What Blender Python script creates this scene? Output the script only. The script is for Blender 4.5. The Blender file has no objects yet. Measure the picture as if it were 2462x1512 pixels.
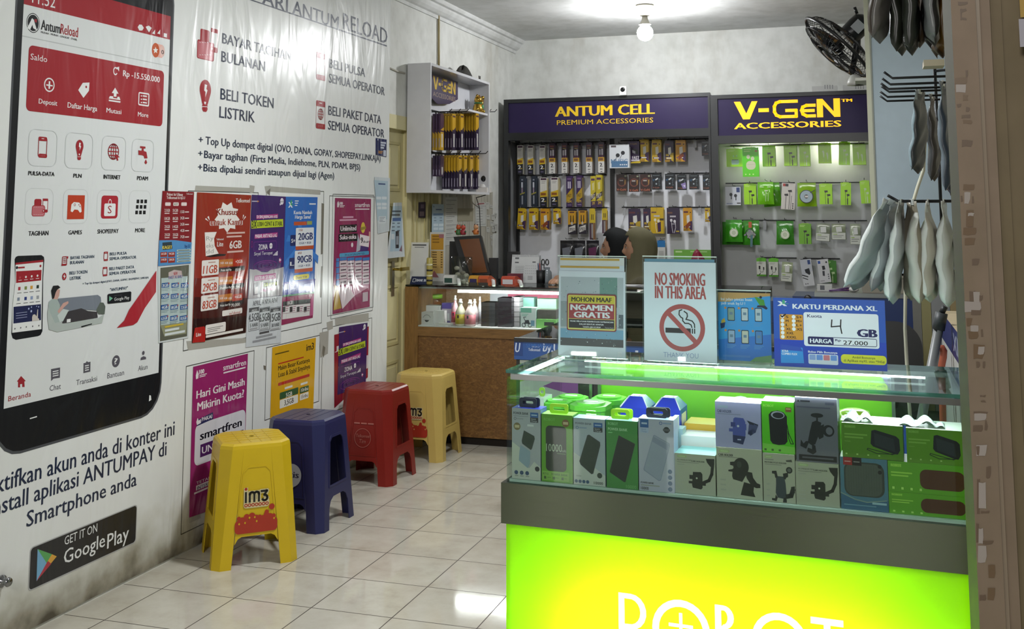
import bpy,bmesh,math,random
from mathutils import Vector as V,Matrix
from mathutils.geometry import tessellate_polygon
R=math.radians
random.seed(7)
sc=bpy.context.scene
COL=sc.collection

# ------------------------------------------------------------------ camera
# metres; x = to the right of the left wall, y = into the shop, z = up (floor 0)
F_PX,PX,PY=2522.5,1262.5,231.0  # focal length and principal point for a 2462 x 1512 frame
CAM=V((2.850,0.0,1.481))
RM=Matrix.Rotation(.3076593,3,'Z')@Matrix.Rotation(.1073862,3,'X')@Matrix.Rotation(.0023568,3,'Y')
cd=bpy.data.cameras.new('camera')
cd.sensor_width=36.0
cd.lens=F_PX/2462*36
cd.shift_x=(1231-PX)/2462
cd.shift_y=(PY-756)/2462
cd.clip_start=.05
cam=bpy.data.objects.new('camera',cd)
COL.objects.link(cam)
cx_,cf_,cu_=RM.col[0],RM.col[1],RM.col[2]
cam.matrix_world=Matrix(((cx_[0],cu_[0],-cf_[0],CAM[0]),(cx_[1],cu_[1],-cf_[1],CAM[1]),
                           (cx_[2],cu_[2],-cf_[2],CAM[2]),(0,0,0,1)))
sc.camera=cam

# ------------------------------------------------------------------ light
w=bpy.data.worlds.new('street_dusk');sc.world=w
w.use_nodes=True
w.node_tree.nodes['Background'].inputs[0].default_value=(.80,.82,.86,1)
w.node_tree.nodes['Background'].inputs[1].default_value=.16
sc.view_settings.view_transform='Standard'
sc.view_settings.look='None'
sc.view_settings.exposure=0.0
sc.view_settings.gamma=1.0
sc.view_settings.use_curve_mapping=False
sc.cycles.max_bounces=8
sc.cycles.transparent_max_bounces=24
sc.cycles.caustics_reflective=False
sc.cycles.caustics_refractive=False
sc.cycles.use_denoising=True
sc.cycles.sample_clamp_indirect=4.0

def area(name,loc,size,power,color=(1,1,1),rot=(0,0,0),size_y=None):
    l=bpy.data.lights.new(name,'AREA');l.energy=power;l.color=color
    l.shape='RECTANGLE' if size_y else 'DISK';l.size=size
    if size_y:l.size_y=size_y
    o=bpy.data.objects.new(name,l);o.location=loc;o.rotation_euler=rot
    COL.objects.link(o);return o
# assumed, unseen lamp above the frame, added to brighten the front of the shop
area('assumed_front_lamp',(1.75,3.9,2.90),.30,62,(.97,.99,1.0))
# assumed, unseen street light through the open shop front, from behind the camera
area('assumed_street_glow',(2.3,-2.6,3.4),1.2,120,(1.0,.97,.93),(R(62),0,0))
area('assumed_streak_light',(-.15,-2.4,.45),.22,11,(1.0,.97,.90),(R(90),0,R(-22)),.7)  # assumed light, unseen, placed to streak the steel band
area('assumed_thin_streak_light',(.75,-2.4,.45),.06,4,(.92,.97,1.0),(R(90),0,R(-16)),.7)  # narrower assumed light, also unseen, for a second streak on the steel
BULB_POWER=58.0

# ------------------------------------------------------------------ pixel <-> space (used to read sizes off the survey of the photo)
def ray(u,v):
    return RM@V(((u-PX)/F_PX,1.0,-(v-PY)/F_PX))
def proj(P):
    d=RM.transposed()@(V(P)-CAM)
    return PX+F_PX*d[0]/d[1],PY-F_PX*d[2]/d[1]
def onz(u,v,z=0.0):
    d=ray(u,v);return CAM+d*((z-CAM[2])/d[2])
def ony(u,v,y):
    d=ray(u,v);return CAM+d*((y-CAM[1])/d[1])
def onx(u,v,x):
    d=ray(u,v);return CAM+d*((x-CAM[0])/d[0])

class Fr:
    """a plane in the place: origin, right, up, normal towards the viewer"""
    def __init__(s,O,r,u):
        s.O,s.r,s.u=V(O),V(r).normalized(),V(u).normalized()
        s.n=s.r.cross(s.u)
    def P(s,a,b,h=0.0):
        return s.O+s.r*a+s.u*b+s.n*h
    def px(s,u,v,h=0.0):
        O=s.O+s.n*h;d=ray(u,v)
        X=CAM+d*((O-CAM).dot(s.n)/d.dot(s.n))-O
        return X.dot(s.r),X.dot(s.u)
    def at(s,h):return Fr(s.O+s.n*h,s.r,s.u)

# ------------------------------------------------------------------ materials
_m={}
def lin(h):
    if isinstance(h,(tuple,list)):return(*h[:3],1)
    h=h.lstrip('#');c=[int(h[i:i+2],16)/255 for i in(0,2,4)]
    return(*[x/12.92 if x<=.04045 else((x+.055)/1.055)**2.4 for x in c],1)
def mat(col,rough=.5,metal=0.0,emit=0.0,spec=.5,trans=0.0,coat=0.0,name=None):
    key=(str(col),rough,metal,emit,spec,trans,coat)
    if key in _m:return _m[key]
    m=bpy.data.materials.new(name or 'plain_'+str(len(_m)));m.use_nodes=True
    nt=m.node_tree;b=nt.nodes['Principled BSDF']
    c=lin(col)
    # a slight procedural unevenness in the colour so that nothing is dead flat
    nz=nt.nodes.new('ShaderNodeTexNoise');nz.inputs['Scale'].default_value=14
    tc=nt.nodes.new('ShaderNodeTexCoord');nt.links.new(tc.outputs['Object'],nz.inputs['Vector'])
    mx=nt.nodes.new('ShaderNodeMix');mx.data_type='RGBA'
    mx.inputs[6].default_value=tuple(x*.93 for x in c[:3])+(1,)
    mx.inputs[7].default_value=tuple(min(1,x*1.05)for x in c[:3])+(1,)
    nt.links.new(nz.outputs['Fac'],mx.inputs[0]);nt.links.new(mx.outputs[2],b.inputs['Base Color'])
    b.inputs['Roughness'].default_value=rough;b.inputs['Metallic'].default_value=metal
    b.inputs['Specular IOR Level'].default_value=spec
    b.inputs['Transmission Weight'].default_value=trans
    b.inputs['Coat Weight'].default_value=coat
    if emit:
        b.inputs['Emission Color'].default_value=c;b.inputs['Emission Strength'].default_value=emit
    _m[key]=m;return m
def nodes_mat(name):
    m=bpy.data.materials.new(name);m.use_nodes=True;nt=m.node_tree
    return m,nt,nt.nodes['Principled BSDF'],(lambda t:nt.nodes.new('ShaderNode'+t)),nt.links.new
def ramp(nt,fac,stops):
    r=nt.nodes.new('ShaderNodeValToRGB');e=r.color_ramp.elements
    while len(e)<len(stops):e.new(.5)
    for i,(p,c)in enumerate(stops):e[i].position=p;e[i].color=lin(c)
    nt.links.new(fac,r.inputs[0]);return r.outputs[0]
def glass_mat(name,tint,refl=1.0,haze=0.0):
    """thin architectural glass: lets light straight through, mirrors by angle"""
    if name in _m:return _m[name]
    m=bpy.data.materials.new(name);m.use_nodes=True;nt=m.node_tree;nt.nodes.clear()
    o=nt.nodes.new('ShaderNodeOutputMaterial');t=nt.nodes.new('ShaderNodeBsdfTransparent')
    g=nt.nodes.new('ShaderNodeBsdfGlossy');x=nt.nodes.new('ShaderNodeMixShader')
    lw=nt.nodes.new('ShaderNodeLayerWeight');p5=nt.nodes.new('ShaderNodeMath');p5.operation='POWER';ma=nt.nodes.new('ShaderNodeMath');ma.operation='MULTIPLY_ADD'
    lw.inputs['Blend'].default_value=.5;p5.inputs[1].default_value=5.0;ma.inputs[1].default_value=.90;ma.inputs[2].default_value=.035
    nt.links.new(lw.outputs['Facing'],p5.inputs[0]);nt.links.new(p5.outputs[0],ma.inputs[0])
    t.inputs[0].default_value=lin(tint);g.inputs['Roughness'].default_value=.02+haze
    g.inputs[0].default_value=(refl,refl,refl,1)
    nt.links.new(ma.outputs[0],x.inputs[0]);nt.links.new(t.outputs[0],x.inputs[1]);nt.links.new(g.outputs[0],x.inputs[2])
    nt.links.new(x.outputs[0],o.inputs[0]);_m[name]=m;return m

# ------------------------------------------------------------------ mesh builder
_txt={}
def glyphs(s,bold):
    k=(s,bold)
    if k not in _txt:
        c=bpy.data.curves.new('t','FONT');c.body=s;c.resolution_u=2;c.offset=bold
        c.dimensions='2D';c.fill_mode='BOTH'
        o=bpy.data.objects.new('t',c);me=o.to_mesh()
        vs=[(v.co.x,v.co.y)for v in me.vertices];fs=[tuple(p.vertices)for p in me.polygons]
        o.to_mesh_clear();bpy.data.objects.remove(o);bpy.data.curves.remove(c)
        _txt[k]=(vs,fs)
    return _txt[k]
CAPH=max(y for x,y in glyphs('H',0)[0])

class MB:
    def __init__(s):s.v,s.f,s.m,s.mats,s.sm=[],[],[],[],[]
    def add(s,vs,fs,m,smooth=False):
        k=len(s.v);s.v+=[V(p)for p in vs]
        if m not in s.mats:s.mats.append(m)
        i=s.mats.index(m)
        for f in fs:s.f.append([k+j for j in f]);s.m.append(i);s.sm.append(smooth)
        return s
    def poly(s,fr,loops,m,h=0.0,smooth=False):
        if not isinstance(loops[0][0],(tuple,list)):loops=[loops]
        flat=[p for l in loops for p in l]
        tri=tessellate_polygon([[V((p[0],p[1],0))for p in l]for l in loops])
        fs=[]
        for t in tri:
            a,b,c=(flat[i]for i in t)
            cr=(b[0]-a[0])*(c[1]-a[1])-(b[1]-a[1])*(c[0]-a[0])
            if abs(cr)>1e-12:fs.append(t if cr>0 else(t[0],t[2],t[1]))
        return s.add([fr.P(p[0],p[1],h)for p in flat],fs,m,smooth)
    def slab(s,fr,loops,m,h0,h1,side=None):
        """polygon (with holes) given thickness from h0 (back) to h1 (front)"""
        if not isinstance(loops[0][0],(tuple,list)):loops=[loops]
        s.poly(fr,loops,m,h1)
        k=len(s.f);s.poly(fr,loops,m,h0)
        for i in range(k,len(s.f)):s.f[i].reverse()
        for l in loops:
            n=len(l);vs=[fr.P(p[0],p[1],h0)for p in l]+[fr.P(p[0],p[1],h1)for p in l]
            ar=sum(l[i][0]*l[(i+1)%n][1]-l[(i+1)%n][0]*l[i][1]for i in range(n))
            out=(ar>0)==(l is loops[0])
            fs=[(i,(i+1)%n,n+(i+1)%n,n+i)for i in range(n)]
            s.add(vs,fs if out else[f[::-1]for f in fs],side or m)
        return s
    def box(s,fr,a0,a1,b0,b1,h0,h1,m,side=None,top=None):
        P=[fr.P(a,b,h)for h in(h0,h1)for b in(b0,b1)for a in(a0,a1)]
        s.add(P,[(4,5,7,6)],m)
        s.add(P,[(0,2,3,1)],m);s.add(P,[(0,4,6,2),(1,3,7,5)],side or m)
        s.add(P,[(2,6,7,3),(0,1,5,4)],top or side or m)
        return s
    def lathe(s,c,prof,m,axis=(0,0,1),n=24,smooth=True,sx=1.0):
        ax=V(axis).normalized();t=V((1,0,0))if abs(ax.x)<.9 else V((0,1,0))
        e1=ax.cross(t).normalized();e2=ax.cross(e1);c=V(c);vs,fs=[],[]
        for r,z in prof:
            for i in range(n):
                a=2*math.pi*i/n;vs.append(c+ax*z+e1*(r*math.cos(a)*sx)+e2*(r*math.sin(a)))
        for k in range(len(prof)-1):
            for i in range(n):
                j=(i+1)%n;fs.append((k*n+i,k*n+j,k*n+n+j,k*n+n+i))
        if prof[0][0]>1e-6:fs.append(tuple(range(n))[::-1])
        if prof[-1][0]>1e-6:fs.append(tuple(range((len(prof)-1)*n,len(prof)*n)))
        return s.add(vs,fs,m,smooth)
    def tube(s,pts,r,m,n=8,smooth=True,closed=False):
        pts=[V(p)for p in pts];vs,fs=[],[];N=len(pts);up=None
        for i,p in enumerate(pts):
            if closed:d=pts[(i+1)%N]-pts[i-1]
            else:d=pts[min(i+1,N-1)]-pts[max(i-1,0)]
            d=d.normalized()if d.length>1e-9 else V((0,0,1))
            if up is None:up=d.orthogonal().normalized()
            up=(up-d*up.dot(d));up=up.normalized()if up.length>1e-6 else d.orthogonal().normalized()
            e=d.cross(up);rr=r[i]if isinstance(r,(list,tuple))else r
            for k in range(n):
                a=2*math.pi*k/n;vs.append(p+up*(rr*math.cos(a))+e*(rr*math.sin(a)))
        for i in range(N if closed else N-1):
            for k in range(n):
                j=(k+1)%n;i2=(i+1)%N;fs.append((i*n+k,i*n+j,i2*n+j,i2*n+k))
        if not closed:fs+=[tuple(range(n))[::-1],tuple(range((N-1)*n,N*n))]
        return s.add(vs,fs,m,smooth)
    def ball(s,c,rad,m,nu=16,nv=10,smooth=True):
        c=V(c);rad=rad if isinstance(rad,(tuple,list))else(rad,)*3;vs,fs=[],[]
        for j in range(nv+1):
            t=math.pi*j/nv
            for i in range(nu):
                a=2*math.pi*i/nu
                vs.append(c+V((rad[0]*math.sin(t)*math.cos(a),rad[1]*math.sin(t)*math.sin(a),-rad[2]*math.cos(t))))
        for j in range(nv):
            for i in range(nu):
                k=(i+1)%nu;fs.append((j*nu+i,j*nu+k,j*nu+nu+k,j*nu+nu+i))
        return s.add(vs,fs,m,smooth)
    def grid(s,f,nu,nv,m,smooth=True,back=None):
        vs=[f(i/nu,j/nv)for j in range(nv+1)for i in range(nu+1)]
        fs=[(j*(nu+1)+i,j*(nu+1)+i+1,(j+1)*(nu+1)+i+1,(j+1)*(nu+1)+i)for j in range(nv)for i in range(nu)]
        return s.add(vs,fs,m,smooth)

_wl={}
def tag(o,label=None,cat=None,group=None,kind=None):
    for k,v in(('label',label),('category',cat),('group',group),('kind',kind)):
        if v:o[k]=v
    return o
def emit(mb,name,parent=None,label=None,cat=None,group=None,kind=None,loc=None,bevel=0,solid=0,sub=0):
    me=bpy.data.meshes.new(name)
    if parent is not None:base=_wl[parent.name]
    elif loc is not None:base=V(loc)
    else:
        xs,ys,zs=zip(*[tuple(p)for p in mb.v]);base=V(((min(xs)+max(xs))/2,(min(ys)+max(ys))/2,min(zs)))
    me.from_pydata([tuple(p-base)for p in mb.v],[],mb.f)
    for m in mb.mats:me.materials.append(m)
    me.polygons.foreach_set('material_index',mb.m);me.polygons.foreach_set('use_smooth',mb.sm)
    me.update()
    o=bpy.data.objects.new(name,me);COL.objects.link(o)
    if parent is not None:o.parent=parent
    else:o.location=base
    _wl[o.name]=base
    if solid:
        d=o.modifiers.new('thick','SOLIDIFY');d.thickness=solid;d.offset=-1
    if bevel:
        d=o.modifiers.new('bevel','BEVEL');d.width=bevel;d.segments=2;d.limit_method='ANGLE';d.angle_limit=R(40)
    if sub:
        d=o.modifiers.new('sub','SUBSURF');d.levels=sub;d.render_levels=sub
    return tag(o,label,cat,group,kind)
def thing(name,label,cat,loc,group=None):
    o=bpy.data.objects.new(name,None);COL.objects.link(o);o.location=loc;o.empty_display_size=.05
    _wl[o.name]=V(loc);return tag(o,label,cat,group)
def copy_tree(o,loc=None,rot=None,label=None,group=None,parent=None):
    c=o.copy();COL.objects.link(c)
    if parent is not None:c.parent=parent
    if loc is not None:c.location=loc
    if rot is not None:c.rotation_euler=rot
    if label:c['label']=label
    if group:c['group']=group
    for ch in o.children:copy_tree(ch,parent=c)
    return c
def rrect(a0,b0,a1,b1,r,n=5):
    r=min(r,(a1-a0)/2.001,(b1-b0)/2.001);o=[]
    for cx,cy,t in((a1-r,b0+r,-90),(a1-r,b1-r,0),(a0+r,b1-r,90),(a0+r,b0+r,180)):
        for i in range(n+1):
            a=R(t+90*i/n);o.append((cx+r*math.cos(a),cy+r*math.sin(a)))
    return o
def ell(a,b,ra,rb=None,n=28,t0=0,t1=360):
    rb=ra if rb is None else rb
    full=abs(t1-t0)>=360
    return[(a+ra*math.cos(R(t0+(t1-t0)*i/n)),b+rb*math.sin(R(t0+(t1-t0)*i/n)))for i in range(n if full else n+1)]

class Pen:
    """draws print onto a plane; coordinates are those of an enlarged crop of the survey photo (ox, oy, scale)"""
    def __init__(s,mb,fr,ox=0,oy=0,k=1.0,h=.0004):
        s.mb,s.fr,s.ox,s.oy,s.k,s.h,s.h0=mb,fr,ox,oy,k,h,h
    def crop(s,ox,oy,k):s.ox,s.oy,s.k=ox,oy,k;s.h=max(.0007,s.h0+.0003);return s
    def ab(s,x,y):return s.fr.px(s.ox+x/s.k,s.oy+y/s.k)
    def up(s):s.h+=.000016;return s.h
    def poly(s,pts,m):s.mb.poly(s.fr,[s.ab(*p)for p in pts],m,s.up())
    def span(s,x0,y0,y1,x1):
        """left x, top y, bottom y (both at the left edge), right x -> a0, b0, a1, b1"""
        a0,b1=s.ab(x0,y0);_,b0=s.ab(x0,y1);bm=(b0+b1)/2;u1=s.ox+x1/s.k
        vv=proj(s.fr.P(a0,bm))[1]
        for _ in range(3):
            a1,_b=s.fr.px(u1,vv);vv=proj(s.fr.P(a1,bm))[1]
        return a0,b0,a1,b1
    def rect(s,x0,y0,x1,y1,m,r=0.0):
        a0,b0,a1,b1=s.span(x0,y0,y1,x1)
        s.mb.poly(s.fr,rrect(a0,b0,a1,b1,r)if r else[(a0,b0),(a1,b0),(a1,b1),(a0,b1)],m,s.up())
    def frame(s,x0,y0,x1,y1,t,m,r=0.0):
        a0,b0,a1,b1=s.span(x0,y0,y1,x1)
        f=(lambda d:rrect(a0+d,b0+d,a1-d,b1-d,max(r-d,.0005)))
        s.mb.poly(s.fr,[f(0),f(t)],m,s.up())
    def text(s,t,x0,base,top,x1,m,bold=.012,caps=True,shear=0.0):
        a0,b0,a1,b1=s.span(x0,top,base,x1);s.textab(t,a0,b0,a1,b1,m,bold,shear)
    def textab(s,t,a0,b0,a1,b1,m,bold=.012,shear=0.0):
        vs,fs=glyphs(t,0);xs=[p[0]for p in vs];x0,x1=min(xs),max(xs)
        kx=(a1-a0)/max(1e-6,x1-x0);ky=(b1-b0)/CAPH;h=s.up()
        for d in((-bold,0,bold)if bold else(0,)):
            s.mb.add([s.fr.P(a0+(x-x0+d)*kx+y*ky*shear,b0+y*ky,h)for x,y in vs],fs,m);h+=.000004
    def disc(s,x,y,ry,m,asp=1.0,ri=None):
        a,b=s.ab(x,y);r=abs(s.ab(x,y+ry)[1]-b)
        L=[ell(a,b,r*asp,r)]
        if ri:q=r*ri/ry;L.append(ell(a,b,q*asp,q))
        s.mb.poly(s.fr,L,m,s.up())
    def line(s,pts,t,m):
        P=[s.ab(*p)for p in pts];s.lineab(P,t,m)
    def lineab(s,P,t,m):
        h=s.up()
        for(xa,ya),(xb,yb)in zip(P,P[1:]):
            d=V((xb-xa,yb-ya));L=d.length
            if L<1e-6:continue
            d/=L;nx,ny=-d.y*t/2,d.x*t/2;ex,ey=d.x*t/3,d.y*t/3
            s.mb.add([s.fr.P(xa+nx-ex,ya+ny-ey,h),s.fr.P(xa-nx-ex,ya-ny-ey,h),s.fr.P(xb-nx+ex,yb-ny+ey,h),s.fr.P(xb+nx+ex,yb+ny+ey,h)],[(0,1,2,3)],m)
    def rows(s,x0,y0,x1,y1,n,m,fill=.5):
        """illegible small print: n thin bars"""
        dy=(y1-y0)/n
        for i in range(n):s.rect(x0,y0+i*dy,x0+(x1-x0)*(1-.18*((i*7)%3)),y0+(i+fill)*dy,m)

FWALL=Fr((0,0,0),(0,1,0),(0,0,1))  # left wall, seen from the shop
def FY(y):return Fr((0,y,0),(1,0,0),(0,0,1))  # a plane facing the street
FLOORF=Fr((0,0,0),(1,0,0),(0,1,0))
# ================================================================== room shell
Y_BACK,Z_CEIL,X_RIGHT=8.67,2.95,3.47
def wall_material(name,base,stain,streak):
    m,nt,b,N,L=nodes_mat(name)
    g=N('NewGeometry');n1=N('TexNoise');n1.inputs['Scale'].default_value=1.3;n1.inputs['Detail'].default_value=6;n1.inputs['Roughness'].default_value=.65
    n2=N('TexNoise');n2.inputs['Scale'].default_value=9;n2.inputs['Detail'].default_value=4
    mp=N('Mapping');mp.inputs['Scale'].default_value=(1,1,.35)
    L(g.outputs['Position'],mp.inputs[0]);L(mp.outputs[0],n1.inputs['Vector']);L(g.outputs['Position'],n2.inputs['Vector'])
    c=ramp(nt,n1.outputs['Fac'],[(.30,streak),(.44,stain),(.56,base),(.8,base)])
    mx=N('Mix');mx.data_type='RGBA';mx.blend_type='MULTIPLY';mx.inputs[0].default_value=.35
    L(c,mx.inputs[6]);L(ramp(nt,n2.outputs['Fac'],[(.3,'#c9c9c4'),(.6,'#ffffff')]),mx.inputs[7]);L(mx.outputs[2],b.inputs['Base Color'])
    b.inputs['Roughness'].default_value=.7
    bp=N('Bump');bp.inputs['Strength'].default_value=.15;bp.inputs['Distance'].default_value=.01
    L(n2.outputs['Fac'],bp.inputs['Height']);L(bp.outputs[0],b.inputs['Normal']);return m
M_WALL=wall_material('limewashed_wall','#d9dad6','#d0d1cc','#b9b6ac')
M_CEIL=wall_material('painted_ceiling','#d6d7d6','#cfd0ce','#c2c2bf')

def floor_material():
    m,nt,b,N,L=nodes_mat('ceramic_floor_tiles')
    g=N('NewGeometry');sx=N('SeparateXYZ');L(g.outputs['Position'],sx.inputs[0])
    def mth(op,a,bb):
        k=N('Math');k.operation=op
        for i,q in enumerate((a,bb)):
            if isinstance(q,(int,float)):k.inputs[i].default_value=q
            else:L(q,k.inputs[i])
        return k.outputs[0]
    def line(s,off):
        t=mth('FRACT',mth('DIVIDE',mth('SUBTRACT',s,off),.33),0)
        return mth('GREATER_THAN',mth('ABSOLUTE',mth('SUBTRACT',t,.5),0),.5-.0062)
    gx=line(sx.outputs[0],.508-3.3);gy=line(sx.outputs[1],4.6636-6.6)
    gm=mth('MAXIMUM',gx,gy)
    cellx=mth('FLOOR',mth('DIVIDE',mth('SUBTRACT',sx.outputs[0],.508-3.3),.33),0);celly=mth('FLOOR',mth('DIVIDE',mth('SUBTRACT',sx.outputs[1],4.6636-6.6),.33),0)
    cb=N('CombineXYZ');L(cellx,cb.inputs[0]);L(celly,cb.inputs[1]);wn=N('TexWhiteNoise');L(cb.outputs[0],wn.inputs['Vector'])
    n1=N('TexNoise');n1.inputs['Scale'].default_value=7;n1.inputs['Detail'].default_value=8;n1.inputs['Roughness'].default_value=.65
    off=N('VectorMath');off.operation='ADD';L(g.outputs['Position'],off.inputs[0])
    sc_=N('VectorMath');sc_.operation='SCALE';sc_.inputs['Scale'].default_value=9;L(wn.outputs['Color'],sc_.inputs[0]);L(sc_.outputs[0],off.inputs[1]);L(off.outputs[0],n1.inputs['Vector'])
    tile=ramp(nt,n1.outputs['Fac'],[(.25,'#aba596'),(.42,'#b9b4a6'),(.62,'#c1bdb0'),(.8,'#c6c2b6')])
    mx=N('Mix');mx.data_type='RGBA';L(gm,mx.inputs[0]);L(tile,mx.inputs[6]);mx.inputs[7].default_value=lin('#3d352c');L(mx.outputs[2],b.inputs['Base Color'])
    L(mth('ADD',mth('MULTIPLY',n1.outputs['Fac'],.08),mth('ADD',.035,mth('MULTIPLY',gm,.5))),b.inputs['Roughness'])
    bp=N('Bump');bp.inputs['Strength'].default_value=.5;bp.inputs['Distance'].default_value=.002;bp.invert=True
    L(gm,bp.inputs['Height']);L(bp.outputs[0],b.inputs['Normal']);return m
emit(MB().box(FLOORF,-.12,4.6,-.8,Y_BACK+.1,-.08,0,floor_material()),'floor',kind='structure')

ZD=onx(955,277,0)[2];YD0,YD1=5.62,6.98  # the door opening
wl=MB().slab(FWALL,[(.6,0),(YD0,0),(YD0,ZD),(YD1,ZD),(YD1,0),(Y_BACK+.1,0),(Y_BACK+.1,Z_CEIL+.05),(.6,Z_CEIL+.05)],M_WALL,-.14,0)
emit(wl,'wall_left',kind='structure')
emit(MB().box(FY(Y_BACK),0,X_RIGHT+.1,0,Z_CEIL+.05,-.1,0,M_WALL),'wall_back',kind='structure')
FRIGHT=Fr((X_RIGHT,0,0),(0,-1,0),(0,0,1))
emit(MB().box(FRIGHT,-Y_BACK,-2.62,0,Z_CEIL+.05,-.1,0,mat('#b9b4a2',.7)),'wall_right',kind='structure')
FCEIL=Fr((0,0,Z_CEIL),(1,0,0),(0,-1,0))
emit(MB().box(FCEIL,-.1,X_RIGHT+.1,-Y_BACK-.1,-2.2,-.06,0,M_CEIL),'ceiling',kind='structure')
# plaster cornice along the top of the left wall
prof=[(0,2.95),(0,2.838),(.012,2.838),(.012,2.862),(.03,2.868),(.05,2.885),(.062,2.905),(.064,2.918),(.085,2.922),(.095,2.938),(.095,2.95)]
co=MB();n=len(prof)
co.add([(x,y,z)for y in(2.5,Y_BACK)for x,z in prof],[(i,i+1,n+i+1,n+i)for i in range(n-1)]+[tuple(range(n)),tuple(range(n,2*n))[::-1]],M_CEIL)
emit(co,'trim_1',kind='structure')

# ------------------------------------------------------------------ panelled door behind the banner's right edge
M_DOOR=mat('#cfc698',.45);M_DOORE=mat('#bdb382',.5)
FD=FWALL.at(-.035)
dm=MB()
def leaf(mb,y0,y1,fr,panels):
    mb.box(fr,y0,y1,.02,ZD-.09,-.04,0,M_DOOR)
    for b0,b1 in panels:
        a0,a1=y0+.055,y1-.055
        mb.slab(fr,[[(a0,b0),(a1,b0),(a1,b1),(a0,b1)],[(a0+.018,b0+.018),(a1-.018,b0+.018),(a1-.018,b1-.018),(a0+.018,b1-.018)]],M_DOORE,0,.007)
        mb.box(fr,a0+.04,a1-.04,b0+.04,b1-.04,0,.009,M_DOOR)
PAN=[(.10,.52),(.62,1.0),(1.12,1.52),(1.60,ZD-.17)]
leaf(dm,5.64,6.02,FD,PAN);leaf(dm,6.025,6.40,FD,PAN)
leaf(dm,6.48,6.70,FD,[(.1,.95),(1.05,ZD-.17)]);leaf(dm,6.705,6.93,FD,[(.1,.95),(1.05,ZD-.17)])
door=emit(dm,'door_1',kind='structure')
fm=MB()
fm.box(FWALL,YD0,YD1,ZD-.09,ZD,-.05,.004,M_DOOR);fm.box(FWALL,6.40,6.48,0,ZD-.09,-.05,-.005,M_DOOR)
fm.box(FWALL,6.93,YD1,0,ZD-.09,-.05,.003,M_DOOR)
emit(fm,'door_frame',parent=door)
hm=MB();zh=1.10
hm.box(FD,6.215,6.255,zh-.17,zh+.05,.008,.014,mat('#8d8672',.35,.9))
brass=mat('#b9a24e',.25,1.0)
hm.tube([(-.025,6.235,zh),(.035,6.235,zh)],.009,brass)
hm.box(FWALL,6.225,6.335,zh-.010,zh+.012,.030,.046,brass)
emit(hm,'door_handle',parent=door,label='brass lever handle',bevel=.003)

# grey weathered boarding between the door and the corner
M_BOARD,nt,b,N,L=nodes_mat('grey_boarding')
g=N('NewGeometry');wv=N('TexNoise');mp=N('Mapping');mp.inputs['Scale'].default_value=(30,30,1.5);wv.inputs['Scale'].default_value=2;wv.inputs['Detail'].default_value=6
L(g.outputs['Position'],mp.inputs[0]);L(mp.outputs[0],wv.inputs['Vector'])
L(ramp(nt,wv.outputs['Fac'],[(.3,'#8b877a'),(.5,'#a8a598'),(.7,'#b9b6aa')]),b.inputs['Base Color'])
bm_=MB()
for k in range(8):
    y0=6.99+k*.135;bm_.box(FWALL,y0,y0+.130,0,1.62,0,.010,M_BOARD)
emit(bm_,'trim_2',kind='structure')

# ------------------------------------------------------------------ ceiling bulb
bl=onz(1550,12,Z_CEIL)
th=thing('ceiling_bulb','bare glowing round bulb in a white porcelain holder on the ceiling','lamp',(bl.x,bl.y,Z_CEIL))
white_pl=mat('#d8d3c4',.4)
emit(MB().lathe((bl.x,bl.y,Z_CEIL),[(.066,0),(.066,-.012),(.052,-.024),(.042,-.03),(.040,-.075),(.034,-.08)],white_pl,n=24),'lamp_holder',parent=th)
zb=Z_CEIL-.205
mb=MB().lathe((bl.x,bl.y,0),[(.018,Z_CEIL-.08),(.022,Z_CEIL-.105),(.034,Z_CEIL-.13),(.044,Z_CEIL-.145)],white_pl)
emit(mb,'bulb_neck',parent=th)
ml=bpy.data.materials.new('glowing_bulb');ml.use_nodes=True
bs=ml.node_tree.nodes['Principled BSDF'];bs.inputs['Base Color'].default_value=(1,1,1,1)
bs.inputs['Emission Color'].default_value=(.97,.985,1,1);bs.inputs['Emission Strength'].default_value=BULB_POWER/(math.pi*4*math.pi*.058**2)*1.0
emit(MB().ball((bl.x,bl.y,zb),.058,ml,24,14),'bulb',parent=th)

# surface-run cable pipe down the wall to the wall cabinet
def W(u,v,x=0.0):return onx(u,v,x)
pts=[onx(985,0,.012),onx(1045,24,.012),onx(1053,31,.012),onx(1055,40,.012),onx(1055,100,.012),onx(1055,158,.012)]
emit(MB().tube(pts,.008,mat('#9a8a5e',.5)),'cable_conduit',label='thin tan cable conduit running down the wall onto the white wall cabinet',cat='cable')
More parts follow.
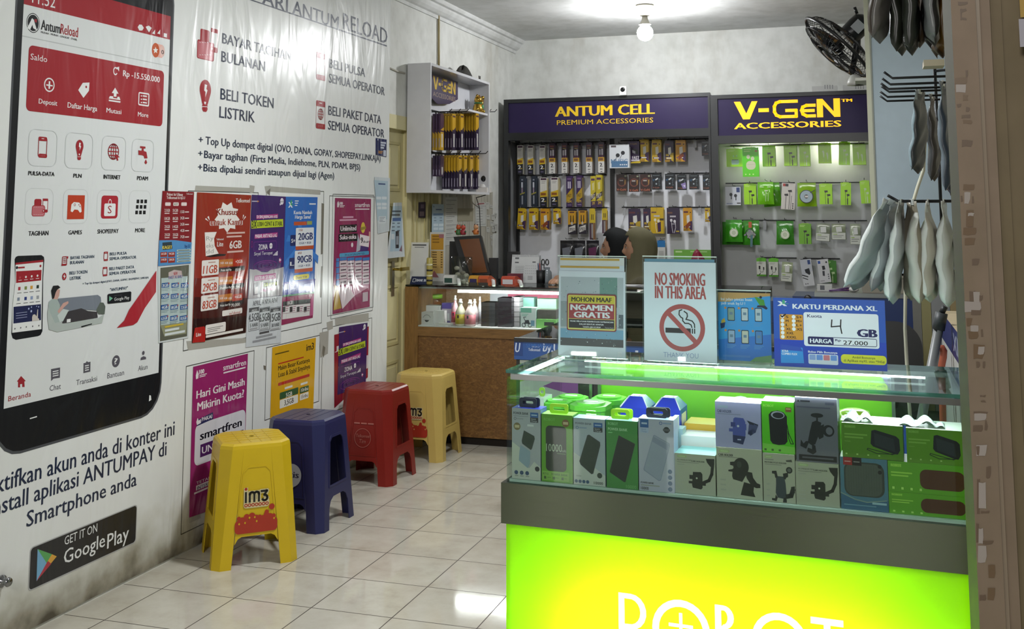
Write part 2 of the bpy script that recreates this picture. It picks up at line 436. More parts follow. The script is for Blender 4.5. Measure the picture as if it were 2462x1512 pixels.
# ================================================================== big wall banner with its print
def sheet_material(name,col,rough,bump,scale=(1,2.2,.7),grime=False):
    m,nt,b,N,L=nodes_mat(name)
    g=N('NewGeometry');mp=N('Mapping');mp.inputs['Scale'].default_value=scale
    mp.inputs['Rotation'].default_value=(R(24),0,0)
    n1=N('TexNoise');n1.inputs['Scale'].default_value=2.2;n1.inputs['Detail'].default_value=3.0;n1.inputs['Distortion'].default_value=.9
    L(g.outputs['Position'],mp.inputs[0]);L(mp.outputs[0],n1.inputs['Vector'])
    bp=N('Bump');bp.inputs['Strength'].default_value=1.0;bp.inputs['Distance'].default_value=bump
    L(n1.outputs['Fac'],bp.inputs['Height']);L(bp.outputs[0],b.inputs['Normal'])
    b.inputs['Roughness'].default_value=rough
    if grime:
        s=N('SeparateXYZ');L(g.outputs['Position'],s.inputs[0])
        n2=N('TexNoise');n2.inputs['Scale'].default_value=6;n2.inputs['Detail'].default_value=5;L(g.outputs['Position'],n2.inputs['Vector'])
        a=N('Math');a.operation='MULTIPLY_ADD';L(n2.outputs['Fac'],a.inputs[0]);a.inputs[1].default_value=.30;L(s.outputs[2],a.inputs[2])
        c=ramp(nt,a.outputs[0],[(.13,'#4c4638'),(.19,'#8f8a7a'),(.27,'#bdbcb2'),(.40,col)])
        L(c,b.inputs['Base Color'])
    else:b.inputs['Base Color'].default_value=lin(col)
    return m
M_BAN=sheet_material('white_vinyl','#dadcda',.26,.012,grime=True)
_ink={}
def ink(col,rough=.28,bump=.012):
    k=(col,rough,bump)
    if k not in _ink:_ink[k]=sheet_material('ink_'+str(len(_ink)),col,rough,bump)
    return _ink[k]
RED,NAVY,BLK,SCR,GRY=ink('#96222b'),ink('#1c2740'),ink('#141519'),ink('#d3d6d6'),ink('#55535b')
WHT,LINE=ink('#dcdedd'),ink('#b4b8b8')

FB=FWALL.at(.006)
bn=MB().box(FWALL,.9,6.092,.012,2.93,.002,.006,M_BAN)
p=Pen(bn,FB)
# ---- giant phone
def wr(y0,z0,y1,z1,m,r=0.0):
    bn.poly(FB,rrect(y0,z0,y1,z1,r)if r else[(y0,z0),(y1,z0),(y1,z1),(y0,z1)],m,p.up())
wr(2.957,.632,3.862,2.50,ink('#4a4c50'),.125);wr(2.966,.641,3.853,2.49,BLK,.12)
wr(2.996,.80,3.839,2.322,SCR);wr(2.996,2.219,3.839,2.322,RED);wr(2.996,2.101,3.839,2.105,LINE)
p.textab('11.52',3.035,2.232,3.15,2.275,WHT,0)
p.crop(0,0,3.024)
p.poly([(1000,197),(1012,178),(1030,180),(1045,203),(1033,222),(1012,222)],WHT)
p.poly([(1058,195),(1080,186),(1102,203),(1082,236)],WHT)
for x in(1105,1142):p.poly([(x,243),(x+22,215),(x+20,250)],WHT)
p.rect(1190,240,1212,268,WHT)
p.disc(240,167,72,BLK,.9);p.disc(240,167,66,WHT,.9);p.disc(240,167,60,BLK,.9)
p.poly([(196,205),(232,132),(248,150),(218,215)],WHT);p.poly([(225,140),(243,140),(268,222),(240,205)],WHT)
p.poly([(248,140),(268,140),(265,165),(252,160)],RED)
p.text('Antum',300,215,142,437,BLK,.03);p.text('Reload',442,245,172,566,RED,.02)
p.text('MUDAH - MURAH - LENGKAP - STABIL',297,240,226,560,BLK,.02)
p.disc(1160,370,42,ink('#dba79b'),.8);p.rect(1140,318,1180,414,ink('#dba79b'));p.disc(1180,372,42,ink('#d5b2a9'),.6)
p.disc(1130,365,53,ink('#b9552f'),.8);p.text('0',1172,392,362,1190,BLK)
st=[(1130+(15 if i%2 else 24)*.0+math.sin(math.pi*i/5)*(9 if i%2 else 20),366-math.cos(math.pi*i/5)*(11 if i%2 else 26))for i in range(10)]
p.poly(st,WHT)
wr(3.030,1.837,3.806,2.076,RED,.02)
p.text('Saldo',222,432,388,342,WHT,0);p.text('Rp -15.550.000',895,553,510,1160,WHT,.02)
a,b_=p.ab(838,517);bn.poly(FB,ell(a,b_,.0135,.0165,20,40,330)+ell(a,b_,.009,.0115,20,40,330)[::-1],WHT,p.up());p.poly([(845,490),(865,485),(864,520)],WHT)
p.disc(357,617,52,WHT,1,42);p.rect(353,590,363,645,WHT);p.rect(335,612,381,622,WHT)
p.poly([(567,655),(600,602),(649,600),(645,660),(605,712)],WHT);p.disc(625,632,9,RED)
p.poly([(835,637),(811,676),(826,678),(825,702),(844,704),(846,680),(860,681)],WHT);p.poly([(797,698),(820,700),(822,712),(850,716),(852,703),(866,704),(874,728),(789,716)],WHT);p.poly([(789,724),(874,736),(873,747),(789,735)],WHT)
p.frame(1006,667,1083,765,.006,WHT,.008)
for k in range(3):p.rect(1022,692+24*k,1030,701+24*k,WHT);p.rect(1036,692+24*k,1066,701+24*k,WHT)
for t,x0,bs,tp,x1 in(('Deposit',281,752,716,414),('Daftar Harga',491,782,743,704),('Mutasi',773,817,783,880),('More',1002,845,813,1076)):p.text(t,x0,bs,tp,x1,WHT,.015)
TIL=ink('#c3c7c7')
for x0,y0,x1,y1 in((210,933,412,1205),(477,958,672,1222),(742,982,912,1235),(960,1005,1115,1245)):p.frame(x0,y0,x1,y1,.0022,TIL,.03)
def ic_phone(x0,y0,x1,y1,globe=False,P=p,c=RED):
    h=y1-y0;P.frame(x0,y0,x1,y1,.003,c,.012);P.rect(x0,y0,x1,y0+h*.2,c,.006);P.rect(x0,y1-h*.19,x1,y1,c,.006)
    P.rect(x0+(x1-x0)*.35,y0+h*.085,x0+(x1-x0)*.65,y0+h*.115,WHT)
    for k in(.3,.5,.7):P.disc(x0+(x1-x0)*k,y1-h*.08,h*.012,WHT)
    if globe:ic_globe((x0+x1)/2,(y0+y1)/2,(y1-y0)*.19,P)
def ic_globe(cx,cy,r,P):
    a,b=P.ab(cx,cy);q=abs(P.ab(cx,cy+r)[1]-b);t=q*.13
    for ra in(1,.45):P.lineab(ell(a,b,q*ra,q,24)+ell(a,b,q*ra,q,24)[:1],t,RED)
    for y in(-.5,0,.5):w_=math.sqrt(1-y*y)*q;P.lineab([(a-w_,b+y*q),(a+w_,b+y*q)],t,RED)
    P.lineab([(a,b-q),(a,b+q)],t,RED)
def ic_bulb(cx,cy,r,P,asp=1.0):
    P.disc(cx,cy,r,RED,asp)
    a,b=P.ab(cx,cy);q=abs(P.ab(cx,cy+r)[1]-b);f=P.fr
    pts=[(-.93,-.35),(.93,-.35),(.52,-1.35),(.42,-1.5),(.5,-1.62),(.42,-1.75),(.5,-1.88),(.42,-2.05),(.25,-2.2),(-.25,-2.2),(-.42,-2.05),(-.5,-1.88),(-.42,-1.75),(-.5,-1.62),(-.42,-1.5),(-.52,-1.35)]
    P.mb.poly(f,[(a+x*q*asp,b+y*q)for x,y in pts],RED,P.up())
    P.mb.poly(f,[(a+x*q*asp,b+y*q)for x,y in[(-.15,.55),(.28,.5),(.16,.1),(.38,-.02),(.02,-.75),(.04,-.2),(-.22,-.1)]],WHT,P.up())
    P.mb.poly(f,[(a+x*q*asp,b+y*q)for x,y in[(-.18,-1.2),(.18,-1.2),(.1,-1.45),(-.1,-1.45)]],WHT,P.up())
    P.lineab([(a-.45*q*asp,b-1.72*q),(a+.45*q*asp,b-1.66*q)],q*.06,WHT)
def ic_wallet(x0,y0,x1,y1,P):
    w_,h=x1-x0,y1-y0;pk=ink('#b5646b')
    P.rect(x0+w_*.15,y0,x0+w_*.58,y0+h*.5,RED,.008);P.rect(x0+w_*.66,y0-h*.02,x1-w_*.02,y0+h*.68,WHT,.005);P.frame(x0+w_*.66,y0-h*.02,x1-w_*.02,y0+h*.68,.003,RED,.006);P.rect(x0+w_*.66,y0-h*.02,x1-w_*.02,y0+h*.12,RED)
    P.rect(x0,y0+h*.36,x0+w_*.8,y1,RED,.01);P.rect(x0+w_*.03,y0+h*.40,x0+w_*.77,y1-h*.02,pk,.008)
    P.rect(x0+w_*.62,y0+h*.60,x1-w_*.03,y0+h*.78,RED,.008);P.disc(x0+w_*.7,y0+h*.68,h*.04,WHT)
    for k in range(5):P.rect(x0+w_*(.1+.12*k),y0+h*.46,x0+w_*(.16+.12*k),y0+h*.475,WHT);P.rect(x0+w_*(.1+.12*k),y1-h*.12,x0+w_*(.16+.12*k),y1-h*.105,WHT)
ic_phone(279,992,340,1145);ic_bulb(577,1062,46,p,.85);ic_globe(823,1102,56,p);p.poly([(840,1118),(868,1142),(854,1146),(858,1166),(848,1168),(844,1150),(838,1158)],RED)
p.poly([(1017,1062),(1055,1066),(1055,1080),(1042,1080),(1043,1098),(1062,1104),(1070,1150),(1048,1152),(1044,1134),(1030,1128),(1005,1126),(1004,1092),(1028,1096),(1030,1078),(1017,1076)],RED);p.poly([(1058,1158),(1068,1182),(1058,1195),(1048,1182)],RED)
for t,x0,bs,tp,x1 in(('PULSA-DATA',205,1273,1243,393),('PLN',533,1290,1262,590),('INTERNET',752,1299,1269,873),('PDAM',996,1308,1280,1073)):p.text(t,x0,bs,tp,x1,BLK,.03)
p.crop(0,450,3.024)
for x0,y0,x1,y1 in((187,5,385,275),(462,12,638,268),(708,18,880,268),(940,22,1092,262)):p.frame(x0,y0,x1,y1,.0022,TIL,.03)
ic_wallet(232,85,350,213,p)
p.rect(493,57,612,233,ink('#b23a1f'));p.poly([(512,175),(518,125),(535,108),(575,112),(587,130),(592,178),(580,186),(565,165),(540,162),(525,182)],WHT);p.disc(542,128,10,RED,1,6);p.disc(572,128,5,RED);p.disc(580,140,5,RED)
p.rect(738,60,855,228,ink('#a32430'),.014);p.rect(758,118,838,210,WHT,.006);p.disc(798,112,26,WHT,.7,19);p.text('S',783,190,135,810,RED,0)
for i in range(3):
    for j in range(3):p.rect(988+28*i-5*(j-1),90+40*j,1006+28*i-5*(j-1),116+40*j,BLK)
for t,x0,bs,tp,x1 in(('TAGIHAN',207,353,320,350),('GAMES',497,344,315,593),('SHOPEEPAY',708,337,307,860),('MORE',982,328,299,1052)):p.text(t,x0,bs,tp,x1,BLK,.03)
# ---- advert on the printed screen
p.crop(0,560,5.04)
p.poly([(175,320),(190,290),(215,278),(500,268),(530,290),(535,330),(520,560),(518,900),(512,1190),(490,1235),(460,1250),(190,1295),(150,1275),(135,1220),(150,860),(180,600)],BLK)
p.poly([(186,383),(522,335),(510,560),(505,860),(500,1165),(145,1210),(152,870),(183,600)],WHT)
p.poly([(186,362),(522,325),(521,352),(186,386)],RED);p.poly([(194,465),(502,447),(497,575),(193,606)],RED);p.poly([(162,895),(495,862),(495,1055),(160,1098)],ink('#20254a'))
p.disc(203,420,18,BLK);p.rect(218,412,298,432,RED);p.disc(488,400,16,RED)
for k,(x,y)in enumerate(((240,540),(312,533),(382,525),(452,518))):p.disc(x,y,14,WHT if k else ink('#b04a50'));p.rect(x-20,y+32,x+20,y+38,WHT)
for k,(x,y,c)in enumerate(((232,675,'#a33a46'),(310,668,'#7c8a4a'),(380,660,'#c9943c'),(455,652,'#2c3a36'),(222,803,'#7b8796'),(308,795,'#2d3b74'),(382,787,'#8898b8'),(455,780,'#9a9ea4'))):
    p.rect(x-14,y-20,x+14,y+20,ink(c));p.rect(x-26,y+52,x+26,y+58,BLK)
for x,y in((178,1160),(248,1148),(316,1138),(393,1130),(468,1122)):p.disc(x,y,9,GRY)
for k in range(3):p.rect(190,970+30*k,325,978+30*k,ink('#8a8fae'))
for x,y,r in((345,918,12),(378,898,9),(375,948,14),(440,888,7),(465,895,9)):p.disc(x,y,r,ink('#aab3d6'))
p.poly([(395,990),(420,985),(440,1010),(450,925),(458,925),(455,1030),(470,1040),(470,1058),(385,1068),(385,1020)],ink('#c4bdb4'))
AD=ink('#2d4156')
for t,x0,bs,tp,x1 in(('BAYAR TAGIHAN',853,320,283,1138),('BULANAN',848,379,341,1012),('BELI TOKEN',840,505,467,1055),('LISTRIK',845,570,532,980),('BELI PULSA',1328,272,237,1533),('SEMUA OPERATOR',1326,330,295,1648),('BELI PAKET DATA',1323,452,416,1622),('SEMUA OPERATOR',1321,511,475,1643),('+ Top Up dompet digital (OVO, DANA, GOPAY, SHOPEEPAY, LINKAJA)',1000,626,602,1797),('"ANTUMPAY"',1332,706,670,1545)):p.text(t,x0,bs,tp,x1,AD,.02)
ic_phone(1255,228,1305,340);ic_phone(1243,413,1297,525);p.frame(750,285,808,395,.003,RED,.004);p.rect(808,283,822,310,RED);p.rect(742,375,800,398,RED)
for k in range(3):p.rect(762,308+20*k,795,316+20*k,RED)
p.disc(775,527,44,RED,.8);p.poly([(778,495),(760,530),(775,530),(768,558),(792,520),(778,520)],WHT)
p.poly([(700,795),(1180,750),(1215,775),(1222,830),(1160,940),(1000,925),(840,950),(710,900)],ink('#737a84'))
p.poly([(1160,930),(1210,840),(1250,845),(1272,890),(1262,985),(1190,985)],ink('#565f56'))
p.poly([(570,960),(590,860),(640,850),(700,1050),(760,1100),(1190,1030),(1258,980),(1232,1090),(980,1145),(690,1200),(590,1170),(572,1050)],ink('#a9b1ad'))
p.poly([(590,830),(625,800),(690,800),(720,870),(720,1000),(760,1070),(660,1090),(600,960),(580,880)],ink('#9daaa6'))
p.poly([(760,920),(830,935),(780,1060),(720,1080),(690,1000)],ink('#b9c3c0'))
p.poly([(745,1095),(820,950),(980,912),(1060,945),(1170,955),(1180,1025),(1060,1045),(860,1080)],ink('#3a3739'))
p.poly([(635,720),(690,675),(722,690),(712,760),(690,805),(640,800)],ink('#c1988d'));p.poly([(615,700),(640,640),(700,635),(727,660),(690,685),(670,720),(650,790),(630,800)],ink('#1c1b1e'))
p.poly([(690,950),(760,850),(820,825),(825,850),(770,900),(710,975)],ink('#c1988d'));p.poly([(975,1130),(1110,1095),(1108,1108),(985,1145)],BLK);p.rect(805,1045,850,1085,WHT)
p.poly([(1298,750),(1310,738),(1575,708),(1586,718),(1582,820),(1570,830),(1308,858),(1298,850)],BLK);p.text('Google Play',1380,822,785,1562,WHT,0);p.text('GET IT ON',1380,768,755,1470,GRY,0)
p.poly([(1318,765),(1362,790),(1318,830)],ink('#6fae8f'))
p.poly([(1410,1150),(1500,1060),(1560,930),(1700,730),(1890,455),(1885,715),(1750,910),(1660,1080),(1610,1115)],ink('#a32530'))
# ---- bottom bar of the printed screen
p.crop(0,450,3.024)
p.poly([(122,1412),(152,1372),(186,1408),(176,1412),(178,1452),(160,1452),(160,1430),(145,1432),(145,1455),(130,1455),(130,1414)],RED)
p.poly([(370,1322),(436,1310),(434,1385),(388,1392),(370,1410)],GRY);[p.rect(382,1338+16*k,424,1345+16*k,WHT)for k in range(3)]
p.poly([(606,1280),(622,1276),(630,1264),(640,1272),(657,1268),(655,1340),(605,1352)],GRY);[p.rect(617,1296+16*k,645,1303+16*k,WHT)for k in range(3)]
p.disc(842,1265,43,GRY,1.0);p.text('?',831,1288,1245,853,WHT,.01)
p.disc(1041,1205,15,GRY);p.poly([(1020,1258),(1022,1240),(1042,1228),(1060,1234),(1061,1250)],GRY)
for t,x0,bs,tp,x1,c in(('Chat',361,1482,1443,441,GRY),('Transaksi',554,1440,1402,704,GRY),('Bantuan',780,1391,1352,901,GRY),('Akun',1004,1336,1300,1072,GRY),('Beranda',60,1557,1520,224,RED)):p.text(t,x0,bs,tp,x1,c,0)
p.crop(0,950,2.69);p.poly([(192,148),(238,134),(238,142),(192,155)],WHT)
p.poly([(965,0),(975,2),(978,30),(962,40)],WHT)
p.text('Aktifkan akun anda di konter ini',-108,662,545,1128,NAVY,.012);p.text('Install aplikasi ANTUMPAY di',-68,792,680,1076,NAVY,.012);p.text('Smartphone anda',175,852,752,883,NAVY,.012)
wr(3.150,.144,3.731,.294,ink('#a5a6a6'),.016);wr(3.154,.148,3.727,.290,ink('#222224'),.014)
p.text('GET IT ON',418,970,915,628,WHT,0);p.text('Google',415,1092,1003,678,WHT,.008);p.text('Play',695,992,900,832,WHT,.008)
p.poly([(242,995),(300,1085),(235,1203)],ink('#6fa3c4'));p.poly([(242,995),(335,1028),(300,1085)],ink('#559c57'));p.poly([(335,1028),(366,1042),(328,1088),(308,1072)],ink('#cf9a3a'));p.poly([(300,1085),(308,1072),(330,1090),(235,1203)],ink('#a83240'))
# ---- right half of the banner
p.crop(430,0,3.151)
p.text('ARI',632,28,-75,825,NAVY,.012);p.text('ANTUM',862,103,0,1210,NAVY,.012);p.text('RELOAD',1245,219,97,1578,NAVY,.012)
p.poly([(535,0),(560,0),(1575,343),(1575,354)],NAVY)
ic_wallet(140,215,297,440,p);ic_bulb(200,680,76,p,.95);ic_phone(1043,392,1107,600);ic_phone(1040,758,1107,972,True)
for t,x0,bs,tp,x1 in(('BAYAR TAGIHAN',330,327,250,850),('BULANAN',323,466,386,652),('BELI TOKEN',316,752,668,716),('LISTRIK',308,890,805,574),('BELI PULSA',1140,512,445,1410),('SEMUA OPERATOR',1137,624,556,1558),('BELI PAKET DATA',1133,869,800,1531),('SEMUA OPERATOR',1131,980,912,1554),('+',150,1082,1030,180),('Top Up dompet digital (OVO, DANA, GOPAY, SHOPEEPAY,LINKAJA)',203,1094,1034,1527),('+',147,1185,1137,177),('Bayar tagihan (Firts Media, Indiehome, PLN, PDAM, BPJS)',192,1196,1140,1372),('+',145,1290,1240,175),('Bisa dipakai sendiri ataupun dijual lagi (Agen)',187,1297,1240,1175)):p.text(t,x0,bs,tp,x1,NAVY,.012)
# ---- marker outlines and torn tape left around the poster places
OUT,TAPE,TAPED=ink('#3a3a38'),ink('#a3a199',.2),ink('#6d695f',.3)
p.crop(0,0,1)
for x0,y0,x1,y1 in((447,880,607,1280),(640,835,768,1010),(800,466,897,767),(775,790,893,1000),(452,458,617,842),(640,455,776,805)):p.frame(x0,y0,x1,y1,.0035,OUT)
p.frame(792,470,899,760,.0035,OUT)
for q in([(470,446),(600,452),(600,461),(468,459)],[(640,447),(770,457),(770,468),(640,460)],[(636,448),(650,446),(648,465),(640,468)],[(600,445),(612,447),(610,462),(600,465)],[(448,820),(452,842),(600,822),(598,812)],[(805,765),(886,752),(886,772),(806,782)],[(785,775),(800,770),(800,790),(787,795)],[(455,1225),(480,1218),(482,1245),(455,1258)],[(768,800),(790,795),(788,850),(770,860)]):p.poly(q,TAPE)
for q in([(773,488),(779,490),(776,610),(771,612)],[(772,640),(776,640),(773,715),(769,715)],[(640,462),(650,452),(648,470)],[(776,830),(782,835),(778,860),(774,850)],[(633,878),(640,880),(638,890),(634,888)]):p.poly(q,TAPED)
banner=emit(bn,'banner',label='large white vinyl banner printed with a giant phone screen, covering the left wall',cat='banner')
# ================================================================== posters taped over the banner
def poster(name,label,quad,crop,base,draw,cat='poster',group=None,x=.0085,gloss=.16,bump=.016,th=.0007):
    fr=FWALL.at(x);mb=MB();pn=Pen(mb,fr,*crop)
    pts=[pn.ab(*q)for q in quad]
    if sum(pts[i][0]*pts[(i+1)%len(pts)][1]-pts[(i+1)%len(pts)][0]*pts[i][1]for i in range(len(pts)))<0:pts=pts[::-1]
    mb.slab(fr,[pts],ink(base,gloss,bump),-th,0)
    pn.k0=lambda c:ink(c,gloss,bump)
    draw(pn,pn.k0)
    return emit(mb,name,label=label,cat=cat,group=group)

def d_red(p,K):
    W_,Rd,Og,Bk=K('#dcd7d2'),K('#8e2a1c'),K('#b06a28'),K('#1f1818')
    p.poly([(352,870),(862,880),(850,1180),(340,1200)],K('#6a1f18'));p.poly([(345,1050),(855,1060),(838,1390),(325,1490)],K('#421915'));p.poly([(335,1260),(845,1230),(838,1390),(325,1490)],K('#2a1413'))
    p.poly([(660+(1 if i%2 else .72)*122*math.sin(math.pi*i/9),285-(1 if i%2 else .75)*150*math.cos(math.pi*i/9))for i in range(18)],W_)
    p.text('Khusus',562,267,207,760,K('#7c2a22'),.03);p.text('untuk Kamu',500,368,304,806,W_,.06);p.h+=.0001;p.text('untuk Kamu',503,366,306,803,K('#8f3126'),.02)
    p.poly([(470,285),(485,275),(493,320)],W_);p.poly([(448,305),(458,295),(485,328)],W_);p.poly([(812,262),(822,268),(808,305)],W_);p.poly([(832,275),(840,285),(812,318)],W_)
    p.text('Telkomsel',745,145,108,877,W_,.02)
    p.poly([(445,432),(560,428),(535,490),(540,560),(578,635),(455,660)],W_);p.poly([(455,662),(578,637),(650,640),(640,655),(500,668)],Bk)
    for t,y in(('Ry',510),('eks',580),('dd',635)):p.text(t,460,y,y-40,530,K('#a3a09c'),.01)
    p.text('Telkomsel',558,508,490,625,W_,.02);p.text('Lite',565,568,522,622,W_,.02);p.text('6GB',685,588,515,797,W_,.03)
    p.rows(655,432,830,500,2,K('#c9a79e'));p.rect(660,612,815,630,K('#c9a79e'))
    for k,(g,pl,pr,y,dx)in enumerate((('11GB','+2GB','000',702,0),('29GB','+4GB','39.000',872,-4),('83GB','+6GB','70.000',1040,-8))):
        p.rect(418+dx,y,580+dx,y+148,W_,.006);p.rect(585+dx,y-8,715+dx,y+62,Og);p.rect(718+dx,y-14,812+dx,y+52,K('#a8331f'));p.rect(583+dx,y+72,826+dx,y+112,Bk)
        p.text(g,430+dx,y+128,y+52,562+dx,K('#a8371c'),.03,shear=.12);p.text(pl,740+dx,y+26,y-4,805+dx,W_,.02)
        for q,t in enumerate(('5GB','4GB','1GB')):p.text(t,595+dx+42*q,y+34,y+14,626+dx+42*q,W_,.01)
        p.text('Mulai dari Rp',600+dx,y+104,y+84,700+dx,W_,.02);p.text(pr,(738 if k==0 else 705)+dx,y+106,y+76,788+dx,W_,.01);p.rect(480+dx,y+14,548+dx,y+24,K('#b08a80'))
    p.rect(612,1182,802,1236,W_,.006);p.text('myTelkomsel',680,1222,1196,785,K('#9c2f2a'),.02)
    p.poly([(350,1345),(440,1330),(450,1350),(448,1478),(326,1488)],K('#a82522'));p.text('Lite',362,1430,1395,408,W_,.03);p.rect(452,1320,645,1412,W_,.008);p.rows(470,1350,620,1400,3,K('#6f6b6a'),.35);p.rect(455,1418,810,1442,W_)
poster('poster','tall red data-package poster with a white starburst headline, left of the purple one',[(375,48),(892,76),(840,1390),(325,1490)],(380,450,3.979),'#8b2d20',d_red)

def d_list(p,K):
    W_=K('#d3c4c2')
    p.poly([(10,508),(160,506),(322,528),(312,728),(0,755)],K('#4f87b8'))
    p.text('Paket Isi Ulang',86,80,54,236,W_,.03);p.text('Telkomsel & by.U',82,112,86,256,W_,.03);p.text('Telkomsel',270,70,56,330,W_,.02)
    for x in(68,145,222):p.rect(x,145,x+52,178,W_,.004)
    p.text('HOT',152,172,152,190,K('#2a6a3c'),.03)
    for x,L_ in((62,('2.5GB','10GB','25GB','25GB')),(140,('5GB','8GB','14GB','25GB'))):
        for i,t in enumerate(L_):p.text(t,x,236+78*i,208+78*i,x+50,W_,.02);p.rect(x,246+78*i,x+46,254+78*i,W_)
    for i,t in enumerate(('1.5GB','3GB','2GB','4GB','7GB')):p.text(t,212,248+60*i,222+60*i,250,W_,.02);p.rect(256,232+60*i,294,242+60*i,W_)
    p.poly([(40,530),(130,522),(135,590),(45,600)],K('#2f3d44'));p.text('KAGET',42,592,562,132,K('#cdb84a'),.05)
    for i in range(2):
        for j in range(2):x,y=22+74*i,622+56*j;p.rect(x,y,x+64,y+46,K('#8e3028'));p.text((('6GB','9GB'),('14GB','20GB'))[j][i],x+8,y+26,y+6,x+56,W_,.03)
    p.text('by.U',255,580,548,305,K('#2c4f86'),.03)
    for i in range(5):p.rect(178,598+26*i,312,616+26*i,K('#a9bcb4'),.003);p.rect(190,604+26*i,300,610+26*i,K('#46525c'))
poster('poster','small red and light-blue top-up price list, on the edge of the printed phone',[(45,35),(345,45),(320,525),(312,730),(0,757),(12,505)],(380,450,3.979),'#7b1f26',d_list,x=.0088)

def d_grey(p,K):
    W_,Bl=K('#c9d0d0'),K('#33588e')
    p.poly([(22,772),(295,742),(277,1425),(18,1475)],K('#5c5d50'));p.poly([(30,870),(282,850),(272,1290),(26,1320)],K('#a9bab9'));p.poly([(22,1320),(275,1290),(268,1400),(60,1430)],K('#8a8c70'))
    p.poly([(100,815),(155,790),(225,800),(230,860),(98,880)],K('#b7a7a6'));p.text('PAKET XL BARU',100,880,852,232,K('#3a4f86'),.03);p.text('NEW',148,842,812,185,K('#9c3440'),.04)
    for j,r_ in enumerate((('3GB','4GB','3GB'),('7GB','5.5GB','4GB'),('4GB','8GB','7.5GB'),('6.5GB','18GB','10.5GB'))):
        for i,t in enumerate(r_):
            x,y=34+92*i-4*j,918+105*j
            p.rect(x,y,x+70,y+46,Bl);p.text(t,x+8,y+38,y+10,x+62,W_,.03);p.rows(x-4,y+56,x+74,y+84,2,K('#7d9196'),.35);p.disc(x+68,y+2,9,K('#a0484a'))
    p.rect(62,1330,240,1346,K('#c1a83a'));p.rect(64,1362,200,1384,W_);p.rect(62,1400,255,1424,W_)
poster('poster','narrow grey price sheet with a grid of blue boxes, under the small red list',[(0,757),(312,732),(290,1442),(5,1492)],(380,450,3.979),'#c5cbcb',d_grey,x=.0083)

def d_axis(p,K,low=True):
    W_,Pk,Lm,Bk=K('#d8d2da'),K('#a02c74'),K('#aebd30'),K('#191520')
    p.disc(340,132,31,W_);p.poly([(318,150),(335,158),(322,172)],W_);p.text('axis',322,140,124,358,K('#5b5a63'),.02);p.rect(60,126,118,136,K('#a9a1b6'));p.poly([(112,122),(128,132),(112,142)],K('#c07a3a'))
    p.poly([(100,262),(302,248),(304,282),(102,298)],Pk);p.text('DI SINI JARINGAN AXIS',106,290,262,298,W_,.03)
    p.poly([(55,312),(350,296),(352,368),(54,386)],Lm);p.text('3X',60,380,312,104,Bk,.03);p.text('LEBIH CEPAT & STABIL',110,364,324,345,Bk,.03)
    p.poly([(86,440),(300,420),(298,462),(84,482)],Pk);p.text('MABAR ANTI NGE-LAG',92,474,440,292,W_,.03)
    p.frame(78,508,288,600,.003,K('#6b2c80'),.01);p.text('ZONA',122,583,534,206,W_,.03);p.disc(237,546,27,W_);p.text('axis',222,552,540,253,K('#5b5a63'),.02)
    p.text('Sinyal Tercepat',80,637,606,252,W_,.0,shear=.1);[p.rect(258+11*i,628-11*i,266+11*i,636,W_)for i in range(4)]
    p.disc(60,532,30,Pk,.5,25);p.disc(322,680,24,Pk,.85);p.poly([(314,664),(334,678),(314,692)],W_)
    for r_ in(108,74,40):a,b_=p.ab(186,730);q=abs(p.ab(186+r_,730)[0]-a);p.lineab(ell(a,b_,q,q*.22,30)+[(a+q,b_)],.004,K('#7c2f86'))
    if low:
        p.poly([(38,762),(70,768),(100,765),(150,790),(200,792),(240,768),(300,758),(356,742),(345,1005),(22,1040)],K('#a5a2a6'))
        p.poly([(86,826),(282,800),(284,848),(84,874)],Pk);p.text('BUKTIKAN SEKARANG!',93,866,832,276,W_,.03)
        p.poly([(78,892),(136,882),(134,998),(72,1008)],K('#4a3e4a'));p.poly([(95,930),(115,925),(112,990),(85,995)],K('#b9b2b5'));p.poly([(140,885),(160,882),(158,975),(138,980)],W_)
        p.rect(164,886,298,932,Bk);p.text('3GB 60 HARI',170,926,896,294,Lm,.03);p.text('Rp 5 RIBU',165,972,944,280,Pk,.03)
poster('poster','upper purple network poster with a lime 3X banner, between the red and blue posters',[(62,70),(377,88),(345,1008),(22,1042)],(590,450,3.875),'#3c2160',d_axis,x=.0092)

def d_aigo(p,K):
    D=K('#4c4d50');p.text('APRIL, A NYA APA?',70,1108,1062,300,D,.02)
    for i,(g,h)in enumerate((('4.5GB','5 HARI'),('6.5GB','5 HARI'),('15GB','30 HARI'))):
        x=33+100*i;p.frame(x,1128-2*i,x+94,1345-2*i,.002,D);p.rect(x+3,1132,x+92,1166,D);p.text('AIGO',x+24,1162,1140,x+74,K('#c9cccd'),.02)
        p.text(g,x-2,1256,1184,x+92,D,.03);p.text(h,x+10,1306,1272,x+80,D,.03);p.rect(x+4,1318,x+80,1334,K('#9c9ea0'))
    p.rect(130,1352,220,1372,D);p.rect(98,1392,250,1412,K('#8f9296'));p.rect(66,1432,285,1452,K('#8f9296'))
poster('paper_notice','white printed price sheet with three grey quota boxes, hanging below the purple poster',[(22,1042),(342,1010),(330,1450),(5,1492)],(590,450,3.875),'#c3c8cc',d_aigo,x=.0088)

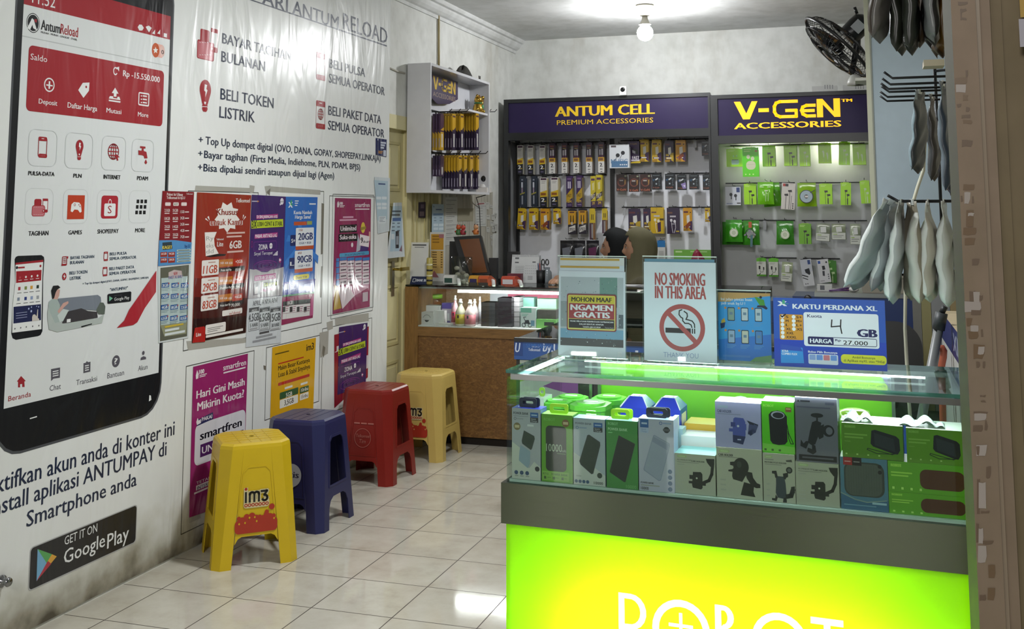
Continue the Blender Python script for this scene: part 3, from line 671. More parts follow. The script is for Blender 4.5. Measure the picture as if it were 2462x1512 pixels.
def d_xl(p,K):
    W_,Nv,Og=K('#d3d6da'),K('#232a5e'),K('#b3502e')
    for k in range(7):p.poly([(520+160*math.cos(.9*k),640+300*math.sin(.9*k)),(520+160*math.cos(.9*k+.25),640+300*math.sin(.9*k+.25)),(520,500)],K('#3b78c4'))
    p.text('X',402,190,138,438,W_,.06);p.text('L',424,168,122,446,K('#3f9a66'),.06);p.rows(460,124,496,186,3,W_,.4);p.rect(595,150,655,162,W_)
    p.text('Kuota Nambah',452,252,218,620,W_,.03);p.text('Harga Sama!',463,294,260,608,W_,.03);p.rect(452,322,570,356,Og);p.rect(574,316,620,350,K('#8f9a58'))
    for y,g,s_,sm,bx in((380,'20GB','S+','12GB',470),(594,'90GB','L','60GB',460)):
        p.rect(bx-52,y+66,bx+6,y+168,Nv,.008);p.text(s_,bx-42,y+138,y+102,bx-8,W_,.03)
        p.rect(bx,y+40,bx+166,y+206,Og,.006);p.rect(bx,y,bx+166,y+172,W_,.006);p.text(g,bx+24,y+114,y+48,bx+156,Nv,.04);p.text(sm,bx+28,y+30,y+10,bx+62,K('#8c4a3a'),.03);p.text('12GB + 8GB',bx+30,y+152,y+132,bx+140,Nv,.02)
    p.rect(447,822,592,868,K('#cfc63c'),.012);p.text('Dapatkan di Sini',470,854,834,572,K('#2e3b2c'),.02)
    p.poly([(355,888),(650,852),(640,985),(348,1018)],K('#44489a'));p.rect(366,902,404,956,K('#b4b8c8'));p.rows(414,904,470,960,4,K('#a9acc8'),.4);p.poly([(545,905),(620,890),(618,945),(545,955)],K('#8f96c8'));p.poly([(348,1006),(640,972),(640,988),(348,1022)],K('#3a7a52'))
poster('poster','tall bright-blue quota poster with two white price cards marked 20GB and 90GB',[(378,88),(673,93),(640,985),(348,1020)],(590,450,3.875),'#2c62b0',d_xl,x=.0088)
def d_mag(p,K):
    W_=K('#cfcbcb');p.poly([(350,1066),(606,1040),(602,1080),(348,1108)],K('#201a1e'));p.text('18GB',388,1098,1064,438,W_,.03);p.poly([(348,1110),(604,1082),(598,1195),(342,1232)],W_)
    for k in range(4):p.rect(346+66*k,1115,372+66*k,1165,K('#2b2226'));p.rows(374+66*k,1112,405+66*k,1165,3,K('#8f5a6c'),.4)
    p.line([(342,1178),(600,1150)],.003,K('#a08a90'));p.poly([(610,1040),(635,1000),(630,1190),(600,1200)],K('#b0497c'))
poster('poster','torn magenta price table hanging out below the bright-blue quota poster',[(345,1025),(640,990),(628,1215),(335,1285)],(590,450,3.875),'#8a2150',d_mag,x=.0080)

def d_smart(p,K):
    W_,Bk,Bl=K('#d9ced3'),K('#17121a'),K('#3d73b2')
    p.poly([(145,130),(158,108),(168,150),(160,182),(145,180)],W_);p.text('100',172,152,120,208,W_,.05);p.rows(172,158,230,188,2,W_,.5);p.text('smartfren',347,178,128,511,W_,.02);p.rect(350,196,510,208,W_)
    p.rect(210,284,328,304,K('#c795ac'));p.rect(172,318,366,336,K('#c795ac'))
    p.poly([(172,382),(368,374),(368,462),(170,472)],Bk);p.text('Unlimited',184,450,396,360,W_,.03);p.poly([(160,485),(376,476),(374,562),(160,574)],Bk);p.text('Suka-suka',175,548,496,361,W_,.03)
    p.disc(438,412,62,K('#c9b23f'),.85);p.poly([(408,410),(470,395),(472,425),(412,445)],K('#8d7c2c'))
    p.poly([(380,480),(420,660),(360,690)],K('#a9aab6'));p.poly([(505,455),(520,460),(518,560),(500,560)],K('#c99a8c'));p.poly([(410,620),(500,630),(490,690),(400,690)],K('#432a6a'))
    p.poly([(402,486),(512,512),(502,634),(398,612)],W_);p.text('9',412,585,525,436,Bk,.04);p.text('rb-an',440,588,556,500,Bk,.03,shear=.1);p.disc(314,608,26,W_)
    p.rect(170,705,505,750,K('#4f93b8'),.008);p.text('PULSA UNLIMITED',235,736,714,455,K('#264a5e'),.02)
    for j in range(4):
        p.rect(132,800+70*j,166,862+70*j,Bl,.004)
        for i in range(4):p.rect(172+86*i,792+70*j,254+84*i,856+70*j,K('#cdbfc6'),.002);p.rect(184+86*i,818+70*j,244+86*i,832+70*j,K('#4c3f4a'))
    for i in range(4):p.rect(174+86*i,755,252+86*i,788,Bl)
    p.rect(132,762,166,796,Bl)
    p.poly([(112,1060),(150,1085),(192,1325),(100,1352)],K('#a98a2e'));p.rect(432,1150,492,1255,K('#b9a9b2'))
    p.poly([(150,1085),(505,1052),(500,1090),(340,1185),(200,1335)],K('#b98ba0'));p.poly([(150,1085),(290,1100),(338,1186),(202,1336)],K('#d2c6cc'))  # pinkish patch is the shine of curled plastic, painted in; paler flap is torn paper
poster('poster','magenta poster with a price table and a torn lower corner, near the door',[(123,75),(530,86),(515,1310),(95,1395)],(780,460,4.725),'#84204f',d_smart,x=.0085,bump=.03)

def d_hari(p,K):
    W_,Nv=K('#dcd3d9'),K('#2c2a52')
    p.poly([(110,225),(122,178),(135,215),(132,250),(112,258)],W_);p.text('100',140,215,178,182,W_,.05);p.rows(142,222,205,250,2,W_,.5)
    p.text('smartfren',349,183,133,545,W_,.02);p.rect(350,198,540,210,W_)
    p.text('Hari Gini Masih',118,427,360,532,W_,.03);p.text('Mikirin Kuota?',126,532,462,526,W_,.03)
    p.rect(106,655,537,1012,K('#cfcdd4'),.03);p.poly([(118,612),(258,542),(262,600),(118,665)],Nv);p.text('PAKAI',163,622,590,250,W_,.03);p.poly([(114,628),(126,592),(136,618),(152,600),(155,635),(120,655)],W_)
    p.text('smartfren',150,785,712,506,K('#15131a'),.03);p.rect(150,825,520,935,K('#4b2358'));p.text('UNLIMITED',165,904,845,500,W_,.02)
    p.text('TETAP BISA',115,1170,1146,330,W_,.01);p.rect(112,1180,330,1222,W_);p.text('INTERNETAN',122,1216,1188,322,Nv,.02);p.rect(95,1240,330,1256,W_)
poster('poster','magenta slogan poster low on the banner, half hidden behind the front yellow stool',[(90,150),(562,36),(522,1290),(55,1455)],(440,840,3.6),'#8f2563',d_hari,x=.0085)

def d_im3(p,K):
    Bk,Rd,Gr,W_=K('#1d1c1c'),K('#b03222'),K('#2e5a38'),K('#dad9cf')
    p.text('im3',424,1090,1046,470,Bk,.02);p.rect(220,1108,310,1116,K('#5a4a18'));p.rect(240,1170,405,1178,Rd);p.text('Makin Besar Kuotanya',240,1217,1188,444,Bk,.012);p.text('Luas & Stabil Sinyalnya',242,1261,1230,446,Bk,.012)
    p.rect(239,1298,443,1318,Rd,.006);p.rect(250,1362,370,1406,Gr,.006);p.text('5GB',290,1392,1364,330,W_,.02);p.rect(380,1330,438,1368,Gr,.006);p.text('10ribu',388,1357,1334,434,W_,.02)
    p.rect(250,1410,368,1465,W_,.006);p.text('3,5GB',280,1444,1412,340,Bk,.02);p.rect(380,1372,436,1412,W_,.006);p.text('15ribu',388,1400,1378,432,Bk,.01);p.rect(282,1326,332,1340,W_,.004);p.rect(385,1300,430,1314,W_,.004)
poster('poster','yellow quota poster low on the banner, directly above the blue stool',[(203,1067),(485,1003),(467,1480),(188,1560)],(580,440,2.7),'#cf9f1e',d_im3,x=.0085)

def d_redback(p,K):
    p.text('J',610,1090,1062,630,K('#d0c4c8'),.03);p.poly([(812,1120),(826,1115),(822,1200),(812,1205)],K('#c9c0c4'))
poster('poster','crimson poster mostly covered by the lower purple poster, above the red stool',[(605,985),(828,930),(822,1260),(605,1460)],(580,440,2.7),'#8a1c30',d_redback,x=.0080)
def d_axis2(p,K):
    # the same print as the upper purple poster, in its own place
    q=Pen(p.mb,p.fr,0,0,1,p.h);A=[p.ab(637,935),p.ab(820,906),p.ab(625,1365)]
    w_,h_=A[1][0]-A[0][0],A[0][1]-A[2][1]
    class T:
        pass
    o=p.ab
    p.ab=lambda x,y:(A[0][0]+(x-62)/313*w_,A[0][1]-(y-70)/700*h_*.97)
    p.span=lambda x0,y0,y1,x1:(p.ab(x0,0)[0],p.ab(0,y1)[1],p.ab(x1,0)[0],p.ab(0,y0)[1])
    d_axis(p,K,low=False)
poster('poster','purple network poster with a lime 3X banner, low on the banner above the red stool',[(637,935),(820,906),(808,1310),(625,1375)],(580,440,2.7),'#3a1f5c',d_axis2,x=.0090)

def d_stick(p,K):
    W_=K('#b9bfcc');p.disc(1508,1057,8,W_);p.rows(1528,1072,1568,1130,3,W_,.7);p.rows(1510,1142,1545,1165,2,K('#b07a3a'),.6);p.rect(1549,1136,1568,1182,W_)
poster('sticker','small dark-blue price sticker near the right edge of the banner',[(1493,1045),(1575,1057),(1572,1190),(1492,1172)],(430,0,3.151),'#232a52',d_stick,cat='sticker')

def d_slip(p,K):
    Bl,D=K('#a7bcc8'),K('#5a6a76');p.poly([(863,-20),(952,-12),(948,235),(885,245)],Bl);p.rect(890,0,935,10,K('#46587c'))
    for j,y in enumerate((88,128,152)):p.rect(876+4*j,y,908,y+18,K('#cdd6da'),.003);p.rect(912,y,944,y+18,K('#cdd6da'),.003)
    p.rect(892,216,938,262,K('#d0d8dc'),.004);p.rows(896,222,934,258,4,D,.3)
poster('paper_slip','long pale-blue price slip hung on the banner edge, upper of two by the door',[(866,-40),(965,-33),(962,312),(888,330)],(580,440,2.7),'#c3ccd0',d_slip,cat='paper',x=.0095)
def d_slip2(p,K):
    D=K('#4d5a66');p.poly([(985,150),(1042,148),(1042,440),(965,445)],K('#a5bccb'));p.rect(978,178,1036,190,D);p.rect(978,200,1030,214,D);p.rect(982,226,1036,248,K('#3f5f92'))
    for k in range(3):p.rect(980-2*k,258+24*k,996,264+24*k,D);p.rect(1012,258+24*k,1030,264+24*k,D)
    p.rect(1002,312,1024,424,K('#2a2d33'),.004);p.rect(1005,345,1021,400,K('#8c949c'));p.rect(975,330,994,366,K('#c7d2d8'),.004);p.poly([(1025,440),(1042,400),(1044,445)],K('#6e4a5c'))
poster('paper_slip','long pale-blue price slip with a phone picture, hung on the door just above its handle',[(988,128),(1042,126),(1062,478),(945,490)],(580,440,2.7),'#c6ced2',d_slip2,cat='paper',x=.0022)
kn=MB();kc=onx(3,1397,.006)
kn.lathe(kc,[(.020,0),(.020,.006),(.013,.010),(.012,.022),(.016,.030),(.013,.036),(0,.038)],mat('#8f9092',.2,1.0),axis=(1,0,0))
emit(kn,'metal_knob',label='small chrome knob low on the wall banner at the photo\'s left edge',cat='knob')
# ================================================================== plastic stools
H,BW,TW=.497,.178,.148  # height, half width at the feet, half width under the seat
def hw(z):return BW+(TW-BW)*min(1,z/(H-.02))
def chm(z):return .030+.016*z/H
def stool(kind,label,x,y,rz,col,inner):
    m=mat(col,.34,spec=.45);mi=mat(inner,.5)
    th=thing('plastic_stool',label,'stool',(x,y,0),'plastic stools along the banner')
    RZ=Matrix.Rotation(rz,3,'Z')
    class SF:  # a slanted side of the stool: a = across, b = height
        def __init__(s,k):s.M=RZ@Matrix.Rotation(k*math.pi/2,3,'Z')
        def P(s,a,b,h=0.0):return V((x,y,0))+s.M@V((a,-hw(b)-h,b))
    sides=[SF(k)for k in range(4)]  # 0 front, 1 right, 2 back, 3 left
    zt=H-.022
    def edge(z,d=0):return hw(z)-chm(z)-d
    for k in range(4):  # a leg = the chamfered corner and its two flanks
        A,B=sides[k],sides[(k+1)%4];mb=MB();lw=.046
        zs=[0,.06,.12,.20,.30,.40,zt]
        for z0,z1 in zip(zs,zs[1:]):
            mb.add([A.P(edge(z0,lw),z0),A.P(edge(z0),z0),A.P(edge(z1),z1),A.P(edge(z1,lw),z1)],[(0,1,2,3)],m)
            mb.add([A.P(edge(z0),z0),B.P(-edge(z0),z0),B.P(-edge(z1),z1),A.P(edge(z1),z1)],[(0,1,2,3)],m)
            mb.add([B.P(-edge(z0),z0),B.P(-edge(z0,lw),z0),B.P(-edge(z1,lw),z1),B.P(-edge(z1),z1)],[(0,1,2,3)],m)
        emit(mb,'leg',parent=th,solid=.004)
    def arch(z0,z1,n=10):  # outline between the legs with an arched lower edge
        L=[(-edge(z0,.046),z0-.03),(-edge(z0,.060),z0-.008)]
        L+=[(-edge(z0,.075),z0)]+[(edge(z0,.075),z0)]+[(edge(z0,.060),z0-.008),(edge(z0,.046),z0-.03)]
        return L+[(edge(z1,.046),z1),(-edge(z1,.046),z1)]
    for k in(0,2):
        mb=MB();mb.poly(sides[k],[arch(.125,zt)],m)
        emit(mb,'panel',parent=th,solid=.004)
        rb=MB();e=lambda z:edge(z,.052)
        rr=[(-e(.15),.15),(e(.15),.15),(e(.40),.385),(e(.40)-.02,.405),(-e(.40)+.02,.405),(-e(.40),.385)]
        ri=[(a*.95,b+(.006 if b<.2 else-.007))for a,b in rr]
        rb.poly(sides[k],[rr,ri],m,.002);emit(rb,'panel_rib',parent=th,solid=.003)
    for k in(1,3):
        mb=MB();mb.poly(sides[k],[[(-edge(.10,.046),.095),(-edge(.12,.06),.125),(-edge(.14,.085),.14),(edge(.14,.085),.14),(edge(.12,.06),.125),(edge(.10,.046),.095),(edge(.19,.046),.20),(edge(.185,.06),.186),(-edge(.185,.06),.186),(-edge(.19,.046),.20)]],m)
        emit(mb,'cross_rail',parent=th,solid=.004)
        mb=MB();zz=.405;mb.poly(sides[k],[[(-edge(.37,.046),.37),(-edge(.395,.05),.393),(-edge(.4,.068),zz),(edge(.4,.068),zz),(edge(.395,.05),.393),(edge(.37,.046),.37),(edge(zt,.046),zt),(-edge(zt,.046),zt)]],m)
        emit(mb,'top_rail',parent=th,solid=.004)
        fl=MB()  # raised rim around the side opening
        rr=[(-edge(.19,.04),.185),(edge(.19,.04),.185),(edge(.39,.04),.395),(edge(.41,.06),.418),(-edge(.41,.06),.418),(-edge(.39,.04),.395)]
        ri=[(-edge(.2,.048),.195),(edge(.2,.048),.195),(edge(.39,.048),.388),(edge(.4,.066),.406),(-edge(.4,.066),.406),(-edge(.39,.048),.388)]
        fl.poly(sides[k],[rr,ri],m,.002);emit(fl,'opening_rim',parent=th,solid=.003)
    # seat: chamfered octagon with shallow grooves and a finger hole
    mb=MB()
    def oct_(w,c,z):return[V((x,y,z))+RZ@V(q)for q in[(-w+c,-w,0),(w-c,-w,0),(w,-w+c,0),(w,w-c,0),(w-c,w,0),(-w+c,w,0),(-w,w-c,0),(-w,-w+c,0)]]
    ft=Fr((x,y,0),RZ@V((1,0,0)),RZ@V((0,1,0)))
    w0=hw(zt);L=oct_(w0,chm(zt),zt)+oct_(w0-.003,chm(zt)-.001,H-.008)+oct_(w0-.012,chm(zt)-.004,H)
    mb.add(L,[(i+8*r_,(i+1)%8+8*r_,(i+1)%8+8*r_+8,i+8*r_+8)for r_ in(0,1)for i in range(8)],m)
    w1,c1=w0-.012,chm(zt)-.004
    outer=[(-w1+c1,-w1),(w1-c1,-w1),(w1,-w1+c1),(w1,w1-c1),(w1-c1,w1),(-w1+c1,w1),(-w1,w1-c1),(-w1,-w1+c1)]
    hole=ell(0,0,.011,.011,14)
    mb.poly(ft,[outer,hole],m,H)
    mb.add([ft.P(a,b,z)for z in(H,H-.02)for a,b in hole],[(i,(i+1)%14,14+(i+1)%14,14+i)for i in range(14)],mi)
    st=emit(mb,'seat',parent=th)
    gv=MB()
    for t in(-.066,-.022,.022,.066):
        gv.box(ft,t-.0016,t+.0016,-w1+.012,w1-.012,H-.001,H+.0012,m)
        if kind in(0,3):gv.box(ft,-w1+.012,w1-.012,t-.0016,t+.0016,H-.001,H+.0012,m)
    emit(gv,'seat_ribs',parent=st)
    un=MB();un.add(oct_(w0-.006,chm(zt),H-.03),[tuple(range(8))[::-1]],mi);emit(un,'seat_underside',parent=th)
    # printed emblem on the front panel
    mb=MB();fr=sides[0]
    class EF:
        def P(s,a,b,h=0):return fr.P(a,b,.0035+h)
        def px(s,u,v):return u,v
    q=Pen(mb,EF(),0,0,1,0)
    q.span=lambda x0,y0,y1,x1:(x0,y1,x1,y0)
    q.ab=lambda a,b:(a,b)
    if kind in(0,3):
        bk,wt,rd=mat('#1c1a14',.45),mat('#cfc9b4',.45),mat('#9c2c18',.45)
        hl=mat('#bfb488',.45);q.mb.poly(EF(),rrect(-.055,.237,.052,.270,.012),hl,q.up());[q.lineab(P_,.017,hl)for P_ in([(-.046,.262),(-.046,.314)],[(-.030,.262),(-.030,.297),(-.011,.297),(-.011,.262)],[(-.011,.297),(.008,.297),(.008,.262)],[(.018,.300),(.042,.300),(.034,.28),(.042,.27)])]
        q.lineab([(-.046,.262),(-.046,.300)],.009,bk);q.mb.poly(EF(),ell(-.046,.314,.006),rd,q.up())
        q.lineab([(-.030,.262),(-.030,.290)]+ell(-.0205,.290,.0095,.0095,8,180,0)+[(-.011,.262)],.009,bk);q.lineab([(-.011,.290)]+ell(-.0015,.290,.0095,.0095,8,180,0)+[(.008,.262)],.009,bk)
        q.lineab([(.018,.300),(.042,.300),(.030,.284)]+ell(.032,.273,.011,.011,8,80,-150),.009,bk)
        for k in range(7):q.mb.poly(EF(),[ell(-.045+.0145*k,.249,.0072),ell(-.045+.0145*k,.249,.0035)],rd,q.up())
        q.mb.poly(EF(),rrect(-.090,.138,.086,.192,.016),rd,q.up())
        for a,b,r_ in((-.074,.200,.008),(-.060,.193,.011),(-.042,.203,.012),(-.020,.204,.014),(-.002,.196,.012),(.012,.198,.009),(.040,.203,.012),(.055,.195,.013),(.070,.196,.009),(.041,.215,.009),(.062,.234,.012),(.026,.192,.012)):q.mb.poly(EF(),ell(a,b,r_,r_,16),rd,q.up())
        for a,b in((-.072,.178),(-.048,.180),(-.030,.199),(-.008,.199),(.072,.186),(.0,.182)):q.mb.poly(EF(),[(a,b-.005),(a+.004,b),(a,b+.005),(a-.004,b)],m,q.up())
    elif kind==1:
        wt,bk=mat('#9ea1a8',.45),mat('#1c1d38',.45)
        q.mb.poly(EF(),ell(.012,.250,.050,.052),wt,q.up());q.mb.poly(EF(),[(.0,.205),(.03,.205),(.014,.185)],wt,q.up());q.textab('axis',-.030,.240,.048,.268,bk,.03)
    else:
        wt=mat('#a9655c',.5);q.mb.poly(EF(),[ell(0,.245,.050),ell(0,.245,.0475)],wt,q.up());q.textab('Telkomsel',-.042,.248,.042,.264,wt,0,.15);q.textab('Tim',-.022,.218,.018,.238,wt,0,.15)
        for k in range(3):q.mb.poly(EF(),rrect(-.055+.042*k,.318,-.020+.042*k,.325,.002),wt,q.up())
    emit(mb,'emblem',parent=th,label='printed emblem')
    return th
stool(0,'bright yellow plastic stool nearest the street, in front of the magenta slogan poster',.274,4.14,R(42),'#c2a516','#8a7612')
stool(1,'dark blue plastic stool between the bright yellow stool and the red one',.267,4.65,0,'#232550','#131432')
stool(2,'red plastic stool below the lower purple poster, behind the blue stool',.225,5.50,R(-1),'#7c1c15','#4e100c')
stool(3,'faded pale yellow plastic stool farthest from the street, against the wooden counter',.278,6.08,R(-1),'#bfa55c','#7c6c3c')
# ================================================================== black display cabinets on the back wall
ORD=['first','second','third','fourth','fifth','sixth','seventh','eighth','ninth']
M_BLKF=mat('#16181a',.35);M_PAN=mat('#e6e8ee',.6);M_SIDE=mat('#77787a',.6)
YF,YP=8.20,8.52  # front of the cabinets, pegboard plane
F1=FY(YF)
def vgen(pn,a0,b0,a1,b1,m,th=.17):
    w_,h_=a1-a0,b1-b0;f=pn.fr
    def pl(pts):pn.mb.poly(f,[(a0+x*w_,b0+y*h_)for x,y in pts],m,pn.up())
    def st(pts):pn.lineab([(a0+x*w_,b0+y*h_)for x,y in pts],th*h_,m)
    pl([(0,.98),(.062,.98),(.118,.32),(.172,.98),(.228,.98),(.15,.0),(.085,.0)]);pl([(.235,.37),(.335,.37),(.335,.58),(.235,.58)])
    st([(.60,.91),(.44,.91),(.405,.84),(.388,.66),(.388,.36),(.405,.18),(.44,.09),(.592,.09),(.592,.42),(.50,.42)])
    st([(.765,.66),(.69,.66),(.655,.58),(.643,.40),(.655,.20),(.69,.09),(.765,.09)]);st([(.65,.38),(.755,.38)])
    pl([(.785,0),(.785,.99),(.84,.99),(.94,.30),(.94,.99),(1,.99),(1,0),(.945,0),(.842,.68),(.842,0)])
def cabinet(name,label,x0,x1,zt,zb,posts,fl=.045,fr=.045,pan=None):
    th=thing(name,label,'display cabinet',((x0+x1)/2,YF,0))
    mb=MB();fw=.045
    mb.box(F1,x0,x1,zt-.03,zt,-.06,0,M_BLKF);mb.box(F1,x0+fl,x1-fr,zb-.045,zb+.018,-.06,0,M_BLKF)
    for a,b in((x0,x0+fl),(x1-fr,x1)):mb.box(F1,a,b,0,zt-.03,-.06,0,M_BLKF)
    emit(mb,'frame',parent=th)
    emit(MB().box(F1,x0+fl,x1-fr,zb+.018,zt-.03,-.05,-.012,mat('#241a3f',.42,spec=.25)),'sign_panel',parent=th)
    mb=MB();mb.box(FY(YP),x0+.01,x1-.01,0,zb,-.02,0,pan or M_PAN);emit(mb,'back_panel',parent=th)
    mb=MB();mb.box(F1,x0,x0+.012,0,zb-.045,-.34,-.06,M_SIDE);mb.box(F1,x1-.012,x1,0,zb-.045,-.34,-.06,M_SIDE);mb.box(F1,x0,x1,zb-.01,zt-.01,-.34,-.06,M_SIDE);emit(mb,'carcass',parent=th)
    for px_ in posts:emit(MB().box(FY(YP-.03),px_-.016,px_+.016,0,zb,-.03,0,M_BLKF),'post',parent=th)
    return th
XA0,XA1=.058,1.757;XV0,XV1=1.760,3.05
cabA=cabinet('display_cabinet','wide black display cabinet under an unlit purple sign with yellow letters',XA0,XA1,2.385,2.089,[ony(1243,400,YP-.03).x,ony(1471,400,YP-.03).x],.04,.016)
cabV=cabinet('display_cabinet','lit black display cabinet with glowing yellow sign letters and lime green stock',XV0,XV1,2.362,2.026,[],.055,.045,mat('#b4b6b8',.6))
YEL=mat('#d8b21c',.35);YGLOW=mat('#ffb908',.4,emit=.9)
mb=MB();pn=Pen(mb,F1.at(-.011),1200,200,3.6)
pn.text('ANTUM CELL',488,290,205,1342,YEL,.04);pn.text('PREMIUM ACCESSORIES',500,362,322,1334,YEL,0)
emit(mb,'sign_lettering',parent=cabA,label='yellow sign lettering')
mb=MB();pn=Pen(mb,F1.at(-.011),1700,200,2.907)
a0,b0,a1,b1=pn.span(187,128,255,930);vgen(pn,a0,b0,a1,b1,YGLOW);pn.text('TM',938,131,111,1012,YGLOW,.05);pn.text('ACCESSORIES',192,321,280,935,YGLOW,.03)
emit(mb,'sign_lettering',parent=cabV,label='glowing yellow sign lettering')
# lamp strips under the lit cabinet's sign
ledm=mat('#fffbe8',.5,emit=60.0)
for u in(1825,2000):
    c=ony(u,342,YF+.2).x;emit(MB().box(FY(YF+.2),c-.09,c+.09,2.0,2.012,-.04,0,ledm),'lamp_strip',parent=cabV)
# hook rails
M_WIRE=mat('#1b1c1e',.4,.6)
def rail(parent,fr_crop,x0,y0,x1):
    p0=ony(fr_crop[0]+x0/fr_crop[2],fr_crop[1]+y0/fr_crop[2],YP-.02);p1=ony(fr_crop[0]+x1/fr_crop[2],fr_crop[1]+y0/fr_crop[2],YP-.02)
    emit(MB().box(FY(YP-.006),p0.x,p1.x,p0.z-.004,p0.z+.004,0,.012,M_WIRE),'hook_rail',parent=parent)
CA,CB,CC,CDD=(1240,320,5.817),(1460,320,5.038),(1700,330,5.215),(1780,600,8.207)
for x0,y0,x1 in((60,145,1265),(60,590,650),(700,590,1265),(60,1040,650),(700,1040,1280)):rail(cabA,CA,x0,y0,x1)
for x0,y0,x1 in((160,92,660),(720,78,1235),(165,490,655),(730,488,1240),(175,898,665),(740,898,1250)):rail(cabA,CB,x0,y0,x1)
for x0,y0,x1 in((290,105,1975),(230,577,1100),(1160,572,1990),(330,1040,1100),(1185,1043,2005)):rail(cabV,CC,x0,y0,x1)
for x0,y0,x1 in((420,158,1110),(1235,172,1965)):rail(cabV,CDD,x0,y0,x1)

# ------------------------------------------------------------------ packaged goods hanging on the hooks
class UP(Pen):
    """pen in per cent of a face: x from its left, y down from its top"""
    def __init__(s,mb,fr,w,h):Pen.__init__(s,mb,fr);s.w,s.hh,s.h=w,h,.0002
    def ab(s,x,y):return((x/100-.5)*s.w,-y/100*s.hh)
    def span(s,x0,y0,y1,x1):a0,b1=s.ab(x0,y0);a1,b0=s.ab(x1,y1);return a0,b0,a1,b1
def K(c):return mat(c,.28)
def tabmesh(fr,w,m,hgt=.022,big=False):
    t=MB();tw=w*(.30 if not big else .42);t.slab(fr,[rrect(-tw,-.004,tw,hgt,.004),rrect(-tw*.55,hgt*.35,tw*.55,hgt*.68,.003)[::-1]],m,-.006,-.004);return t
def hook(mb,fr,depth):
    p=[fr.P(0,.008,-depth),fr.P(0,.008,-.012),fr.P(0,.008,.012),fr.P(0,.018,.028)]
    mb.tube(p,.0022,M_WIRE,6)
N_PROD=[]
def product(crop,q,draw,desc,n=1,d=.024,tilt=0,base='#cfccc4',tab='#1b1b1d',side=None,y=8.36,name='hang_box',cat='package',parent=None,gap=.003,tabbig=False,where=''):
    u0,v0,u1,v1=(crop[0]+q[0]/crop[2],crop[1]+q[1]/crop[2],crop[0]+q[2]/crop[2],crop[1]+q[3]/crop[2])
    P0,P1,P2=ony(u0,v0,y),ony(u1,v0,y),ony(u0,v1,y)
    w_,h_=P1.x-P0.x,P0.z-P2.z;t=R(tilt);c=V(((P0.x+P1.x)/2,y,P0.z))if not tilt else V(((P0.x+P1.x)/2,y,P0.z))
    fr=Fr(c,(math.cos(t),0,math.sin(t)),(-math.sin(t),0,math.cos(t)))
    hasTab=tab is not None;bt=-.0 if not hasTab else-.018
    root=thing(name,f'{desc}, {where}',cat,c+V((0,0,-h_)))
    mb=MB();mb.box(fr,-w_/2,w_/2,-h_,bt,-d,0,K(base),K(side or base))
    pn=UP(mb,fr.at(0),w_,h_);pn.h=.0003
    draw(pn)
    emit(mb,'carton',parent=root)
    if hasTab:f2=Fr(c+V((0,0,1))*bt,fr.r,fr.u);emit(tabmesh(f2,w_,K(tab),big=tabbig),'hang_tab',parent=root)
    for k in range(1,n):
        copy_tree(root,loc=root.location+V((.0015*(k%2),(d+gap)*k,0)),label=f'{desc}, behind the front one of the {where} stack' if False else f'{desc}, behind the {where}',group='boxes stacked behind on the hooks')
    hb=MB();hook(hb,Fr(c+V((0,0,.002)),(1,0,0),(0,0,1)),YP-y);emit(hb,'hook',parent=parent or cabA)
    return root
def dA(p):
    p.rect(0,4,100,64,K('#c9c7c0'));p.rect(8,6,92,12,K('#3a1d33'));p.rows(18,16,80,26,2,K('#8f8f8c'),.4);p.line([(40,28),(38,46),(60,46),(62,28)],.0018,K('#b0aea9'))
    p.poly([(0,52),(100,45),(100,66),(0,68)],K('#c2a122'));p.rect(10,54,84,62,K('#7b4a20'));p.poly([(0,68),(100,66),(100,100),(0,100)],K('#191a22'));p.text('2',18,83,71,62,K('#d7d6d2'),.05);p.text('m',64,83,78,84,K('#c2a122'),.04);p.rect(20,90,70,94,K('#55506b'))
def dB(p):
    p.rect(0,0,100,50,K('#2a1930'));p.rect(14,8,80,14,K('#6e3b34'));p.rect(20,17,78,20,K('#8f7b48'))
    p.rect(20,24,40,42,K('#c9c4cc'),.003);p.rect(54,22,80,42,K('#c9c4cc'),.003);p.rect(26,42,34,50,K('#8a3f7a'));p.rect(62,42,72,50,K('#8a3f7a'))
    p.rect(0,49,100,63,K('#b98f2a'));p.rect(12,52,80,60,K('#6e4a2a'));p.rect(0,63,100,100,K('#c8c6c2'));p.text('2',28,80,68,62,K('#26242a'),.05);p.text('m',64,80,76,80,K('#26242a'),.02);p.rect(28,86,70,90,K('#7e7c7a'));p.rect(38,95,66,97,K('#1b1b1d'))
def dC(p):
    p.rect(0,0,100,100,K('#232a35'));p.rect(30,10,62,15,K('#7d8490'));p.rect(30,20,58,38,K('#b9bcc4'),.004);p.rect(36,38,44,56,K('#a992a8'));p.rect(48,38,54,56,K('#a992a8'));p.poly([(5,58),(95,52),(95,56),(5,62)],K('#8f8836'));p.rect(36,64,60,92,K('#8b8f98'))
def dD(p):
    p.rect(0,0,100,100,K('#33204a'));p.rect(16,7,80,12,K('#6e4f7a'));p.rect(26,18,42,40,K('#d0cad6'));p.rect(56,18,72,40,K('#d0cad6'));p.poly([(0,62),(100,38),(100,70),(0,86)],K('#a5861f'));p.text('FAST',14,68,58,84,K('#4a3a1a'),.03);p.text('2M',20,86,78,82,K('#c2a42c'),.03);p.rect(20,91,84,95,K('#6b5c7c'))
def dE(p):
    p.rect(0,0,100,100,K('#b7a52a'));p.rect(12,8,84,15,K('#4b2a4a'));p.poly([(30,24),(70,20),(68,44),(34,46)],K('#c9c08a'));p.poly([(0,66),(100,50),(100,64),(0,80)],K('#3a3038'));p.text('FAST',8,72,58,86,K('#c8c4ba'),.02);p.rect(0,80,100,100,K('#3a2748'));p.text('2M',30,91,82,80,K('#c2a42c'),.03)
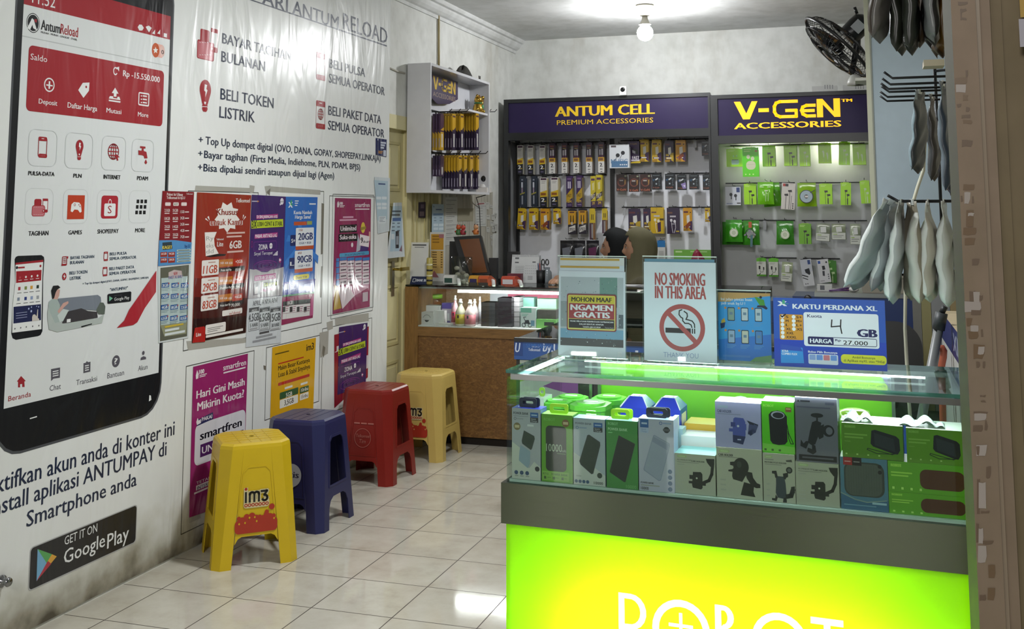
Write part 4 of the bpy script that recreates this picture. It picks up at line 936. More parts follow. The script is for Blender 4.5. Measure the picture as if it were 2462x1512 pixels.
def dCH(p,bg='#c2a020',sh='#3c2348',tx=True):
    p.rect(0,0,100,100,K(bg));p.rect(6,14,56,22,K('#5b2c30'));p.disc(82,18,.1,K('#3a2a1c'));a,b=p.ab(82,20);p.mb.poly(p.fr,ell(a,b,p.w*.07),K('#3a2a1c'),p.up())
    p.poly([(55,62),(100,56),(100,100),(70,92)],K(sh));p.poly([(38,34),(70,30),(74,58),(60,66),(40,64)],K('#d2d0c8'));p.poly([(42,66),(48,66),(46,74),(42,74)],K('#b9b7b0'))
    if tx:p.rect(10,78,82,86,K(sh));p.rect(20,80,76,84,K('#d2d0c8'));p.poly([(0,90),(60,88),(55,100),(0,100)],K('#8f6d1a'))
def dCHp(p):dCH(p,'#2d1f3a','#a58a24');p.rect(12,62,46,72,K('#a58a24'))
def dCHo(p):dCH(p,'#c08a1c','#3c2348');p.poly([(20,78),(70,58),(86,72),(34,94)],K('#7d3a1c'))
def dF(p):
    p.rect(0,0,100,100,K('#26222c'));p.poly([(0,6),(100,6),(100,56),(0,62)],K('#bd8c20'));p.rect(20,9,80,14,K('#4b2a2a'))
    for x in(30,62):p.poly([(x,24),(x+10,24),(x+12,52),(x-2,52)],K('#2a2420'))
    p.poly([(40,50),(58,50),(62,62),(36,62)],K('#b9b6ae'));p.poly([(10,72),(92,62),(92,84),(10,94)],K('#c9c6c2'));p.text('SPEED',16,86,74,86,K('#2a2420'),.03)
def dG(p):p.rect(0,0,100,100,K('#4b3440'));p.rect(0,0,100,46,K('#bfa62a'));p.rect(30,18,42,36,K('#2a2420'));p.rect(58,18,70,36,K('#2a2420'));p.rect(32,50,62,96,K('#8f8a88'));p.rect(70,46,84,100,K('#a5762c'))
def dMU(p):
    p.rect(0,0,100,100,K('#c5c8cc'));p.rect(8,4,34,12,K('#4b4144'));p.rect(10,70,92,96,K('#4a6d8f'));p.text('MUSIC',8,80,62,92,K('#3c6488'),.01)
    for x,y in((42,46),(68,36)):a,b=p.ab(x,y);p.mb.poly(p.fr,ell(a,b,p.w*.10),K('#202226'),p.up());p.line([(x-4,y+6),(x-16,y+24)],.004,K('#2a2c30'))
    for x in(55,65,75,85):a,b=p.ab(x,86);p.mb.poly(p.fr,ell(a,b,p.w*.035),K('#c5c8cc'),p.up())
def dFS(p):p.rect(0,0,100,100,K('#38224a'));p.text('V-GeN',18,16,8,70,K('#8f6d3c'),.02);p.poly([(30,30),(78,40),(84,60),(40,52)],K('#25252a'));p.poly([(34,40),(60,46),(58,58),(36,52)],K('#b7b4bc'));p.poly([(0,40),(16,52),(0,66)],K('#bfa62a'));p.text('FAST',34,82,68,90,K('#d6d2d0'),.03);p.rect(26,84,92,90,K('#c9c5c9'));p.poly([(26,94),(100,90),(100,100),(20,100)],K('#bfa62a'))
def dBR(p,bg='#33211f',r='#6b3c32'):
    p.rect(0,0,100,100,K(bg));a,b=p.ab(50,46);p.mb.poly(p.fr,[ell(a,b,p.w*.40),ell(a,b,p.w*.30)],K(r),p.up());p.rect(30,32,64,40,K('#a8a09a'));p.poly([(74,34),(90,30),(82,60),(76,62)],K('#96743c'));p.text('V-GeN',6,96,84,88,K('#b0664c'),.03);p.rect(76,6,94,14,K('#8f9a7c'))
def dDK(p,s='#8f98a0'):p.rect(0,0,100,100,K('#171a1e'));p.rect(10,8,86,12,K('#5c6468'));p.disc(80,10,.1,K('#8f9a7c'));p.poly([(36,34),(64,24),(68,32),(40,42)],K('#c8ccce'));p.poly([(6,36),(36,30),(20,50)],K('#2c4a66'));p.rect(40,58,56,68,K(s));p.rows(72,30,90,80,4,K('#4c565c'),.6);p.text('V-GeN',10,92,82,78,K('#8a5240'),.03)
def dDP(p):dDK(p);p.rect(20,30,40,44,K('#a0a2a8'));p.poly([(40,60),(88,50),(94,90),(60,92)],K('#8a7ab0'));p.poly([(60,70),(86,66),(84,84)],K('#cfcbe0'))
def dEP(p,bg='#2d2038',c='#d0cdd2'):
    p.rect(0,0,100,100,K(bg));p.rect(6,16,44,22,K('#6b4a3a'));p.rect(24,30,70,36,K('#b9b4b8'))
    for x,y in((34,48),(60,52)):a,b=p.ab(x,y);p.mb.poly(p.fr,ell(a,b,p.w*.10,p.w*.12),K(c),p.up())
    p.line([(36,56),(40,78),(46,96)],.004,K(c));p.line([(66,56),(68,76),(56,96)],.004,K(c));p.line([(36,62),(62,62)],.004,K(c));p.rect(70,88,94,92,K('#bfa62a'))
def dEPy(p):dEP(p,'#c2a020','#d8d4c4');p.poly([(50,60),(78,55),(78,92),(55,95)],K('#3c2348'));p.rect(70,42,100,50,K('#4a3a20'))
rA=[('white, yellow and black cable box',dA,(20,155,100,575),2),('white, yellow and black cable box',dA,(165,155,245,580),2),('white, yellow and black cable box',dA,(330,155,410,575),2)]+[('purple and white cable box',dB,q,3)for q in((465,140,550,565),(640,138,720,560),(803,138,885,560),(980,130,1065,560),(1150,125,1235,555))]
for i,(ds,dr,q,n)in enumerate(rA):product(CA,q,dr,ds,n,base='#c9c7c0' if dr is dA else '#2a1930',side='#b9b6a8' if dr is dA else '#5a4a3c',where=f'{ORD[i]} from left, left bay top rail')
rA2=[('dark clear-front cable box',dC,(55,600,130,1030),2),('dark clear-front cable box',dC,(215,600,290,1025),2),('white, yellow and black cable box',dA,(340,605,435,1035),2),('white, yellow and black cable box',dA,(490,600,590,1030),3),('purple and gold cable box',dD,(705,600,790,1035),2),('purple and gold cable box',dD,(845,592,925,1030),3),('yellow cable box',dE,(1045,600,1115,1040),1),('yellow cable box',dE,(1120,585,1205,1035),3)]
for i,(ds,dr,q,n)in enumerate(rA2):product(CA,q,dr,ds,n,base={dC:'#232a35',dA:'#c9c7c0',dD:'#33204a',dE:'#b7a52a'}[dr],side={dC:'#2c3846',dA:'#b9a96a',dD:'#7d6a2c',dE:'#a3921f'}[dr],where=f'{ORD[i]} from left, left bay middle rail')
rA3=[('yellow charger box',dCH,(35,1055,150,1345),1),('yellow charger box',dCH,(185,1055,310,1350),2),('yellow and purple charger box',dCHo,(345,1055,470,1350),2),('small yellow and purple charger pack',dCH,(525,1060,628,1270),1),('orange and black cable box',dF,(730,1068,840,1415),2),('orange and black cable box',dF,(878,1062,985,1410),2),('narrow yellow cable pack',dG,(1030,1058,1110,1490),1),('narrow yellow cable pack',dG,(1205,1058,1280,1400),1)]
for i,(ds,dr,q,n)in enumerate(rA3):product(CA,q,dr,ds,n,base='#c2a020' if dr in(dCH,dCHo)else '#4b3440',side='#a3821c' if dr is not dF else '#2a2420',tilt=-4 if i==0 else 0,tab='#bfa62a' if dr in(dCH,dG)else '#1b1b1d',where=f'{ORD[i]} from left, left bay bottom rail')
WB='right bay {} rail'
product(CB,(25,140,265,425),dMU,'big white earphone box with a blue band',1,.05,base='#c5c8cc',y=8.26,tab='#26262a',where='first from left, '+WB.format('top'))
rB=[('purple car-charger pack',dFS,(250,100,400,365),1),('yellow charger box',dCH,(388,80,500,345),2),('yellow charger box',dCH,(540,82,650,350),2),('dark purple charger box',dCHp,(695,92,800,350),2),('orange charger box',dCHo,(825,85,945,345),2),('black pack',dDK,(1142,95,1235,275),1)]
for i,(ds,dr,q,n)in enumerate(rB):product(CB,q,dr,ds,n,base={dFS:'#38224a',dCH:'#c2a020',dCHp:'#2d1f3a',dCHo:'#c08a1c',dDK:'#171a1e'}[dr],tab='#bfa62a' if dr is dCH else '#26202c',where=f'{ORD[i + 1]} from left, '+WB.format('top'))
rB2=[('brown round-cable pack',dBR,(108,500,240,705),1),('brown round-cable pack',dBR,(260,505,385,712),1),('brown round-cable pack',dBR,(395,500,525,708),2),('black memory-card pack',dDK,(540,495,650,685),2),('black memory-card pack',dDK,(698,492,815,682),2),('black and silver pack',dDP,(845,505,960,690),1),('black memory-card pack',dDK,(990,500,1105,682),2),('black memory-card pack',dDK,(1155,500,1248,690),1)]
for i,(ds,dr,q,n)in enumerate(rB2):product(CB,q,dr,ds,n,base='#33211f' if dr is dBR else '#171a1e',d=.018,where=f'{ORD[i]} from left, '+WB.format('middle'))
rB3=[('purple charger box',dCHp,(255,915,400,1180),1),('black and yellow charger box',dCHp,(435,915,525,1180),1),('yellow earphone box',dEPy,(525,900,680,1215),2),('dark purple earphone pack',dEP,(720,905,875,1220),1),('orange charger box',dCHo,(918,905,1025,1185),1),('yellow pack',dCH,(1182,905,1250,1075),1)]
for i,(ds,dr,q,n)in enumerate(rB3):product(CB,q,dr,ds,n,base={dCHp:'#2d1f3a',dEPy:'#c2a020',dEP:'#2d2038',dCHo:'#c08a1c',dCH:'#c2a020'}[dr],where=f'{ORD[i]} from left, '+WB.format('bottom'))
for i,(x,y)in enumerate(((1062,85),(205,905),(1120,905))):
    q=ony(CB[0]+x/CB[2],CB[1]+y/CB[2],8.40);mb=MB();hook(mb,Fr(q,(1,0,0),(0,0,1)),YP-8.40);mb.box(FY(8.40),q.x-.012,q.x+.012,q.z-.06,q.z,-.004,0,mat('#9a9b9e',.4));emit(mb,'empty_hook',parent=cabA)

# ---- lime green goods in the lit cabinet
def dg(kind,bg='#a2dc10'):
    def f(p):
        p.rect(0,0,100,100,K(bg));p.rows(10,6,54,18,2,K('#cdee90'),.35)
        if kind in('ear','wear'):
            c=K('#1c1f1a')if kind=='ear' else K('#c3dfa6')
            for x,y in((52,38),(72,56)):p.poly([(x-14,y-5),(x+12,y-6),(x+14,y+3),(x-10,y+5)],c);p.line([(x-6,y+4),(x-5,98)],.003,c)
            p.line([(66,72),(66,96)],.008,c)
        elif kind=='tws':
            p.poly([(32,60),(76,60),(80,76),(74,88),(34,88),(30,76)],K('#a9cfc0'));p.rect(34,60,74,64,K('#4a6a60'));p.poly([(40,38),(48,36),(46,50)],K('#a9dcb0'));p.poly([(60,36),(68,34),(66,50)],K('#a9dcb0'))
        elif kind=='big':
            p.rect(76,10,92,15,K('#b3582a'))
            for x,y in((36,32),(62,38)):a,b=p.ab(x,y);p.mb.poly(p.fr,ell(a,b,p.w*.11,p.w*.13),K('#d3d6b4'),p.up())
            p.rect(22,46,80,76,K('#d3d6b4'),.03);p.line([(24,58),(78,58)],.002,K('#b4b794'));[p.rect(x,90,x+8,94,K('#cdee90'))for x in(14,38,60)]
        elif kind=='buds':
            for x,y in((40,46),(70,56)):p.poly([(x-10,y-6),(x+2,y-10),(x+8,y),(x+6,y+26),(x,y+26),(x-4,y+6)],K('#c9e4ac'));p.line([(x+3,y+26),(x+3,94)],.003,K('#a9d47a'))
        elif kind=='white':
            p.rect(0,0,100,100,K('#c6c9d2'));p.rect(72,4,94,30,K('#26396e'))
            for x,y in((36,42),(66,48)):a,b=p.ab(x,y);p.mb.poly(p.fr,ell(a,b,p.w*.10,p.w*.11),K('#202228'),p.up());p.rect(x-1,y+2,x+5,y+26,K('#202228'),.003)
            p.rect(74,86,98,92,K('#2a2024'));[p.rect(x,88,x+6,94,K('#5a6f9c'))for x in(8,18,28,38)]
        elif kind=='wtall':
            p.rect(0,0,100,100,K('#ccc6bf'));p.rect(8,3,26,13,K('#a8281e'));p.rect(26,3,48,13,K('#2a2426'))
            for x,y in((62,30),(36,45)):p.poly([(x-16,y-3),(x+12,y-5),(x+14,y+4),(x-12,y+4)],K('#242021'));p.line([(x-2,y+4),(x-4,98)],.004,K('#3a3435'))
            p.line([(74,48),(70,98)],.004,K('#6b6462'))
            for k in range(3):a,b=p.ab(86,78+8*k);p.mb.poly(p.fr,ell(a,b,p.w*.06),K('#4a4444'),p.up())
    return f
WV='lit display {} row'
def gb(i,row,q,kind,ds,crop=CC,**kw):
    kw.setdefault('base','#a2dc10');kw.setdefault('tab','#9ac93a');kw.setdefault('side','#7db012')
    return product(crop,q,dg(kind,kw['base']),ds,kw.pop('n',1),kw.pop('d',.03),parent=cabV,where=f'{ORD[i]} from left, '+WV.format(row),**kw)
gb(0,'top',(240,148,440,370),'tws','light green earbud box');gb(1,'top',(440,130,645,495),'big','large bright green earbud box',base='#5cd40c',y=8.30)
gb(2,'top',(690,110,850,365),'ear','green earphone box',n=2);gb(3,'top',(960,108,1120,358),'ear','green earphone box',n=2);gb(4,'top',(1155,95,1285,362),'wear','green earphone box',n=2)
gb(5,'top',(1390,75,1550,325),'buds','lime green earbud box',n=2,base='#a8e012');gb(6,'top',(1652,62,1790,345),'wear','lime green earphone box',n=2,base='#a0e00f',tilt=-2);gb(7,'top',(1822,90,1985,345),'buds','green earbud box',n=2)
gb(0,'second',(228,622,420,852),'white','white earbud box with a navy corner',base='#c6c9d2',side='#26396e',tab=None,d=.05);gb(1,'second',(460,585,612,842),'ear','green earphone box',n=2)
gb(3,'second',(940,575,1110,905),'wtall','tilted white earphone box with a red mark',base='#ccc6bf',side='#8f8984',tab='#1c1a1b',tabbig=True,tilt=-4)
gb(5,'second',(1405,585,1565,840),'ear','green earphone box',n=2);gb(6,'second',(1675,570,1805,850),'ear','green earphone box',tilt=-2);gb(7,'second',(1910,545,2030,830),'wear','green earphone box',n=2,tilt=3)
gb(3,'third',(1147,1085,1300,1338),'ear','green earphone box',base='#6ba822',n=2)
# pouches
def pouch(q,crop,label,col,parent,insert=None,t=.03,y=8.36,tilt=0,mcol=None,name='zip_pouch',cat='pouch',hk=True):
    u0,v0,u1,v1=(crop[0]+q[0]/crop[2],crop[1]+q[1]/crop[2],crop[0]+q[2]/crop[2],crop[1]+q[3]/crop[2])
    P0,P1,P2=ony(u0,v0,y),ony(u1,v0,y),ony(u0,v1,y);w_,h_=P1.x-P0.x,P0.z-P2.z
    a=R(tilt);c=V(((P0.x+P1.x)/2,y,P0.z));fr=Fr(c,(math.cos(a),0,math.sin(a)),(-math.sin(a),0,math.cos(a)))
    m=mat(col,.18,spec=.6);root=thing(name,label,cat,c-V((0,0,h_)))
    mb=MB();sd=random.random()*9
    def surf(sg):
        def f(i,j):
            b=max(0,math.sin(math.pi*i))**.6*max(0,math.sin(math.pi*min(1,j*1.22)))**.7 if j<.82 else 0
            wr=.0025*math.sin(i*19+j*13+sd)*b
            return fr.P((i-.5)*w_*(1+.06*(1-j)-.03*math.sin(3*j)),-h_+j*h_,sg*(t*.5*b+wr*sg)+.0004*sg)
        return f
    mb.grid(surf(1),12,14,m);f2=surf(-1);mb.grid(lambda i,j:f2(1-i,j),12,14,m)
    emit(mb,'pouch_body',parent=root)
    if insert:
        ib=MB();pn=UP(ib,fr.at(t*.5+.004),w_,h_);insert(pn);emit(ib,'insert_card',parent=root)
    if hk:
        hb=MB();hook(hb,Fr(c+V((0,0,.004)),(1,0,0),(0,0,1)),YP-y);emit(hb,'hook',parent=parent)
    return root
def iround(p):a,b=p.ab(50,58);p.mb.poly(p.fr,ell(a,b,p.w*.26),K('#bcc7a8'),p.up());p.mb.poly(p.fr,[ell(a,b,p.w*.2),ell(a,b,p.w*.14)],K('#e0e2d2'),p.up())
def ibud(p):p.rect(14,20,40,24,K('#d2e6b4'));p.rect(62,20,84,24,K('#d2e6b4'));p.rect(44,36,66,42,K('#cfe0b4'));p.line([(52,44),(50,86)],.004,K('#b9da8c'));p.line([(70,46),(66,84)],.004,K('#b9da8c'))
def idisc(p):a,b=p.ab(48,58);[p.mb.poly(p.fr,[ell(a,b,p.w*r0),ell(a,b,p.w*r1)],K(c),p.up())for r0,r1,c in((.37,.33,'#16181a'),(.33,.11,'#9fb2bc'),(.11,.02,'#3a3230'))];p.rect(40,54,58,62,K('#d3d0cc'));p.line([(70,42),(92,32)],.006,K('#16181a'))
def icard(p):p.rect(2,56,98,98,K('#c5c8bf'));p.rect(10,64,40,68,K('#8fb24a'));p.rows(10,72,84,92,2,K('#7a7f78'),.35);p.poly([(30,20),(70,16),(74,50),(34,52)],K('#d2d4d0'))
pouch((632,562,830,842),CC,'glossy green zip pouch, third from left, lit display second row','#72c022',cabV,ibud,y=8.34);pouch((690,575,905,868),CC,'darker green zip pouch behind another, in the lit display second row','#55a01c',cabV,None,y=8.40,tilt=5)
pouch((1130,572,1362,868),CC,'green zip pouch with a round coiled cable, in the lit display second row','#86b41c',cabV,idisc)
pouch((232,1035,438,1312),CC,'green zip pouch, first from left in the lit display third row','#3f9a24',cabV,iround,y=8.33);pouch((190,1060,470,1345),CC,'dark green zip pouch behind the first one of the lit display third row','#35841f',cabV,None,y=8.40,hk=False)
pouch((450,1042,652,1350),CC,'green zip pouch behind the keyring, in the lit display third row','#3a8a22',cabV,iround)
pouch((868,1048,1082,1345),CC,'dark green zip pouch with a black tag, third in the lit display third row','#357d20',cabV,iround)
pouch((1372,1080,1545,1302),CC,'clear pouch with a white card, left of two in the lit display third row','#8b9480',cabV,icard,tilt=-4);pouch((1560,1085,1735,1282),CC,'clear pouch with a white card, right of two in the lit display third row','#8f987c',cabV,icard)
pouch((1790,1085,1922,1345),CC,'narrow clear pouch with white adapter, last in the lit display third row','#9ba58c',cabV,icard)
# keyring on a lanyard hook, empty price tag
q=ony(1700+535/5.215,330+1060/5.215,8.29);kr=thing('keyring','ring of keys with an orange tag and a teal strap on the lit display','keys',(q.x,q.y,q.z-.12))
emit(MB().box(FY(q.y),q.x-.010,q.x+.014,q.z-.045,q.z,-.006,0,mat('#b8522c',.4)),'tag',parent=kr,bevel=.002)
mb=MB();mb.tube([(q.x+.03*math.cos(t)-.002,q.y,q.z-.085+.03*math.sin(t))for t in[2*math.pi*k/20 for k in range(20)]],.003,mat('#5b5c60',.3,.9),closed=True)
for k in range(4):mb.box(Fr((q.x-.002,q.y-.004*k,q.z-.07),(math.cos(R(-50+35*k)),0,math.sin(R(-50+35*k))),(-math.sin(R(-50+35*k)),0,math.cos(R(-50+35*k)))),-.006,.006,-.055,.01,-.002,0,mat('#77787c',.3,.9))
emit(mb,'keys',parent=kr);emit(MB().box(Fr((q.x+.012,q.y-.01,q.z-.10),(1,0,-.05),(.05,0,1)),-.008,.010,-.09,0,-.003,0,mat('#456a72',.5)),'strap',parent=kr)
q=ony(1700+722/5.215,330+1045/5.215,8.40);mb=MB();hook(mb,Fr(q,(1,0,0),(0,0,1)),YP-8.40);mb.box(FY(8.40),q.x-.012,q.x+.012,q.z-.07,q.z,-.004,0,mat('#8b8d90',.4));emit(mb,'empty_hook',parent=cabV)
# bottom row of the lit display
def dOT(p):p.rect(0,0,100,18,K('#5fae2a'));p.rect(0,90,100,100,K('#4a8a24'));p.rect(0,18,100,90,K('#c6c8bf'));p.rows(8,24,70,34,2,K('#8c8f86'),.4);p.rect(22,42,40,60,K('#1c1c1c'));p.rect(70,48,82,64,K('#1c1c1c'));p.line([(32,60),(40,76),(66,76),(75,64)],.003,K('#1c1c1c'));p.poly([(22,90),(40,80),(44,84),(26,94)],K('#1c1c1c'))
def dTR(p):p.rect(0,0,100,100,K('#b7bac2'));p.poly([(0,60),(100,45),(100,100),(0,100)],K('#c6c8cc'));p.rect(66,4,90,20,K('#28427c'));p.poly([(30,38),(72,34),(78,54),(66,60),(36,50)],K('#22242a'));p.line([(4,58),(50,66)],.008,K('#22242a'));p.line([(4,68),(46,76)],.006,K('#22242a'));[p.mb.poly(p.fr,ell(*p.ab(x,92),p.w*.05),K('#3a3c42'),p.up())for x in(22,40)]
def dSP(p):p.rect(0,0,100,100,K('#c9c9cc'));p.rect(8,6,30,18,K('#2c4f9c'));p.mb.poly(p.fr,ell(*p.ab(82,14),p.w*.08),K('#1c1d20'),p.up());p.poly([(38,28),(62,28),(66,44),(40,46)],K('#2c2d32'));p.poly([(36,50),(56,50),(52,72),(34,70)],K('#3c3d42'));[p.mb.poly(p.fr,ell(*p.ab(84,66+9*k),p.w*.06),K('#5c5d62'),p.up())for k in range(3)];p.rect(8,90,44,93,K('#8c8d90'))
def gl(i,q,dr,ds,**kw):return product(CDD,q,dr,ds,kw.pop('n',1),kw.pop('d',.03),parent=cabV,where=f'{ORD[i]} from left, '+WV.format('bottom'),**kw)
gl(0,(318,170,500,525),dOT,'white and green adapter box',base='#c6c8bf',side='#4a8a24',tab='#5fae2a',n=2);gl(1,(558,178,738,535),dOT,'white and green adapter box',base='#c6c8bf',side='#4a8a24',tab='#5fae2a',n=2)
pouch((825,245,1040,630),CDD,'clear pouch with white card in the lit display bottom row','#9aa583',cabV,icard,tilt=-5)
gl(3,(1170,190,1390,715),dTR,'tilted white box with a tools picture',base='#b7bac2',tab='#17181a',tabbig=True,tilt=7);gl(4,(1500,190,1725,650),dSP,'tilted white box with a speaker picture',base='#c9c9cc',tab='#17181a',tabbig=True,tilt=7)
gl(5,(1650,215,1890,655),dg('wear','#3f7d26'),'dark green blister card',base='#3f7d26',y=8.44,tab='#3f7d26')
# goods low on the black display, behind the two people
for i,x in enumerate((1362,1392,1425)):
    pouch((x-15,578,x+15,640),(0,0,1),f'black zip pouch hanging low on the black display, {ORD[i]} of three','#1c1c20',cabA,(lambda p:p.poly([(20,30),(84,24),(78,70),(26,74)],K('#6d7078' if i<2 else '#5a2a4a'))),y=8.34)
product((0,0,1),(1580,578,1599,640),lambda p:(p.rect(0,0,100,26,K('#2b6fa8')),p.rect(20,40,80,90,K('#a9aaa6'))),'blue and white pack',base='#c3c4c0',where='beside the olive headscarf')
gq=ony(1620,600,8.42);gq1=ony(1716,640,8.42)
mb=MB().box(FY(8.42),gq.x,gq1.x,gq1.z-.2,gq.z,-.02,0,mat('#6aa63c',.5));pn=Pen(mb,FY(8.42),0,0,1);pn.rect(1624,603,1640,607,mat('#b5d494',.5));pn.rect(1660,604,1700,606,mat('#b5d494',.5))
emit(mb,'sign_board',label='light green board standing low in the right bay of the black display',cat='board')
rb=ony(1676,606,8.33);mb=MB();mr=mat('#7a1730',.25)
mb.grid(lambda i,j:V((rb.x+.075*math.cos(2*math.pi*i)*(1-j)**.6*(1+.12*math.sin(17*i+4*j)),rb.y+.04*math.sin(2*math.pi*i)*(1-j)**.6,rb.z-.11+.125*j+.01*math.sin(25*i)*j)),28,10,mr)
emit(mb,'plastic_bag',label='crumpled crimson plastic bag on the counter, right of the olive headscarf',cat='bag')

# small things on and above the signs
q=ony(1498,234,8.16);th=thing('security_camera','tiny white cube camera with a black lens standing on the purple sign','camera',(q.x,8.17,2.385))
emit(MB().box(FY(8.16),q.x-.027,q.x+.027,2.385,2.385+.068,-.03,0,mat('#c9c9c6',.4)),'body',parent=th,bevel=.004);emit(MB().lathe((q.x-.002,8.16,2.428),[(.019,.0),(.017,.006),(.010,.008),(0,.006)],mat('#0f1012',.15),axis=(0,-1,0)),'lens',parent=th)
for i,(u0,u1)in enumerate(((1952,2013),(2026,2090))):
    a,b=ony(u0,200,8.45),ony(u1,200,8.45);mb=MB().box(FY(8.44),a.x,b.x,2.365,2.365+.065,-.10,0,mat('#b9b9b6',.6));pn=Pen(mb,FY(8.44),0,0,1)
    for k in range(4):pn.rect(u0+30+6*k,204,u0+33+6*k,214,mat('#8f8f8f',.6))
    emit(mb,'cardboard_box',label=('white carton on top of the lit cabinet, left of the other one' if i==0 else 'white carton on top of the lit cabinet, half hidden by the blue partition'),cat='box')
# ================================================================== white wall cabinet with spine-on goods
M_MEL=mat('#c6c6c9',.4);M_MELI=mat('#c9cacf',.45)
YC0,YC1,XC,ZC0,ZC1=6.352,7.515,.178,1.590,2.445
th=thing('wall_cabinet','white open-front wall cabinet above the door, stocked with yellow and navy boxes','cabinet',(0,(YC0+YC1)/2,ZC0))
FCB=lambda x:FWALL.at(x);t=.018
mb=MB();mb.box(FWALL,YC0,YC0+t,ZC0,ZC1,.012,XC,M_MEL);emit(mb,'side_panel',parent=th)
emit(MB().box(FWALL,YC1-t,YC1,ZC0,ZC1,.012,XC,M_MEL),'side_panel',parent=th)
emit(MB().box(FWALL,YC0+t,YC1-t,ZC1-t,ZC1,.012,XC,mat('#bdbdc0',.18)),'top_panel',parent=th)
emit(MB().box(FWALL,YC0+t,YC1-t,ZC0,ZC0+t,.012,XC,M_MEL),'bottom_panel',parent=th)
emit(MB().box(FWALL,YC0+t,YC1-t,ZC0+t,ZC1-t,.012,.020,M_MELI),'back_panel',parent=th)
mb=MB();mb.box(FWALL,YC0+.02,YC0+.16,2.075,2.090,.02,.12,M_MEL);emit(mb,'shelf',parent=th)
zsh=onx(920+880/3.78,100+640/3.78,.16)[2]
mb=MB();mb.box(FWALL,7.08,YC1-t,zsh-.015,zsh,.02,.168,M_MEL);emit(mb,'shelf',parent=th)
mb=MB();lz=onz
ys0,ys1=onx(1030,215,.055)[1],onx(1101,215,.055)[1];zs1,zs0=onx(1037,176,.055)[2],onx(1037,236,.055)[2];zs2=onx(1098,248,.055)[2]
FSG=FWALL.at(.055);mb.slab(FSG,[[(ys0,zs0+.02),(ys0+.30*(ys1-ys0),zs0-.03),(ys0+.70*(ys1-ys0),zs2-.02),(ys1,zs2+.03),(ys1,ZC1-.03),(ys0,ZC1-.03)]],mat('#2f1f45',.3),-.004,0)
pn=Pen(mb,FSG,0,0,1);ya0,ya1=onx(1041,215,.055)[1],onx(1095,225,.055)[1]
vgen(pn,ya0,onx(1041,213,.055)[2],ya1,onx(1041,181,.055)[2],mat('#c9a93a',.4));pn.textab('ACCESSORIES',ya0,onx(1043,231,.055)[2],ya1,onx(1043,220,.055)[2],mat('#a08f7c',.5),0)
emit(mb,'sign_card',parent=th,label='purple sign card with yellow lettering')
# one spine-on box is built, then copied along each hook
SP={}
def spine(kind,hgt):
    w_,t_=.062,.0165;mb=MB();fr=Fr((0,0,0),(0,1,0),(0,0,1))
    top,bot=('#bd9420','#2a1f38')if kind=='y' else('#3a1c3c','#bd9420')if kind=='p' else('#2c1a36','#3a2640')
    sp=.45 if kind!='p' else .5
    mb.box(fr,-w_/2,w_/2,-hgt,-hgt*sp,-t_,0,mat(bot,.3));mb.box(fr,-w_/2,w_/2,-hgt*sp,0,-t_,0,mat(top,.3))
    pn=UP(mb,fr,w_,hgt)
    pn.poly([(0,52 if kind=='y' else 45),(100,36),(100,46)],mat(bot,.3));pn.rect(30,55,70,92,mat('#b9b6b2',.4));pn.rect(10,5,90,10,mat('#4a2a30',.4))
    # spine print
    fs=Fr((0,-w_/2,0),(1,0,0),(0,0,1));a=mat('#8f8798',.4)
    mb.box(fs,-t_*.70,-t_*.35,-hgt*.93,-hgt*.68,0,.0006,a);mb.poly(fs,ell(-t_/2,-hgt*.04,.004,.004,10),mat('#1c1a1e',.4),.0006)
    mb.poly(fs,[(-t_,-hgt*sp),(0,-hgt*sp),(0,-hgt*(sp+.06))],mat(top,.3),.0006)
    o=thing('cable_box','spine-on cable box','package',(0,0,0));c=emit(mb,'carton',parent=o)
    tb=MB();tb.box(fr,-.014,.014,0,.012,-.006,-.003,mat('#1a1a1c',.4));emit(tb,'hang_tab',parent=o);return o
FX=lambda u,v,x:onx(920+u/3.78,100+v/3.78,x)
rows_=[('upper',655,985,[(448,3,'p'),(532,4,'y'),(608,4,'y'),(700,6,'y'),(822,3,'y'),(876,3,'y')]),
         ('lower',1035,1340,[(448,3,'n'),(536,6,'y'),(640,4,'y'),(722,3,'y'),(790,3,'y')])]
for rn,v0,v1,gs in rows_:
    for gi,(u0,n,kd)in enumerate(gs):
        y=FX(u0,v0,.035)[1]+.031;z0=FX(u0,v0,.04)[2];hg=min(.30,z0-FX(u0,v1,.04)[2]);hg=z0-FX(u0,v1,.04)[2]
        if kd=='n':hg*=.62
        o=spine(kd,hg);base_used=False
        desc={'y':'yellow-topped navy cable box seen on edge','p':'purple-topped yellow cable box seen on edge','n':'short dark purple pack seen on edge'}[kd]
        lab=f'{desc}, {ORD[gi]} hook of the cabinet {rn} row'
        for k in range(n):
            c=o if k==0 else copy_tree(o)
            c.location=(.040+.0215*k+.0165,y,z0);c['label']=lab;c['group']=f'boxes on one cabinet hook {gi} {rn}'.replace(str(gi),ORD[gi])
        hk=MB();hk.tube([(.02,y,z0+.016),(.155,y,z0+.016),(.172,y,z0+.034)],.003,M_WIRE,6);emit(hk,'hook',parent=th)
    yb0,yb1=FX(445,v0,.03)[1],7.30
    emit(MB().box(FWALL,yb0,yb1,FX(445,v0,.03)[2]+.020,FX(445,v0,.03)[2]+.030,.02,.026,M_WIRE),'hook_rail',parent=th)
